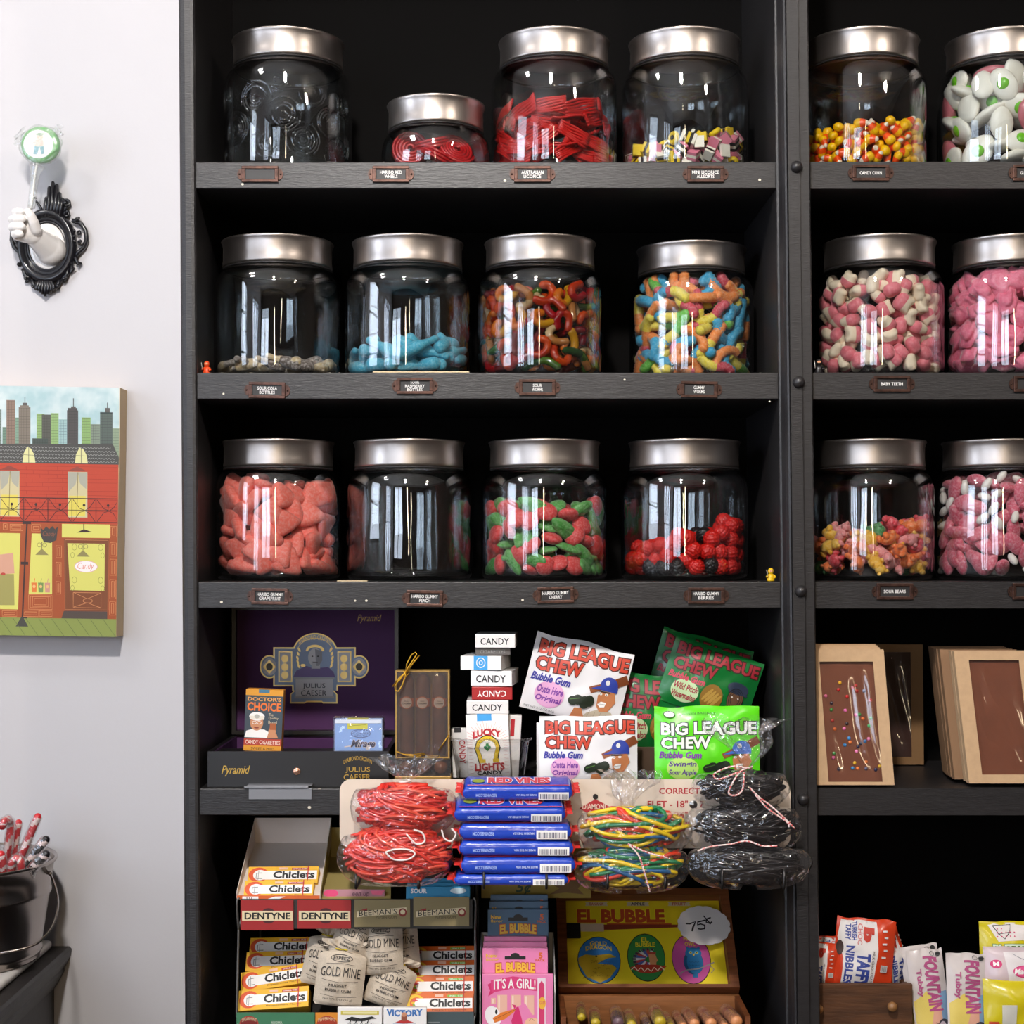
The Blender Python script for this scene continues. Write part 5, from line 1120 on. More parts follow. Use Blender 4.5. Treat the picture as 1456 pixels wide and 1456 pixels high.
# ---- open cartons on the upper tray
wc = M('white_carton_inside', 'e8dcd4', .75); oc_ = INK('d8642a')
def carton(label, fl, fr_, fb, bl, br, bt, crease, yf_, yb2, mat, lip=None, lipart=None, ft=None):
    F = lambda zx, zy: zp('I', zx, zy, yf_); B = lambda zx, zy: zp('I', zx, zy, yb2); o = F((fl+fr_)/2, fb)
    tt = thing('gum_carton', label, 'carton', o, (0, 0, 0), 'open cartons in the gum rack'); mb = MB()
    f0, f1, b0, b1, c0, c1 = F(fl, fb)-o, F(fr_, fb)-o, B(bl, bt)-o, B(br, bt)-o, B(bl, crease)-o, B(br, crease)-o
    lh_ = .006
    slab(mb, [f0, f1, c1, c0], .0008, mat); slab(mb, [c0, c1, b1, b0], .0008, mat)
    up = Vector((0, 0, lh_))
    slab(mb, [f0, c0, b0, f0+up*2], .0008, mat); slab(mb, [c1, f1, f1+up*2, b1], .0008, mat)
    mb.build('tray', tt)
    if lip:
        l = MB().box(f0.x, -.001, 0, f1.x, -.0002, .0058, lip)
        if lipart: a = ZArt('I', (fl+fr_)/2, fb, yf_); lipart(a); a.put(l, frontface(0, -.0011, 0))
        l.build('front_lip', tt, 'orange printed front lip' if lip == oc_ else None)
carton('open white carton with two yellow gum boxes, leftmost on the upper rack tray', 66, 516, 532, 165, 577, 88, 222, .0235, .175, wc, oc_, lambda a: (a.rect(95, 515, 182, 530, WHT), a.text('10', 118, 517, 148, 529, INK('8a2a1a')), a.poly([(225, 530), (275, 515), (330, 515), (290, 530)], WHT)))
carton('open cream carton beside the white one, half hidden by the enamel sign', 524, 900, 532, 578, 900, 140, 300, .0235, .175, M('cream_carton', 'a8965a', .75))
# ---- chewing gum boxes
def gumbox(label, reg, zx, zy, w, h, y, kind, tilt=0, lean=-38, under=None):
    "zx, zy: middle of the lower front edge"
    p = zp(reg, zx, zy, y); tt = thing('gum_box', label, 'gum box', p, (R(lean), R(tilt), 0), 'boxes of candy coated gum'); W_, H_ = w*1000, h*1000
    yl_, o_, r_ = (INK('eab21e'), INK('d8501c'), INK('b83a1c')) if kind == 'y' else (INK('d8641c'), INK('e8c020'), INK('7ab02c'))
    mb = MB().box(-w/2, 0, 0, w/2, .022, h, yl_, bev=.0006); a = Art(.00008); l = -W_/2
    a.rect(l+.3, .3, -l-.3, H_-.3, yl_); a.ell(l+W_*.15, H_*.52, W_*.14, H_*.42, o_); a.ell(l+W_*.17, H_*.50, W_*.095, H_*.30, WHT if kind == 'y' else INK('d8601c')); 
    a.rect(l+W_*.17, H_*.24, -l-W_*.02, H_*.74, WHT)
    if kind == 'y':
        a.line([(l+W_*.20, H_*.62), (l+W_*.12, H_*.60), (l+W_*.12, H_*.30), (l+W_*.21, H_*.30)], 1.1, INK('6a6a6a')); a.line([(l+W_*.15, H_*.72), (l+W_*.15, H_*.22)], .7, INK('8a8a8a'))
    else:
        for i, c in enumerate(('c83a2a', '6ab02a', 'e8c020', 'd83a5a')): a.rect(l+W_*(.10+.02*(i % 2)), H_*(.28+.1*i), l+W_*(.16+.03*(i % 2)), H_*(.36+.1*i), INK(c))
        a.ell(l+W_*.19, H_*.48, W_*.045, H_*.14, WHT)
    a.text('Chiclets', l+W_*.36, H_*.30, -l-W_*.05, H_*.72, BLK, bold=.035); a.rect(l+W_*.62, H_*.78, l+W_*.86, H_*.90, r_); a.text('SMALL SIZE', l+W_*.64, H_*.80, l+W_*.84, H_*.88, WHT)
    a.text('Peppermint Flavor', l+W_*.40, H_*.10, -l-W_*.10, H_*.20, INK('6a3a1a')); a.rect(l+W_*.44, H_*.80, l+W_*.56, H_*.92, INK('e8b8a0')); a.rect(-l-W_*.155, .2, -l-W_*.14, H_, INK('c02a20'))
    a.put(mb, frontface(0, -.0001, 0))
    b = Art(.00008); b.text('THE ORIGINAL CANDY COATED GUM', l+W_*.2, 3, -l-W_*.1, 7, INK('6a4a1a')); b.rect(-l-W_*.155, .2, -l-W_*.14, 21.5, INK('c02a20')); b.put(mb, plane((0, 0, -.0001), (1, 0, 0), (0, -1, 0)) if False else plane((0, .0, h+.0001), (1, 0, 0), (0, 1, 0)))
    mb.build('box', tt)
gumbox('yellow gum box standing at the back of the white carton', 'I', 312, 446, .103, .0275, .056, 'y', tilt=-.5)
gumbox('yellow gum box at the front of the white carton', 'I', 288, 524, .100, .0275, .0245, 'y', tilt=-.5)
gumbox('yellow gum box deepest in shade at the back of the lower rack tray', 'I', 312, 838, .1, .0290, .112, 'y', tilt=-1)
gumbox('yellow gum box second from the back of the lower rack tray', 'I', 290, 918, .098, .0300, .085, 'y', tilt=-2)
gumbox('yellow gum box tilted up at its right end on the lower rack tray', 'I', 268, 1012, .098, .0310, .058, 'y', tilt=-9)
gumbox('yellow gum box frontmost on the left of the lower rack tray', 'I', 262, 1128, .102, .0310, .030, 'y', tilt=-4)
for k, (zx, zy, y, lab) in enumerate(((1182, 885, .112, 'orange gum box rearmost in the right row of the lower rack tray'), (1180, 965, .085, 'orange gum box second from the back in the right row'), (1170, 1055, .058, 'orange gum box third from the back in the right row'), (1165, 1148, .030, 'orange gum box frontmost in the right row of the lower rack tray'))):
    gumbox(lab, 'I', zx, zy+4, .100, .0300, y, 'o', tilt=-.6)
# pink and blue packets peeping over the tan strips
def strippack(label, x0, x1, y0, y1, yy, bg, art, cat='gum packet'):
    p = zp('I', (x0+x1)/2, y1, yy); k = zk('I', yy)/1000; w = (x1-x0)*k; h = (y1-y0)*k
    tt = thing('gum_packet', label, cat, (p.x, yy, p.z), (R(-18), 0, 0)); mb = MB().box(-w/2, 0, 0, w/2, .010, h, bg, bev=.001); a = ZArt('I', (x0+x1)/2, y1, yy); art(a); a.put(mb, frontface(0, -.0002, 0)); mb.build('wrapper', tt)
strippack('pink gum packet peeping over the tan strips of the gum rack', 532, 870, 478, 560, .030, INK('a8707a'), lambda a: (a.ell(575, 500, 40, 20, INK('d82a6a')), a.text('een up', 690, 495, 785, 522, INK('6a3a4a'), bold=.03, shear=.2), a.poly([(790, 486), (868, 486), (850, 510), (800, 505)], INK('d85a7a'))))
for k in range(3): strippack(('bright blue gum packet in front, peeping over the tan strips', 'bright blue gum packet in the middle, peeping over the tan strips', 'bright blue gum packet at the back, peeping over the tan strips')[k], 985+k*6, 1335-k*3, 462-k*22, 548-k*22, .030+.014*k, INK('1f8ab8'), lambda a: (a.text('SOUR', 1010, 474, 1100, 500, WHT, bold=.04), a.ell(1270, 486, 44, 16, INK('cfe4ea'))))
# ---- cloth sacks of nugget gum
cloth = M('unbleached_cotton', 'cfc0ac', .9, bump=.35, bs=700, var=.08, vs=400)
twy = M('yellow_tie', 'c8b020', .6)
def sack(label, zx, zy, w, h, y, tilt, lean, seed, full=True):
    p = zp('I', zx, zy, y); tt = thing('cloth_sack', label, 'sack', p, (R(lean), R(tilt), 0), 'small cloth sacks of nugget gum'); o = Vector((seed*3.3, seed, 0))
    def S(u, v, side=1):
        nk = 1-.72*math.exp(-((v-.86)/.055)**2)-(.10 if v < .04 else 0); X = (u-.5)*w*nk*(1-.06*(v > .86)); e = (1-abs(2*u-1)**2.4)
        b = .0145*e*(math.sin(min(1, v/.86)*PI)**.5 if v < .86 else 0)+.003*e
        n = noise.noise(Vector((X*45, v*h*45, 0))+o)*.0022+noise.noise(Vector((X*110, v*h*60, 3))+o)*.0010
        if v > .86: n += .0022*math.sin(u*26+seed)
        return Vector((X, -side*b-n*(.4+e) if side > 0 else b*.7-n, v*h))
    mb = MB().grid(lambda u, v: S(u, v), 32, 36, cloth).grid(lambda u, v: S(u, v, -1), 20, 24, cloth)
    W_, H_ = w*1000, h*1000; a = Art(.00005); bk = INK('2a2624')
    a.ring(0, H_*.735, W_*.22, H_*.052, .9, bk); a.text('ESPEEZ', -W_*.17, H_*.71, W_*.17, H_*.76, bk, bold=.02)
    a.text('GOLD MINE', -W_*.40, H_*.44, W_*.41, H_*.585, bk, arc=2); a.text('NUGGET', -W_*.20, H_*.30, W_*.17, H_*.345, bk, bold=.02); a.text('BUBBLE GUM', -W_*.27, H_*.225, W_*.26, H_*.27, bk, bold=.02); a.text('Net Wt. 2 oz (56 g)', -W_*.30, H_*.09, W_*.30, H_*.13, bk)
    a.line([(-W_*.36, H_*.40), (0, H_*.375), (W_*.38, H_*.40)], .6, bk); a.line([(-W_*.36, H_*.17), (0, H_*.145), (W_*.38, H_*.17)], .6, bk); a.line([(-W_*.30, H_*.64), (0, H_*.665), (W_*.30, H_*.64)], .6, bk)
    a.put(mb, lambda u, v, k: S(u/W_+.5, v/H_)+Vector((0, -k*6-.0006, 0)), 3)
    mb.build('cloth_bag', tt)
    MB().tube([(w*.155*math.cos(q*.45), .0055*math.sin(q*.45)-.001, h*.86) for q in range(15)], .0012, twy, 6).build('drawstring', tt, label='yellow drawstring')
sack('cloth sack standing at the front of the pile in the gum rack', 610, 1112, .0700, .0920, .016, 6, -10, 1)
sack('cloth sack leaning at the left behind the front sack', 500, 1000, .052, .0840, .050, 12, -10, 2)
sack('cloth sack on top with its upper half hidden under the tan strips', 858, 940, .0610, .0860, .038, -2, -8, 3)
sack('cloth sack tipped on its side on top of the front sack', 655, 850, .055, .066, .036, 22, -12, 4)
sack('cloth sack lying low at the right of the front sack', 860, 1115, .064, .075, .034, 20, -16, 5)
sack('cloth sack squeezed in at the back right of the pile', 960, 912, .058, .080, .072, -6, -8, 6)
# ---- blue and pink bubble gum cigar packs in a display carton
yk_ = .03
steel_c = M('silver_card', '9a9894', .4, .2)
def hangart(a, x0, x1, y0, band, txt):
    pass
def headcard(label, x0, x1, y0, y1, y, bg, tcol, full=None, h_extra=0):
    p = zp('J', (x0+x1)/2, y1, y); k = zk('J', y)/1000; w = (x1-x0)*k; h = (y1-y0)*k+h_extra
    tt = thing('cigar_gum_pack', label, 'gum pack', (p.x, y, p.z-h_extra), (R(-5), 0, 0), 'bubble gum cigar packs'); mb = MB().box(-w/2, 0, 0, w/2, .008, h, bg, bev=.0006)
    a = Art(.00006, ((x0+x1)/2, y1+h_extra/k, zk('J', y))); m = (x0+x1)/2; hw_ = (x1-x0)/2; X = lambda f: m+hw_*f
    oy = INK('e8b83a'); rd_ = INK('b83a2a')
    a.text('New', X(-.90), y0+28, X(-.55), y0+48, oy, bold=.04); a.text('flavor', X(-.90), y0+50, X(-.50), y0+64, oy, bold=.02)
    a.text('5', X(.72), y0+22, X(.84), y0+52, INK('d8642a'), bold=.05); a.text('PACK', X(.62), y0+54, X(.92), y0+66, INK('d8642a'), bold=.03)
    a.rect(X(-.32), y0+40, X(.32), y0+56, BLK); a.ell(X(0), y0+38, 22, 14, BLK)
    a.text('EL BUBBLE', X(-.6), y0+76, X(.6), y0+122, oy, bold=.05, arc=6, outline=rd_, ow=.05)
    if full: full(a, X)
    a.put(mb, frontface(0, -.0002, 0)); mb.build('card', tt); return tt
bluc = INK('4a6a86'); pkc = M('gloss_pink_pack', 'e884b4', .35, coat=.2)
headcard('blue bubble gum cigar pack rearmost, behind the pink ones', 130, 413, 118, 330, .085, bluc, None, h_extra=.05); headcard('blue bubble gum cigar pack in the middle, behind the pink ones', 124, 414, 150, 330, .071, bluc, None, h_extra=.05); headcard('blue bubble gum cigar pack frontmost of the blue ones', 116, 416, 188, 330, .057, bluc, None, h_extra=.05)
headcard('pink bubble gum cigar pack rearmost of the pink ones', 98, 408, 325, 520, .043, pkc, None, h_extra=.06); headcard('pink bubble gum cigar pack second from the back of the pink ones', 94, 410, 352, 520, .031, pkc, None, h_extra=.06); headcard('pink bubble gum cigar pack directly behind the front one', 90, 413, 380, 520, .019, pkc, None, h_extra=.06)
yy = .004; k = zk('J', yy)/1000; pp = zp('J', 264, 900, yy)
tt = thing('cigar_gum_pack', 'front pink bubble gum cigar pack with a stork and a banner', 'gum pack', pp, (R(-4), 0, 0), 'bubble gum cigar packs')
mb = MB().box(-176*k, 0, 0, 176*k, .010, 390*k, pkc, bev=.0008); a = ZArt('J', 264, 900, yy, .00006)
hotp = INK('d02a6a')
a.poly([(115, 560), (145, 545), (145, 600), (118, 618), (128, 588)], hotp); a.poly([(130, 540), (240, 520), (358, 535), (358, 592), (240, 578), (135, 600)], INK('d83a78')); a.text("IT'S A GIRL!", 146, 534, 352, 584, WHT, bold=.02, arc=5)
for x0, y0 in ((132, 625), (162, 610), (230, 610), (295, 612)): a.rect(x0, y0, x0+(24 if x0 == 132 else 50), y0+(30 if x0 == 132 else 95), INK('e8b4a0')); a.rect(x0+6, y0+4, x0+14, y0+(26 if x0 == 132 else 88), INK('f2d4c4'))
a.rect(150, 700, 215, 800, pkc); a.poly([(180, 700), (300, 650), (345, 720), (345, 800), (180, 800)], pkc)
a.ell(142, 715, 38, 52, INK('f2eeee'), 24, rot=-20); a.ell(155, 690, 12, 20, WHT); a.ell(158, 692, 6, 12, BLK, 12); a.poly([(140, 722), (185, 695), (272, 672), (200, 728), (150, 745)], INK('e07a2a')); a.line([(150, 728), (262, 676)], 2, INK('7a3a1a'))
a.poly([(235, 655), (255, 660), (250, 680)], hotp); a.poly([(258, 668), (232, 735), (245, 800), (295, 800), (285, 730), (268, 668)], hotp); a.ell(335, 752, 38, 32, INK('eab896')); a.line([(320, 735), (332, 722), (345, 735)], 2, INK('8a5a3a'))
a.rect(362, 528, 402, 800, INK('e8d8e0')); a.poly([(368, 560), (382, 540), (396, 560), (396, 800), (368, 800)], INK('d0386a')); a.ell(385, 650, 17, 30, INK('e8b03a')); a.text('GUM', 372, 640, 398, 656, rd_ if 'rd_' in globals() else hotp)
a.put(mb, frontface(0, -.0002, 0)); mb.build('card', tt)
pl_ = zp('J', 76, 900, .0); pr_ = zp('J', 450, 900, .0); z0 = Z5
tt = thing('display_carton', 'narrow silver display carton holding the blue and pink gum packs', 'carton', ((pl_.x+pr_.x)/2, .0, Z5)); wh_ = (pr_.x-pl_.x)/2; ht_ = zp('J', 450, 560, 0).z-Z5; hb_ = zp('J', 440, 300, .095).z-Z5
mb = MB()
for s in (-1, 1): mb.add([(s*wh_, 0, 0), (s*wh_, .10, 0), (s*wh_, .10, hb_), (s*wh_, .05, hb_-.01), (s*wh_, .012, ht_+.012), (s*wh_, 0, ht_-.01), (s*(wh_-.0015), 0, 0), (s*(wh_-.0015), .10, 0), (s*(wh_-.0015), .10, hb_), (s*(wh_-.0015), .05, hb_-.01), (s*(wh_-.0015), .012, ht_+.012), (s*(wh_-.0015), 0, ht_-.01)], [(0, 1, 2, 3, 4, 5), (11, 10, 9, 8, 7, 6)]+[(i, 6+i, 6+(i+1) % 6, (i+1) % 6) for i in range(6)], steel_c)
mb.box(-wh_+.0015, .0985, 0, wh_-.0015, .10, hb_, steel_c).box(-wh_+.0015, 0, 0, wh_-.0015, .0985, .0015, steel_c).box(-wh_+.0015, 0, .0015, wh_-.0015, .0012, .03, steel_c); mb.build('carton', tt)
# ---- old yellow price card behind
p = zp('J', 357, 128, .125); k = zk('J', .125)/1000
mb = MB().box(-272*k, 0, 0, 268*k, .0015, .075, INK('8a7420')); a = ZArt('J', 357, 128, .125, .00006)
a.text('5¢', 255, 48, 335, 112, INK('1f3a1c'), bold=.02, shear=.15); a.poly([(430, 60), (520, 36), (600, 40), (560, 80), (590, 110), (500, 100), (420, 110), (470, 80)], INK('6a4a1c')); a.line([(100, 45), (620, 40)], 4, INK('a83a2a'))
a.put(mb, frontface(0, -.0002, 0)); tt = thing('price_card', 'yellow price card reading five cents behind the blue gum packs', 'price card', p); mb.build('card', tt)
MB().box(-.030, 0, 0, .022, .05, p.z-Z5-.0008, M('brown_carton', '4a3524', .7), bev=.001).build('carton', None, 'plain brown carton in the dark, under the yellow price card', 'carton', loc=(p.x-.030, .1215, Z5))
# ---- wooden cigar box of bubble gum cigars
cedar = M('cedar_wood', '7a4526', .45, bump=.12, bs=40, var=.35, vs=14, stretch=(1, 6, 14)); cedl = M('cedar_inside', '9a6238', .5, bump=.12, bs=40, var=.25, vs=14, stretch=(1, 6, 14))
h0, h1, t0, t1 = zp('J', 465, 600, .105), zp('J', 1355, 600, .105), zp('J', 455, 135, .225), zp('J', 1290, 135, .225)
wbx = (h1.x-h0.x)/2; hx = (h0.x+h1.x)/2; hz = h0.z
tt = thing('wooden_cigar_box', 'open wooden cigar box with a yellow printed lid, on the lowest shelf', 'box', (hx, .105, Z5)); bh_ = hz-Z5; fy = -.118
mb = MB(); w_ = .0075
mb.box(-wbx, fy, 0, wbx, 0, .005, cedar).box(-wbx, fy, .005, wbx, fy+w_, bh_-.012, cedar).box(-wbx, -w_, .005, wbx, 0, bh_-.001, cedl).box(-wbx, fy+w_, .005, -wbx+w_, -w_, bh_-.001, cedar).box(wbx-w_, fy+w_, .005, wbx, -w_, bh_-.001, cedar)
mb.build('body', tt)
dv = Vector((0, .225-.105, t0.z-hz)); Lh = dv.length+.009; ang = math.atan2(dv.y, dv.z)
L = MB().box(-wbx, .004, 0, wbx, .010, Lh, cedar)
for q in ((-wbx, 0, -wbx+.0135, Lh), (wbx-.0135, 0, wbx, Lh), (-wbx+.0135, 0, wbx-.0135, .006), (-wbx+.0135, Lh-.0125, wbx-.0135, Lh)): L.box(q[0], -.010, q[1], q[2], .004, q[3], cedar)
lid = L.build('lid', tt, loc=(0, -.001, bh_+.0045), rot=(-ang, 0, 0))
yb_ = INK('cdb414'); pw_ = wbx-.0150; PW = pw_*1000; PH = (Lh-.020)*1000
a = Art(.00006); LT = lambda f: -PW+2*PW*f; VT = lambda f: 6+PH*f
a.rect(-PW, 6, PW, 6+PH, yb_)
red_ = INK('a8401c'); 
a.text('EL BUBBLE', LT(.07), VT(.74), LT(.64), VT(.90), red_, bold=.05, outline=INK('e0c020'), ow=.03); a.rect(LT(.26), VT(.715), LT(.68), VT(.735), red_)
for x, s in ((.20, 'BANANA'), (.47, 'APPLE'), (.74, 'FRUIT')): a.poly([(LT(x-.075), VT(.94)), (LT(x+.075), VT(.94)), (LT(x+.065), VT(.965)), (LT(x+.075), VT(.985)), (LT(x-.075), VT(.985)), (LT(x-.065), VT(.965))], INK('b8a890')); a.text(s, LT(x-.045), VT(.945), LT(x+.045), VT(.98), red_ if s != 'APPLE' else BLK, bold=.02)
a.rect(LT(0), VT(.56), LT(.09), VT(.74), BLK); a.rect(LT(.09), VT(.64), LT(.24), VT(.73), INK('b8a088')); a.rect(LT(.24), VT(.66), LT(.72), VT(.72), INK('7a2f1c'))
a.poly([(LT(.12), VT(.58)), (LT(.3), VT(.66)), (LT(.6), VT(.68)), (LT(.9), VT(.70)), (LT(1), VT(.62)), (LT(1), VT(.0)), (LT(0), VT(0)), (LT(0), VT(.52))], INK('d8c018'))
# gold dragon emblem
ex, ey, rx_, ry_ = LT(.20), VT(.315), PW*.275, PH*.265
a.ell(ex, ey, rx_, ry_, BLK); a.ell(ex, ey, rx_*.97, ry_*.97, INK('2a6fae')); a.text('GOLD', ex-13, ey+ry_*.62, ex+13, ey+ry_*.80, INK('d8b018'), bold=.03); a.text('DRAGON', ex-20, ey+ry_*.38, ex+20, ey+ry_*.58, INK('d8b018'), bold=.03, arc=3)
a.poly([(ex-rx_*.95, ey+4), (ex-rx_*.6, ey+10), (ex-rx_*.2, ey+8), (ex+rx_*.5, ey+11), (ex+rx_*.8, ey+5), (ex+rx_*.4, ey+3), (ex+rx_*.1, ey-2), (ex-rx_*.1, ey-6), (ex+rx_*.6, ey-8), (ex+rx_*.8, ey-14), (ex+rx_*.45, ey-ry_*.75), (ex, ey-ry_*.95), (ex-rx_*.6, ey-ry_*.7), (ex-rx_*.95, ey-6)], INK('b8981c')); a.ell(ex-rx_*.12, ey+6.5, 2, 1.6, BLK, 8)
random.seed(2)
for i in range(26): u, v = random.uniform(-.75, .45), random.uniform(-.8, -.05); a.ring(ex+rx_*u, ey+ry_*v, 2.2, 1.8, .5, INK('6a5410'), 8, 0, 180)
# feathered headdress emblem
ex, ey = LT(.50), VT(.345); a.ell(ex, ey, rx_*.88, ry_*1.02, BLK); a.ell(ex, ey, rx_*.85, ry_*.98, INK('2f7a3a')); a.text('EL', ex-6, ey+ry_*.66, ex+6, ey+ry_*.84, INK('d8c018'), bold=.03); a.text('BUBBLE', ex-15, ey+ry_*.44, ex+15, ey+ry_*.63, INK('d8c018'), bold=.03)
for i in range(13):
    an = R(75+i*17); c, s = math.cos(an), math.sin(an); x, y = ex+4, ey-4; a.line([(x+6*c, y+5*s), (x+24*c, y+19*s)], 4.2, INK(('c8c4c0', 'a83a3a', '4a5a9a')[i % 3])); a.line([(x+20*c, y+16*s), (x+25*c, y+20*s)], 3.2, INK('3a2a3a'))
a.poly([(ex+4, ey+6), (ex+13, ey+8), (ex+16, ey-2), (ex+18, ey-6), (ex+15, ey-8), (ex+14, ey-14), (ex+5, ey-14)], INK('c88a5a')); a.rect(ex+3, ey+5, ex+15, ey+9, INK('a83a2a'))
a.poly([(ex-26, ey-18), (ex-14, ey-13), (ex+14, ey-13), (ex+30, ey-16), (ex+20, ey-24), (ex+4, ey-28), (ex-12, ey-26)], INK('a8321c')); a.line([(ex-24+i*5, ey-(19 if i % 2 else 25)-abs(i-5)*-.6) for i in range(11)], 1.6, INK('e8dcc0'))
# pink owl emblem
ex, ey = LT(.785), VT(.325); a.ell(ex, ey, rx_*.90, ry_*1.06, BLK); a.ell(ex, ey, rx_*.87, ry_*1.03, INK('b84a8a')); a.text('PINK', ex-9, ey+ry_*.78, ex+9, ey+ry_*.94, INK('d8c018'), bold=.03); a.text('OWL', ex-8, ey+ry_*.55, ex+8, ey+ry_*.72, INK('d8c018'), bold=.03)
ob = INK('1f6a9a'); a.ell(ex+3, ey-6, 15, 21, INK('174a70')); a.ell(ex+5, ey-6, 12, 20, ob); a.ell(ex+4, ey+10, 12.5, 10, ob); a.poly([(ex-7, ey+16), (ex-6, ey+22), (ex, ey+18)], ob); a.poly([(ex+15, ey+16), (ex+14, ey+22), (ex+8, ey+18)], ob)
for s in (-4, 5): a.ell(ex+4+s, ey+11, 4, 3.4, INK('2f8ab8')); a.ell(ex+4+s, ey+11, 2, 2, INK('d8c018'), 10); a.ell(ex+4+s, ey+11, 1, 1, BLK, 8)
a.poly([(ex+2.5, ey+9), (ex+6.5, ey+9), (ex+4.5, ey+4.5)], INK('d8b018'))
for i in range(9): a.ring(ex-1+(i % 3)*5, ey-4-(i//3)*6, 2.2, 2, .6, INK('174a70'), 8, 180, 360)
a.line([(ex-18, ey-24), (ex-8, ey-19), (ex+10, ey-17), (ex+26, ey-10), (ex+34, ey-6)], 1.8, INK('8a8480')); a.line([(ex+26, ey-10), (ex+33, ey-18), (ex+28, ey-24)], 1.2, INK('8a8480')); a.line([(ex-14, ey-22), (ex-20, ey-28)], 1.2, INK('8a8480')); a.rect(ex, ey-32, ex+8, ey-26, ob)
pm = MB(); a.put(pm, frontface(0, .0038, 0)); pm.build('lid_print', lid)
MB().lathe([(.0002, .007), (.0035, .0062), (.0042, .003), (.003, .001), (.004, 0)], M('brass', 'a8803a', .3, .9), 14, T=TR((zp('J', 872, 120, .225).x-hx, -.003, Lh))).build('catch', lid, label='small brass catch')
# scalloped price tag clipped to the lid
yt_ = min((abs(zp('J', 1182, 262, q*.0005).z-(hz+.0045+(q*.0005+.019-.104)/dv.y*dv.z)), q*.0005) for q in range(150, 480))[1]
pt_ = zp('J', 1182, 262, yt_); kk_ = zk('J', yt_)/1000; sc_o = []
for i in range(112):
    an = 2*PI*i/112; q = 1+.045*abs(math.sin(an*8)); sc_o.append((126*kk_*q*math.cos(an), 108*kk_*q*math.sin(an)))
tt = thing('price_tag', 'white scalloped price tag with black handwriting on the cigar box lid', 'price tag', pt_, (-ang, R(3), 0))
mb = MB().prism(sc_o, 0, .0008, INK('cfc9c6')); a = ZArt('J', 1182, 262, yt_, .00006)
a.line([(1092, 258), (1112, 258), (1142, 244), (1128, 275), (1122, 300)], 9, BLK); a.line([(1192, 232), (1152, 246), (1150, 262), (1166, 256), (1186, 262), (1184, 282), (1164, 286), (1150, 284)], 8, BLK); a.line([(1218, 216), (1196, 226), (1194, 244), (1210, 250), (1224, 240)], 7, BLK); a.line([(1182, 208), (1216, 254)], 6, BLK)
a.put(mb, frontface(0, -.0001, 0)); mb.build('card', tt)
gc_ = {'yellow': M('gumcigar_yellow', 'b8a024', .4), 'orange': M('gumcigar_orange', 'd08a58', .4), 'brown': M('gumcigar_brown', '6a5058', .4)}
wrp = CLEAR('gum_wrap', 'f6f2f0', .07, 2.2, .08, bump=.6, bs=90, haze=.03)
for k, (zx, zy, r_, c, lab) in enumerate(((575, 655, 22, 'yellow', 'yellow gum cigar leftmost in the wooden cigar box'), (640, 682, 26, 'yellow', 'yellow gum cigar second from the left in the wooden box'), (745, 680, 30, 'brown', 'brown wrapped gum cigar between two pairs of yellow ones'), (806, 692, 27, 'yellow', 'yellow gum cigar to the right of the wide brown one'), (880, 705, 22, 'brown', 'thin brown gum cigar in the middle of the wooden box'), (936, 678, 32, 'yellow', 'widest yellow gum cigar in the wooden box'), (988, 700, 20, 'yellow', 'thin yellow gum cigar next to the first orange one'), (1040, 697, 22, 'orange', 'first orange gum cigar counted from the left'), (1092, 686, 28, 'orange', 'second orange gum cigar counted from the left'), (1168, 685, 30, 'orange', 'third orange gum cigar counted from the left'), (1230, 698, 22, 'orange', 'fourth orange gum cigar counted from the left'), (1285, 676, 32, 'orange', 'rightmost orange gum cigar in the wooden box'))):
    p = zp('J', zx, zy, .085); rr = r_*zk('J', .085)/1000
    tt = thing('gum_cigar', lab, 'gum cigar', p, (R(84), 0, R(-2+k*.4)), 'bubble gum cigars in the wooden box')
    MB().lathe([(.0004, 0), (rr*.55, .0012), (rr*.85, .005), (rr, .012), (rr, .088), (rr*.8, .094), (.0004, .095)], gc_[c], 20).build('gum', tt)
    MB().lathe([(rr*1.02, .030), (rr*1.04, .031), (rr*1.04, .046), (rr*1.02, .047)], INK('c8a83a' if c == 'brown' else 'a83a2a'), 20).build('band', tt)
    MB().lathe([(.0004, -.0012), (rr*.6, .0003), (rr*.92, .0045), (rr*1.1, .012), (rr*1.1, .088), (rr*.85, .096)], wrp, 20).build('wrapper', tt)
# ================================================================ lowest shelf, right bay
dw = M('worn_brown_wood', '5a3820', .55, bump=.25, bs=30, var=.45, vs=10, stretch=(1, 3, 9))
q0, q1 = zp('K', 98, 640, .0225), zp('K', 748, 640, .0225); kx = (q0.x+q1.x)/2; kw = (q1.x-q0.x)/2; kh = q0.z-Z5
tt = thing('wooden_crate', 'worn wooden drawer crate holding taffy packs, on the lowest right shelf', 'crate', (kx, .0225, Z5))
mb = MB().box(-kw, 0, 0, kw, .009, kh, dw, bev=.001).box(-kw, .009, 0, -kw+.008, .18, kh-.006, dw).box(kw-.008, .009, 0, kw, .18, kh-.006, dw).box(-kw+.008, .172, 0, kw-.008, .18, kh, dw).box(-kw+.008, .009, 0, kw-.008, .172, .006, dw)
mb.box(-kw, -.012, 0, kw+.020, 0, .030, dw, bev=.001); mb.build('body', tt)
for zx, zy in ((608, 770), (140, 785)):
    p = zp('K', zx, zy, .0225); MB().lathe([(.003, .001), (.0035, -.004), (.0068, -.009), (.0072, -.012), (.005, -.0155), (.0002, -.0165)], M('knob_wood', '8a6038', .45), 20, T=TR((p.x-kx, 0, p.z-Z5), (-PI/2, 0, 0))).build('knob', tt)
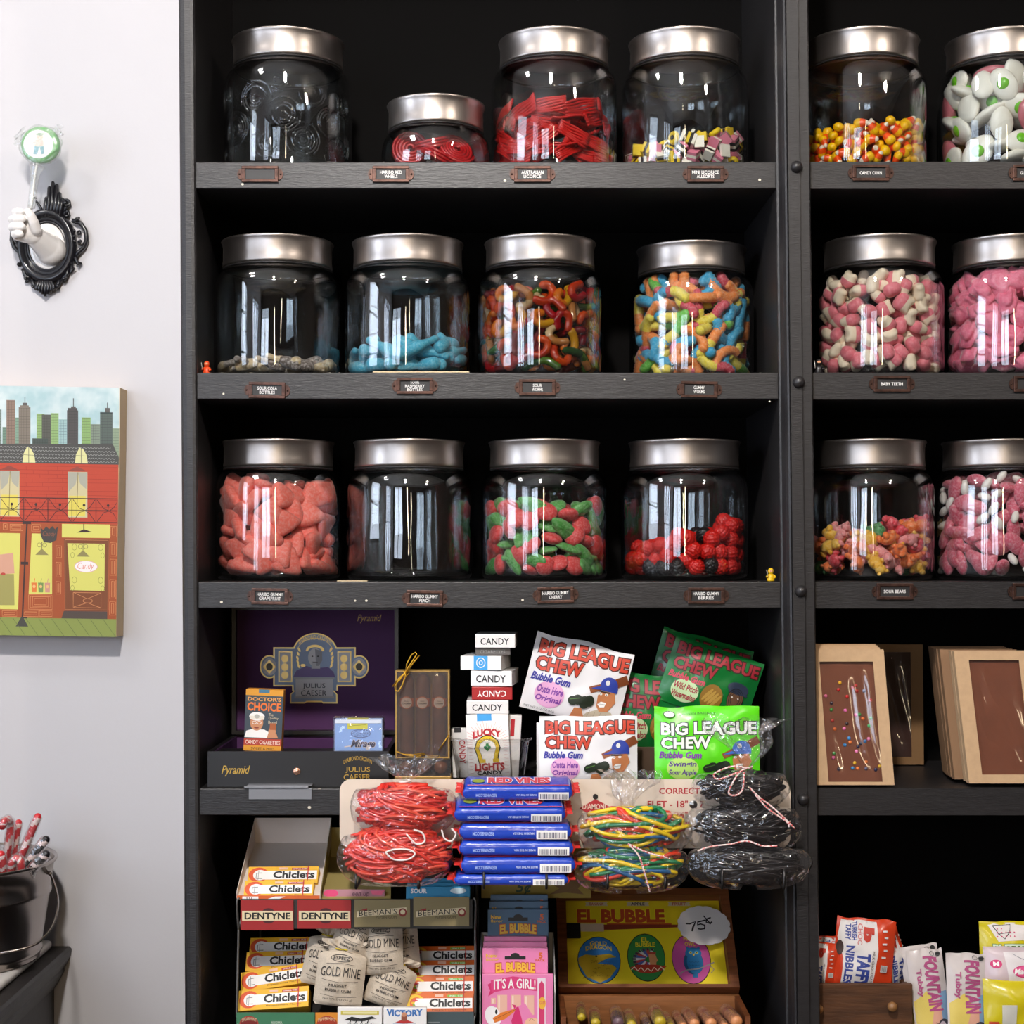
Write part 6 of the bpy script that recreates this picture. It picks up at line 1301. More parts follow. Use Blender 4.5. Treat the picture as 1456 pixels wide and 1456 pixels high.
# taffy packs
org = M('orange_red_foil', 'c83c1c', .3, coat=.3); 
def taffy(label, zx, zy, w, h, y, tilt, lean, seed, yaw=0, show=True):
    p = zp('K', zx, zy, y); tt = thing('taffy_pack', label, 'taffy pack', p, (R(lean), R(tilt), R(yaw)), 'taffy packs in the wooden crate'); mb, fn = pouch(w, h, .013, org, seed, .0035)
    a = Art(.00007); W_, H_ = w*1000, h*1000; X = lambda f: (f-.5)*W_; Y = lambda f: f*H_; wt, bl_2, rd2 = INK('d8d2d0'), INK('2f3f8a'), INK('b83020')
    a.poly([(X(.06), Y(.97)), (X(.66), Y(.97)), (X(.70), Y(.55)), (X(.66), Y(.03)), (X(.14), Y(.03)), (X(.14), Y(.40)), (X(.02), Y(.70))], wt)
    a.text('NIBBLES', X(.17), Y(.02), X(.31), Y(.60), bl_2, bold=.04, rot=270); a.text('TAFFY', X(.36), Y(.0), X(.58), Y(.50), bl_2, bold=.05, rot=270); a.text('TURKISH', X(.24), Y(.68), X(.33), Y(.95), bl_2, bold=.04, rot=270); a.text('TAFFY', X(.14), Y(.68), X(.23), Y(.92), bl_2, bold=.04, rot=270); a.text('CHOC', X(.34), Y(.62), X(.42), Y(.92), INK('c87a78'), bold=.03, rot=270)
    a.text('b', X(.43), Y(.66), X(.62), Y(.88), rd2, bold=.08, rot=270); a.text('MILK CHOCOLATE', X(.60), Y(.06), X(.645), Y(.55), INK('5a4a48'), rot=270); a.ell(X(.07), Y(.55), W_*.06, H_*.11, INK('3a2418'))
    for i in range(5): a.rect(X(.76+.03*(i % 2)), Y(.46+i*.09), X(.84+.02*(i % 2)), Y(.485+i*.09), wt)
    a.rect(X(.76), Y(.26), X(.88), Y(.36), wt)
    for i in range(6): a.rect(X(.77+i*.017), Y(.27), X(.776+i*.017), Y(.35), BLK)
    a.put(mb, fn, 4); mb.build('wrapper', tt)
taffy('red and white taffy pack in the middle of the wooden crate', 420, 660, .0860, .0980, .040, 7, -8, 11)
taffy('red taffy pack turned edge on at the right of the wooden crate', 665, 650, .048, .088, .075, -14, -6, 12, yaw=38)
taffy('red taffy pack at the left of the crate, half behind the divider', 158, 655, .050, .0640, .050, 4, -8, 13, yaw=-20)
taffy('red taffy pack lying behind the middle one in the crate', 330, 655, .082, .075, .072, -8, -8, 14)
# taffy sachets with a printed head
whf = M('printed_sachet', 'c9bfbc', .4, coat=.2)
def sachet(label, zx, zy, w, h, y, tilt, seed, dim=False):
    p = zp('K', zx, zy, y); tt = thing('candy_sachet', label, 'candy sachet', p, (R(-7), R(tilt), 0), 'fountain candy sachets'); mb, fn = pouch(w, h, .006, whf, seed, .0014); a = Art(.00007); W_, H_ = w*1000, h*1000; X = lambda f: (f-.5)*W_; Y = lambda f: f*H_
    a.poly([(X(.04), Y(.02)), (X(.04), Y(.45)), (X(.40), Y(.56)), (X(.72), Y(.36)), (X(.72), Y(.02))], INK('d8c060')); a.poly([(X(.40), Y(.10)), (X(.60), Y(.44)), (X(.80), Y(.40)), (X(.86), Y(.06))], INK('d8a088')); a.rect(X(.76), Y(.12), X(.97), Y(.55), INK('7a9ab8'))
    pr = INK('a84a78'); a.text('FOUNTAIN', X(.42), Y(.34), X(.82), Y(.92), pr, bold=.05, rot=270); a.text('Tubby', X(.16), Y(.50), X(.34), Y(.80), pr, bold=.04, rot=270)
    a.ell(X(.78), Y(.17), W_*.16, H_*.08, INK('3a3a44')); a.ell(X(.75), Y(.175), W_*.09, H_*.05, INK('b8a8b0')); a.ell(X(.72), Y(.18), .9, .9, BLK, 8); a.ell(X(.80), Y(.18), .9, .9, BLK, 8); a.line([(X(.56), Y(.22)), (X(.66), Y(.19))], .6, BLK); a.line([(X(.55), Y(.15)), (X(.64), Y(.165))], .6, BLK); a.ell(X(.86), Y(.955), W_*.07, H_*.025, INK('3a3a3a')); a.ring(X(.70), Y(.955), W_*.06, H_*.022, .6, INK('5a5a5a'), 12)
    a.put(mb, fn, 5); mb.build('sachet', tt)
sachet('printed candy sachet upright beside the pink and yellow bag', 1105, 1020, .0575, .1270, .012, 0, 21)
sachet('printed candy sachet leaning left, at the front beside the crate', 895, 1010, .052, .1320, .030, -6, 22)
sachet('printed candy sachet behind the leaning one, its top edge showing', 872, 1000, .055, .1370, .048, -7, 23)
MB().box(-.055, 0, 0, .055, .075, zp('K', 1000, 1020, .03).z-Z5-.004, M('brown_carton', '4a3524', .7), bev=.001).build('carton', None, 'low brown carton below the photo edge carrying the candy sachets', 'carton', loc=(zp('K', 1000, 1020, .03).x, .004, Z5))
# pink and yellow bags at the photo edge
yel_ = M('yellow_foil_bag', 'c8b818', .3, coat=.3); cb2 = INK('d8d0cc')
def edgebag(label, zx, zy, w, h, y, mat, art, seed, tilt=0, lean=-8, z=None):
    p = zp('K', zx, zy, y); tt = thing('candy_pouch', label, 'candy pouch', (p.x, y, p.z if z is None else z), (R(lean), R(tilt), 0), 'pouches at the photo edge'); mb, fn = pouch(w, h, .014, mat, seed, .003); a = Art(.00007); W_, H_ = w*1000, h*1000
    art(a, lambda f: (f-.5)*W_, lambda f: f*H_); a.put(mb, fn, 5); mb.build('pouch', tt)
def butt(a, X, Y):
    a.poly([(X(.10), Y(.98)), (X(.9), Y(.98)), (X(.9), Y(.74)), (X(.25), Y(.70))], cb2); a.line([(X(.18), Y(.95)), (X(.26), Y(.82)), (X(.34), Y(.74)), (X(.42), Y(.84)), (X(.44), Y(.95)), (X(.18), Y(.95))], 1.2, BLK); a.line([(X(.26), Y(.82)), (X(.44), Y(.84))], .8, BLK)
    for i in range(12): a.ell(X(.24+.06*(i % 5)), Y(.78+.06*(i//5)), 1, 1, INK('c83a6a'), 8)
    a.text('BUTTER', X(.16), Y(.555), X(.72), Y(.665), INK('c8d8c0'), bold=.05, outline=INK('4a7a3a'), ow=.05)
edgebag('yellow candy pouch with white label at the photo edge, highest of three', 1400, 650, .100, .092, .050, yel_, butt, 31, lean=-6)
pkw = M('pink_white_pouch', 'c8b4b8', .35, coat=.3)
def maccl(a, X, Y):
    mg = INK('c8286a'); a.ell(X(.16), Y(.62), 8, 6, mg); a.text('M', X(.12), Y(.57), X(.20), Y(.67), WHT, bold=.05); a.poly([(X(.27), Y(.88)), (X(.95), Y(.95)), (X(.98), Y(.1)), (X(.34), Y(.12))], INK('dcd4d4')); a.ell(X(.55), Y(.46), 16, 9, mg); a.ell(X(.55), Y(.46), 14.5, 7.8, INK('e05a90')); a.text('Macco', X(.40), Y(.39), X(.70), Y(.53), WHT, bold=.04, shear=.2)
    a.line([(X(.40), Y(.86)), (X(.55), Y(.74)), (X(.70), Y(.88))], .8, INK('8a8a94'))
edgebag('pink and white candy pouch at the photo edge, below the highest yellow one', 1420, 680, .098, .062, .022, pkw, maccl, 32)
def yell(a, X, Y):
    a.rect(X(.06), Y(.18), X(.20), Y(.24), INK('b83a2a')); a.ell(X(.26), Y(.12), 5, 3, INK('2f7a3a')); a.rect(X(.55), Y(.05), X(.95), Y(.45), cb2); a.line([(X(.6), Y(.42)), (X(.62), Y(.1)), (X(.8), Y(.2))], 1.2, BLK)
    a.rect(X(.24), Y(.05), X(.44), Y(.55), INK('c8c4b8'))
edgebag('yellow candy pouch lowest at the photo edge beside the sachets', 1420, 960, .096, .078, .006, yel_, yell, 33)
MB().box(-.052, 0, 0, .052, .10, zp('K', 1420, 960, .02).z-Z5-.006, M('brown_carton', '4a3524', .7), bev=.001).build('carton', None, 'low brown carton below the photo edge carrying the yellow pouches', 'carton', loc=(zp('K', 1420, 960, .03).x+.012, .006, Z5))
# ================================================================ white wall at the left: painting, hand, bucket on its cabinet
YW = .329
# ---- canvas picture of a candy shop street
YC = .284; c = zp('P', 612, 722, YC)
pw, phh = .40, zk('P', YC)*1.29
t = thing('canvas_picture', 'unframed canvas painting of a candy shop street under a city skyline', 'painting', (c.x, YC, c.z), (0, R(.9), 0))
can = M('canvas_edge_tan', 'd0b48c', .7); hz_ = phh/2*1000*.001
mb = MB().box(-pw, 0, -hz_, 0, YW-YC-.001, hz_, can)
a = ZArt('P', 612, 722, YC, .00004); k = zk('P', YC); XLz = 612-pw*1000/k; T0, B0 = 722-hz_*1000/k, 722+hz_*1000/k
sky = M('painted_sky', 'a8c4c8', .7, var=.3, vs=18, vcol='d0dcdc'); a.rect(XLz, T0, 612, 480, sky)
tw_ = [('8a7466', 35, 150, 80, 380), ('6f8a78', 15, 290, 35, 380), ('7d9a86', 80, 240, 100, 380), ('7e7468', 98, 185, 158, 380), ('8aa86a', 190, 218, 230, 380), ('56564e', 217, 222, 262, 380), ('8fae70', 262, 214, 302, 380), ('9ab8b8', 302, 245, 345, 380), ('4e4a48', 345, 198, 402, 362), ('88a868', 420, 234, 466, 380), ('7e8a7a', 466, 268, 514, 380), ('56605a', 514, 205, 578, 380), ('8a9a80', 578, 288, 612, 480), ('47504a', 168, 346, 248, 380), ('7a8a80', -60, 200, 10, 380), ('8a7a6a', -140, 240, -70, 380), ('6a7a74', -240, 180, -150, 380), ('8aa07a', -330, 260, -250, 380), ('77706a', -420, 210, -340, 380)]
for h_, x0, y0, x1, y1 in tw_:
    a.rect(x0, y0, x1, y1+10, INK(h_, .7)); dk_ = INK(mixhex(h_, '2a2a2a', .45), .7)
    for q in range(int((y1-y0)/14)): a.line([(x0+2, y0+8+q*14), (x1-2, y0+7+q*14)], 1.6, dk_)
    for q in range(1, int((x1-x0)/13)): a.line([(x0+q*13, y0+4), (x0+q*13, y1)], 1.3, dk_)
for x, y0, y1 in ((130, 135, 185), (378, 136, 200), (552, 155, 205)): a.line([(x, y0), (x, y1)], 4, INK('4a4a48')); a.rect(x-12, y1-22, x+12, y1, INK('57534e'))
a.rect(514, 205, 578, 214, INK('2f3a38')); a.rect(106, 176, 150, 190, INK('7e7468')); a.rect(350, 186, 398, 200, INK('4e4a48'))
roof = INK('4c4b48', .7); a.poly([(XLz, 385), (580, 370), (612, 440), (612, 476), (XLz, 476)], roof)
scal = INK('a8a8a4', .7); random.seed(4)
for r in range(5):
    for i in range(-22, 36):
        x = i*17+(r % 2)*8
        if XLz+4 < x < 598 and not (r == 0 and x > 575): a.line([(x-7, 388+r*18), (x, 396+r*18), (x+7, 389+r*18)], 2.2, scal)
for x in (150, 418, -160): a.poly([(x-32, 472), (x-26, 425), (x-8, 390), (x+12, 400), (x+28, 430), (x+34, 472)], INK('d8d49a', .7)); a.line([(x, 392), (x, 472)], 2.5, roof); a.line([(x-28, 432), (x+28, 434)], 2, roof)
brick = INK('b8442e', .7); a.rect(XLz, 476, 608, 785, brick); bl2 = INK('96301f', .7); random.seed(9)
for r in range(14):
    y = 490+r*21; a.line([(XLz+5, y), (200, y+random.uniform(-3, 3)), (600, y+random.uniform(-3, 3))], 1.8, bl2)
    for i in range(13): x = XLz+10+i*80+(r % 2)*36+random.uniform(-8, 8); (a.line([(x, y), (x+1, y+19)], 1.6, bl2) if x < 600 else None)
for x in (55, 402, -290):
    a.poly([(x-52, 512), (x-4, 488), (x+45, 512)], INK('8a3a2a')); a.rect(x-52, 516, x+48, 752, INK('c9bd92', .7)); a.poly([(x-45, 640), (x+40, 640), (x+36, 746), (x-50, 746)], INK('d9c75a', .7))
    a.poly([(x-52, 518), (x, 518), (x-12, 580), (x-48, 620)], INK('a8a596', .7)); a.poly([(x+48, 518), (x, 518), (x+10, 575), (x+42, 605)], INK('a8a596', .7)); a.line([(x, 518), (x-6, 750)], 3, INK('7a6a3a'))
ir = INK('3c2a28', .7); a.line([(XLz, 655), (605, 653)], 4, ir); a.line([(XLz, 716), (605, 714)], 3, ir); a.line([(XLz, 778), (605, 776)], 5, ir)
for i in range(-2, 5):
    x = 125+i*123
    a.line([(x, 655), (x, 778)], 3.5, ir); a.line([(x+6, 660), (x+40, 705), (x+68, 715), (x+90, 700), (x+118, 660)], 3, ir); a.line([(x+6, 772), (x+40, 725), (x+68, 717), (x+90, 730), (x+118, 772)], 3, ir); a.ell(x+62, 688, 7, 7, ir, 10); a.line([(x+62, 680), (x+62, 715)], 3, ir)
woodp = INK('a04e28', .7); a.rect(XLz, 785, 605, 1275, woodp); wl_ = INK('d08a5a', .7); yel = INK('d4cf6a', .7)
def panelp(x0, y0, x1, y1, n=2):
    for q in range(n): i = q*9; a.line([(x0+i, y0+i), (x1-i, y0+i), (x1-i, y1-i), (x0+i, y1-i), (x0+i, y0+i)], 2.5, wl_)
a.poly([(XLz, 838), (108, 838), (96, 1232), (XLz, 1232)], yel); a.poly([(166, 838), (270, 838), (270, 1150), (150, 1150)], yel); a.rect(320, 786, 566, 856, yel)
for p_ in ((20, 790, 40, 820), (55, 792, 120, 825), (165, 792, 210, 826), (290, 900, 318, 960), (290, 985, 316, 1060), (290, 1085, 314, 1150), (150, 1155, 270, 1230), (170, 1165, 250, 1215), (568, 795, 600, 850), (566, 880, 598, 950), (566, 965, 597, 1050), (565, 1070, 596, 1170), (564, 1185, 594, 1255), (120, 1235, 200, 1268), (205, 1238, 270, 1266), (15, 1240, 90, 1268)): panelp(*p_)
a.poly([(330, 862), (562, 862), (552, 1235), (335, 1235)], INK('7a4426', .7)); panelp(336, 868, 556, 1228, 1); a.poly([(348, 886), (540, 886), (537, 1130), (362, 1128)], yel)
a.ell(443, 1005, 60, 31, INK('d8a0a0')); a.ell(443, 1005, 57, 28, INK('f0e6e4')); a.text('Candy', 400, 985, 484, 1028, INK('d87a5a'), shear=.3, bold=-.005)
for xs_, s in ((372, 1), (530, -1)):
    for y in (905, 1075): a.ring(xs_+s*12, y, 12, 16, 2.2, INK('8a8a3a'), 14); a.ring(xs_+s*2, y+42, 9, 14, 2, INK('8a8a3a'), 14)
panelp(378, 1140, 520, 1218, 1); a.line([(380, 1140), (450, 1172), (518, 1142)], 2.5, wl_); a.ring(452, 1182, 24, 11, 2.5, wl_, 16); a.line([(380, 1215), (450, 1192), (518, 1217)], 2.5, wl_)
gr_ = INK('57503c', .7)
for x, y in ((218, 925), (428, 930)): a.line([(x, y-45), (x, y-5)], 3, gr_); a.poly([(x-34, y+24), (x, y-10), (x+34, y+24)], INK('8a7f4a')); a.ring(x-14, y-28, 10, 11, 2, gr_, 12); a.ring(x+14, y-28, 10, 11, 2, gr_, 12)
a.line([(432, 785), (432, 815)], 5, ir); a.poly([(395, 830), (432, 812), (476, 826)], ir)
a.poly([(210, 806), (225, 820), (240, 800), (255, 815), (272, 798), (285, 815), (300, 800), (292, 870), (262, 886), (228, 882), (212, 850)], INK('3c342e')); a.text('Candy', 222, 826, 288, 858, INK('8a4a2a'), shear=.3)
for x, cc in ((178, 'd8742a'), (212, '6f8a4a'), (246, 'c88a7a')): a.poly([(x-14, 1092), (x+14, 1092), (x+12, 1142), (x-11, 1142)], INK(cc)); a.line([(x, 1092), (x+4, 1070)], 3, INK(cc)); a.ell(x, 1112, 8, 8, INK('e0b070'), 10)
a.poly([(-60, 960), (70, 940), (78, 1046), (-60, 1060)], INK('cf9a80')); a.poly([(-60, 1050), (75, 1050), (78, 1210), (-60, 1212)], INK('9c9450')); a.ell(20, 1050, 12, 7, INK('b83a2a'), 10)
a.line([(142, 785), (135, 900), (128, 1050), (118, 1280)], 8, ir); a.rect(118, 775, 162, 790, ir); a.poly([(84, 1318), (112, 1270), (122, 1270), (148, 1318)], gr_); a.rect(110, 985, 148, 1000, ir)
grn = INK('87924a', .7); a.rect(XLz, 1275, 603, B0, grn); a.poly([(330, 1236), (552, 1236), (552, 1275), (318, 1275)], INK('4a3a30'))
a.line([(142, 1275), (118, 1275)], 6, ir); a.poly([(84, 1320), (112, 1272), (122, 1272), (148, 1320)], INK('3f3c34'))
for i in range(-8, 9): x = 70+i*66; a.line([(max(x, XLz), 1278), (min(x+62, 600), min(B0-2, 1366))], 2.5, INK('5f6a34')) if x > XLz and x < 560 else None
a.it = [([(min(max(v[0]*1.012-.0155*v[1]+1.5, -pw*1000+.3), -.3), v[1]) for v in vs], fs, m, o) for vs, fs, m, o in a.it]
a.put(mb, frontface(0, -.0001, 0)); mb.build('canvas', t)

# ---- porcelain hand on an ornate black plaque, holding a lollipop
bkg = M('black_gloss_resin', '17161b', .28, coat=.3); porc = M('white_porcelain', 'ebe6e2', .22, coat=.4)
oc = zp('S', 352, 965, .318)
t = thing('hand_sconce', 'white porcelain fist on an ornate black oval plaque on the white wall', 'wall ornament', (oc.x, YW-.0006, oc.z))
ks = zk('S', .318)*.001
def SP(zx, zy, d=0): return Vector(((zx-352)*ks, -d, (965-zy)*ks))
fr = MB(); A_, B_ = 158*ks, 202*ks
prof = [(.86, .003), (.88, .0065), (.92, .0075), (.95, .005), (.98, .0055), (1.02, .0085), (1.06, .006), (1.10, .0085), (1.22, .0135), (1.36, .0120), (1.44, .006), (1.46, 0), (.86, 0)]
n = 64; v = []
for q, d in prof:
    for i in range(n): an = 2*PI*i/n; rip = (1+.012*math.cos(an*36)) if 1.15 < q < 1.42 else 1; v.append((A_*q*rip*math.cos(an), -d, B_*q*rip*math.sin(an)))
m_ = len(prof); fr.add(v, [(j*n+i, j*n+(i+1) % n, ((j+1) % m_)*n+(i+1) % n, ((j+1) % m_)*n+i) for j in range(m_) for i in range(n)], bkg, True)
def curl(x, y, r, a0, turns, w, d=6, sgn=1):
    pts = []; rr = []
    for i in range(20):
        f = i/19; an = R(a0)+sgn*turns*2*PI*f; q = r*(1-f*.78); pts.append(SP(x+q*math.cos(an), y-q*math.sin(an), .004+d*.001*f)); rr.append(w*ks*(1-.35*f))
    fr.tube(pts, rr, bkg, 8); fr.ball(pts[-1], w*ks*1.05, bkg, u=10, w=6)
def leafy(pts, w0, w1, d=.006):
    k = len(pts); fr.tube([SP(p[0], p[1], d) for p in pts], [ks*(w0+(w1-w0)*i/(k-1)) for i in range(k)], bkg, 8)
# crest: ribbed fan at the top
for i, (bx, tx, ty) in enumerate(((345, 352, 600), (368, 375, 520), (392, 402, 482), (416, 432, 502), (440, 455, 565), (462, 478, 610))): leafy([(bx, 745), (bx+(tx-bx)*.5, 650), (tx, ty)], 24, 15, .008); fr.ball(SP(tx, ty, .008), 13*ks, bkg, u=10, w=6)
leafy([(330, 740), (300, 660), (262, 612)], 14, 8); curl(254, 605, 14, 0, .8, 8); curl(505, 640, 36, 200, 1.1, 14, sgn=-1); leafy([(470, 720), (505, 665), (535, 640)], 16, 10); curl(500, 720, 26, 90, 1, 13, sgn=-1)
# side scrolls
for s, cx in ((1, 610), (-1, 130)):
    X = lambda q: cx+s*q
    fr.tube([SP(X(q[0]), q[1], .006) for q in ((-62, 770), (-20, 775), (10, 800), (42, 850), (48, 920), (28, 975), (-10, 1010), (-40, 1050))], [ks*w for w in (18, 18, 18, 17, 17, 16, 18, 14)], bkg, 9)
    curl(X(-20), 775, 24, 60, 1.1, 14, sgn=s); curl(X(2), 935, 24, 0, 1.1, 10, sgn=-s); curl(X(-8), 860, 18, 180, 1, 9, sgn=s)
    for yy, w in ((855, 13), (895, 13), (930, 12)): fr.ball(SP(X(-42), yy, .010), w*ks, bkg, u=10, w=7)
    leafy([(X(-40), 1050), (X(-20), 1100), (X(-2), 1110)], 17, 8); curl(X(-10), 1105, 16, 0, .8, 9, sgn=s); leafy([(X(-60), 1110), (X(-70), 1170), (X(-40), 1135)], 15, 6)
for s in (1, -1):
    X = lambda q: 345+s*q
    curl(X(148), 1215, 24, 250, 1, 13, sgn=-s); leafy([(X(175), 1140), (X(160), 1190), (X(110), 1240)], 18, 14); leafy([(X(110), 1225), (X(90), 1270), (X(70), 1300)], 18, 14); curl(X(95), 1275, 20, 300, .9, 11, sgn=-s)
for i in range(7): x = 345+(i-3)*24; leafy([(345+(i-3)*12, 1225), (x, 1290), (x*.75+345*.25, 1355-abs(i-3)*16)], 15, 12, .009)
fr.build('plaque', t)
pl = MB(); pl.lathe([(.0002, .0062), (.6, .0060), (.84, .0056), (.875, .0045), (.875, .001)], porc, 48, T=Matrix(((A_, 0, 0, 0), (0, 0, -1, 0), (0, B_, 0, 0), (0, 0, 0, 1)))); pl.build('oval_plate', t, label='white oval plate behind the fist')
hd = MB()
def lim(pts, r): hd.tube([SP(*p) for p in pts], [q*.001 for q in r], porc, 28); [hd.ball(SP(*pts[e]), r[e]*.001, porc, u=28, w=18) for e in (0, -1)]
lim([(385, 1000, .004), (360, 975, .016), (330, 945, .030), (300, 915, .042)], [25, 21.5, 18, 16]); hd.ball(SP(285, 880, .050), (.016, .013, .021), porc); hd.ball(SP(300, 905, .046), (.017, .014, .018), porc)
for yy, x_t, x_k, r in ((772, 262, 200, 6.2), (826, 268, 180, 6.8), (884, 266, 178, 6.7), (938, 252, 196, 6.0)):
    lim([(300, yy+22, .046), (x_k+28, yy+8, .049), (x_k-4, yy, .057), (x_k, yy-2, .066), (x_k+32, yy-1, .0725), (x_t, yy+1, .0730)], [r*1.05, r*1.08, r*1.05, r, r*.98, r*.82])
lim([(345, 890, .058), (338, 840, .066), (322, 795, .070), (306, 768, .0705)], [9, 8, 7.2, 5.8])
ho = hd.build('porcelain_fist', t)
rm = ho.modifiers.new('fuse', 'REMESH'); rm.mode = 'VOXEL'; rm.voxel_size = .0009; rm.use_smooth_shade = True
sm2 = ho.modifiers.new('soften', 'SMOOTH'); sm2.iterations = 8; sm2.factor = .5
# lollipop
pt = Vector((oc.x, YW, oc.z)); gcan = M('green_candy', '6fb06a', .2, coat=.4); wcan = INK('f1efec', .3)
lc = SP(388, 262, .064)
t = thing('lollipop', 'round green and white wrapped lollipop held by the porcelain fist', 'lollipop', pt+SP(316, 740, .066))
of = SP(316, 740, .066)
st = MB(); pts = [SP(300, 850, .061)-of, SP(310, 770, .062)-of, SP(322, 690, .063)-of, SP(332, 600, .064)-of, SP(345, 480, .064)-of, SP(366, 380, .064)-of]
st.tube(pts, .0017, wcan, 10); st.build('stick', t)
wr_ = CLEAR('lolly_wrap', 'fafcfa', .10, 2, .12, bump=.8, bs=120, haze=.10)
wm_ = MB(); wp = [SP(318, 735, .064)-of, SP(322, 690, .064)-of, SP(332, 600, .064)-of, SP(340, 520, .064)-of, SP(350, 455, .064)-of, SP(362, 415, .064)-of]
wm_.tube([p+Vector((0, 0, 0)) for p in wp], [.0058, .0062, .0060, .0066, .0085, .013], wr_, 14)
wm_.grid(lambda u, v: lc-of+Vector((.0345*(1+.04*math.sin(u*50))*math.cos(2*PI*u)*math.sin(PI*v), .0085*math.cos(PI*v), .0325*(1+.04*math.cos(u*44))*math.sin(2*PI*u)*math.sin(PI*v))), 48, 16, wr_)
for s, ang in ((1, .6), (-1, .2)): wm_.grid(lambda u, v: lc-of+Vector((s*(.026+.016*u)*math.cos(ang)+.002*math.sin(v*20), .003*math.sin(u*8+v*9), .016+(v-.5)*.030*(1-.4*u)+.010*u*s)), 10, 12, wr_)
hm = MB(); hm.lathe([(.0002, .0055), (.022, .0055), (.027, .005), (.030, .003), (.0308, 0), (.030, -.003), (.027, -.005), (.0002, -.0055)], gcan, 40, T=TR(lc-of, (PI/2, 0, 0)) @ Matrix.Diagonal((1.02, .96, 1, 1)))
a = Art(.0001); a.ell(-2, 0, 23.5, 22.5, wcan, 36); tl_ = INK('6fa6b0')
a.poly([(-8, -3), (0, -3), (-4, -16), (-10, -16)], tl_); a.poly([(0, -3), (7, -3), (8, -15), (3, -16)], tl_); a.poly([(-8, -3), (7, -3), (6, 7), (-6, 7)], INK('e8c8b8')); a.ell(1, 12, 5.5, 5, INK('e8c4b0')); a.ell(1, 15.5, 6.5, 2.6, INK('7a9a7a')); a.line([(-6, 5), (-11, 0)], 2.4, INK('e8c8b8'))
for i in range(6): a.line([(9+i*3.2, -24+i*2.6), (12+i*3.2, -19+i*2.2)], 1.4, INK('4f8a4a'))
cc = lc-of; a.put(hm, frontface(cc.x, cc.y-.0057, cc.z)); hm.build('candy_disc', t, label='green candy disc with a small printed figure on white'); wm_.build('wrapper', t)

# ---- black cabinet with a white board and a steel bucket of candy canes
cabm = M('black_cabinet_paint', '242120', .45, bump=.15, bs=60, var=.2, vs=10)
XR_ = -.719; ZC_ = .812; yb = .327; yf = -.45
t = thing('cabinet', 'low black painted cabinet with a moulded top standing against the white wall', 'cabinet', (-1.1, yb, 0)); of = Vector((-1.1, yb, 0))
top = [(-.62, ZC_), (XR_+1.1-.004, ZC_), (XR_+1.1, ZC_-.004), (XR_+1.1-.002, ZC_-.016), (XR_+1.1-.010, ZC_-.032), (-.62, ZC_-.032)]
MB().prism(top, yf-yb, 0, cabm).build('top', t)
mol = [(-.6, ZC_-.0322), (XR_+1.1-.012, ZC_-.0322), (XR_+1.1-.012, ZC_-.040), (XR_+1.1-.018, ZC_-.052), (XR_+1.1-.026, ZC_-.066), (-.6, ZC_-.066)]
MB().prism(mol, yf-yb+.012, -.0002, cabm).build('moulding', t)
MB().box(-.58, yf-yb+.03, 0, XR_+1.1-.029, -.0004, ZC_-.0662, cabm).box(-.54, yf-yb+.026, .08, XR_+1.1-.07, yf-yb+.03, ZC_-.12, cabm, bev=.003).build('carcass', t)
ZB_ = ZC_+.0145
bd = MB().box(-1.06, -.12, ZC_+.0005, -.746, .312, ZB_, M('white_board', 'dcd6d0', .35, coat=.2), bev=.005, smooth=True)
bd.build('serving_board', None, 'white rounded board lying on the black cabinet under the steel bucket', 'board')
stl = M('bucket_steel', 'a79d96', .22, 1, bump=.03, bs=200, stretch=(1, 1, 30))
bc_ = Vector((-.847, .186, ZB_+.0005)); rt, rb_, H_ = .137, .114, .154
t = thing('steel_bucket', 'shiny steel bucket of candy canes on the white board, cut by the photo edge', 'bucket', bc_)
rad = lambda z: rb_+(rt-rb_)*z/H_
pf = [(.0005, .003), (rb_-.008, .003), (rb_-.004, 0), (rb_, .001), (rb_+.0002, .004)]
for z in (.016, .105):
    pf += [(rad(z)-.0002, z-.006), (rad(z)+.0022, z-.003), (rad(z)+.0022, z+.001), (rad(z)+.0002, z+.004)]
pf += [(rad(H_-.006), H_-.006), (rt+.003, H_-.004), (rt+.0042, H_-.001), (rt+.003, H_+.001), (rt, H_), (rt-.002, H_-.003), (rad(.02)-.002, .02), (rb_-.004, .006), (.0005, .006)]
MB().lathe(pf, stl, 90).build('pail', t)
hp_ = [zp('Q', *q)-bc_ for q in ((318, 500, .180), (337, 545, .165), (355, 600, .15), (367, 660, .13), (366, 720, .11), (352, 790, .09), (325, 850, .075), (280, 905, .06), (225, 950, .045), (120, 985, .03), (0, 1005, .025))]
MB().tube(smooth(hp_, 5), .0019, stl, 8).ball(hp_[0], .0035, stl, u=12, w=8).build('handle', t)
cr, cw, ck = M('cane_red', 'c8222a', .2, coat=.5), M('cane_white', 'ead8d4', .2, coat=.5), M('cane_black', '1d1a1e', .2, coat=.5)
def cane(label, pts, r, c1, c2, hook=None):
    w = [zp('Q', p[0], p[1], p[2]) for p in pts]; o = w[0].copy(); k = []
    for i in range(len(w)-1):
        for q in range(8): k.append(w[i].lerp(w[i+1], q/8)-o)
    k.append(w[-1]-o); mb = MB(); nn = 14; f0 = len(mb.f); mb.tube(k, r, c1, nn); i2 = mb.mi(c2)
    for q in range(f0, len(mb.f)):
        i, j = q//nn, q % nn
        if (j-i*1.6) % nn < nn*.32: mb.m[q] = i2
    mb.ball(k[0], r, c1, u=12, w=8); mb.ball(k[-1], r, c1, u=12, w=8)
    t = thing('candy_cane', label, 'candy cane', o, (0, 0, 0), 'candy canes in the steel bucket'); mb.build('cane', t)
    wf = MB().tube(k, r*1.35, CLEAR('cane_wrap', 'fcf8f8', .08, 2, .08, bump=.6, bs=150, haze=.03), 12); wf.build('wrapper', t)
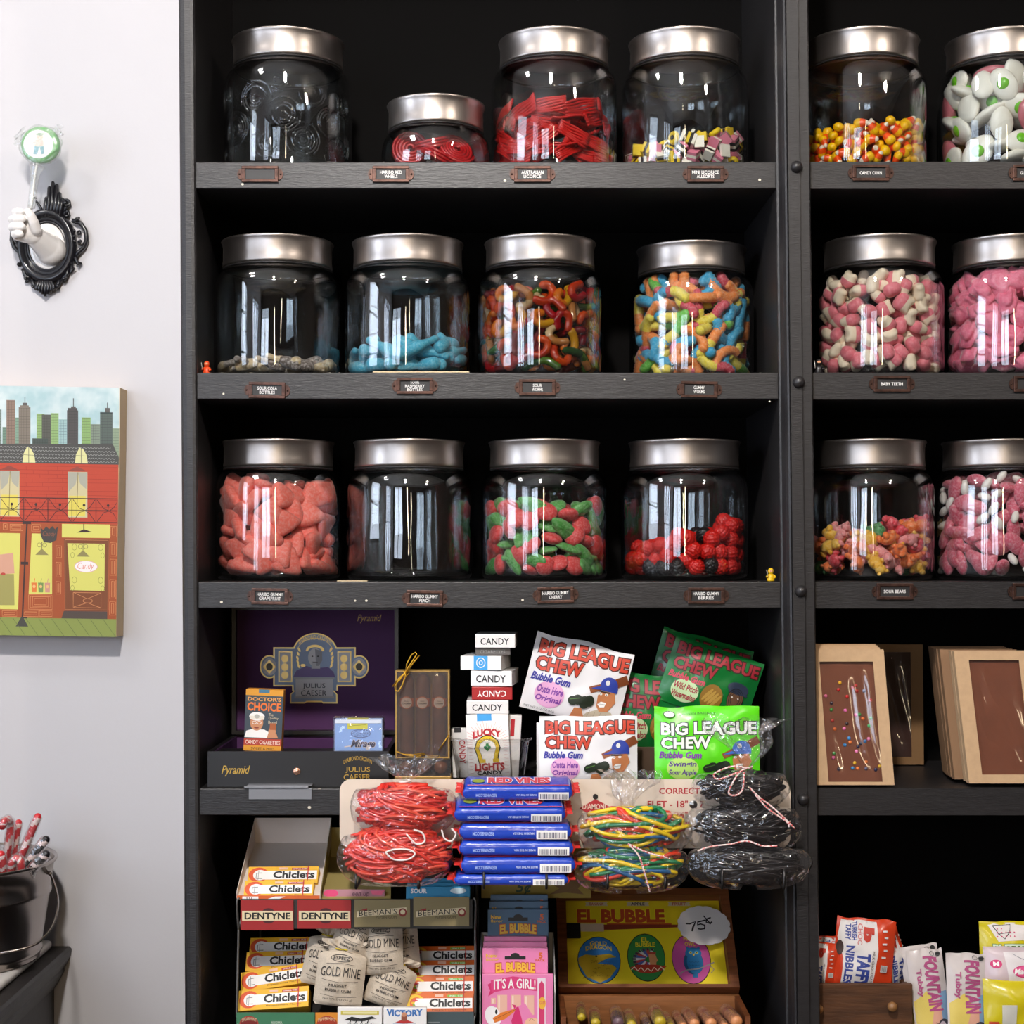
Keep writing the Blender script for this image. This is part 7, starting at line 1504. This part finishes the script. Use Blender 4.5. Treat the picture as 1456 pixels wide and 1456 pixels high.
cane('red candy cane standing at the photo edge in the bucket', [(40, 900, .18), (40, 420, .17), (62, 250, .16), (68, 170, .16), (50, 155, .15), (24, 172, .14), (15, 200, .14)], .0056, cr, cw)
cane('red candy cane upright in the bucket, between two other red ones', [(85, 900, .18), (82, 400, .18), (105, 260, .18), (118, 178, .18)], .0054, cr, cw)
cane('red candy cane slanting right over the bucket rim, tallest of all', [(60, 800, .17), (130, 400, .17), (190, 260, .17), (240, 140, .17)], .0058, cr, cw)
cane('red candy cane hooked over inside the bucket, just above the front rim', [(75, 760, .155), (72, 480, .135), (78, 430, .13), (105, 402, .13), (132, 425, .13), (138, 520, .135)], .0060, cr, cw)
cane('black and white candy cane slanting furthest right in the bucket', [(60, 750, .17), (170, 450, .15), (230, 360, .15), (292, 285, .15)], .0062, ck, cw)
cane('black and white candy cane low in the bucket beside the rim', [(110, 720, .16), (205, 470, .135), (250, 420, .13), (292, 378, .13)], .0066, ck, cw)
cane('red candy cane low at the photo edge behind the bucket rim', [(40, 760, .16), (25, 500, .14), (18, 440, .135), (5, 380, .13)], .0062, cr, cw)
# ---- little plastic ninjas
def ninja(label, px, y, row, col, eye, h=.019):
    p = W(px, 790, y); z = SHELF_Z[row]+.0004; m = M('toy_'+col, col, .35); t = thing('toy_figure', label, 'toy', (p.x, y, z), (0, 0, 0), 'little plastic toy fighters'); k = h/.019
    b = MB().lathe([(.0002, 0), (.0052*k, 0), (.0056*k, .0015*k), (.0050*k, .006*k), (.0040*k, .0100*k), (.0002, .0108*k)], m, 18, sy=.8); b.tube([(-.0042*k, -.001*k, .0085*k), (-.0062*k, -.003*k, .006*k), (-.0050*k, -.0045*k, .0075*k)], .0016*k, m, 8); b.tube([(.0042*k, -.001*k, .0085*k), (.0060*k, -.003*k, .0055*k), (.0035*k, -.0048*k, .0050*k)], .0016*k, m, 8); b.build('body', t)
    hdm = MB().ball((0, 0, .0142*k), (.0042*k, .0042*k, .0048*k), m, u=18, w=12); a = Art(.00006); a.ell(0, .3, 2.7*k, 1.3*k, INK('d8a47a'), 16); a.ell(-1.1*k, .3, .5*k, .6*k, INK(eye), 8); a.ell(1.1*k, .3, .5*k, .6*k, INK(eye), 8)
    a.put(hdm, lambda u, v, o: Vector((u*.001, -(.0043*k+o)*math.sqrt(max(.05, 1-(u*.001/(.0043*k))**2))-.0001, .0142*k+v*.001)), .5); hdm.build('head', t)
    MB().tube([(-.0052*k, -.0050*k, .0060*k), (-.0068*k, -.0052*k, .0160*k)], .0005*k, M('toy_sword', 'd8d4d0', .3, .5), 6).build('sword', t)
ninja('tiny orange toy fighter at the left end of the second shelf', 294, .02, 1, 'd8481c', '1a1410')
ninja('tiny yellow toy fighter on the third shelf beside the divider', 1096, .018, 2, 'e0b41c', 'a82a1a')
ninja('tiny black toy fighter on the second shelf right of the divider', 1164, .012, 1, '1c1a1c', 'd86a2a', .021)
# ---- scraps on the shelf edges
MB().box(0, 0, 0, .137, .014, .0016, M('beige_card', 'd0bd98', .8)).build('card_strip', None, 'thin beige card strip on the second shelf edge before the blue bottle jar', 'card strip', loc=(W(530, 530).x, .0004, SHELF_Z[1]+.0004))
MB().box(0, 0, 0, .043, .012, .0012, M('beige_card', 'd0bd98', .8)).build('card_strip', None, 'short torn beige card strip on the third shelf edge before the empty jar', 'card strip', loc=(W(479, 827).x, .0004, SHELF_Z[2]+.0004))
# ================================================================ camera and view
cam = bpy.data.cameras.new('camera'); co = bpy.data.objects.new('camera', cam); COL.objects.link(co)
co.location = (0, -D, EYE); co.rotation_euler = (PI/2, 0, 0); cam.sensor_width = 36; cam.sensor_fit = 'HORIZONTAL'
cam.lens = 36*D/1.456; cam.shift_y = 62/1456; cam.clip_start = .05; sc.camera = co
sc.view_settings.view_transform = 'Standard'; sc.view_settings.look = 'None'; sc.view_settings.gamma = 1; sc.view_settings.use_curve_mapping = False
sc.view_settings.exposure = EXPO
cy = sc.cycles; cy.use_denoising = True; cy.transparent_max_bounces = 32; cy.max_bounces = 7; cy.diffuse_bounces = 3; cy.glossy_bounces = 4; cy.transmission_bounces = 4; cy.caustics_reflective = False; cy.caustics_refractive = False; cy.sample_clamp_indirect = 6
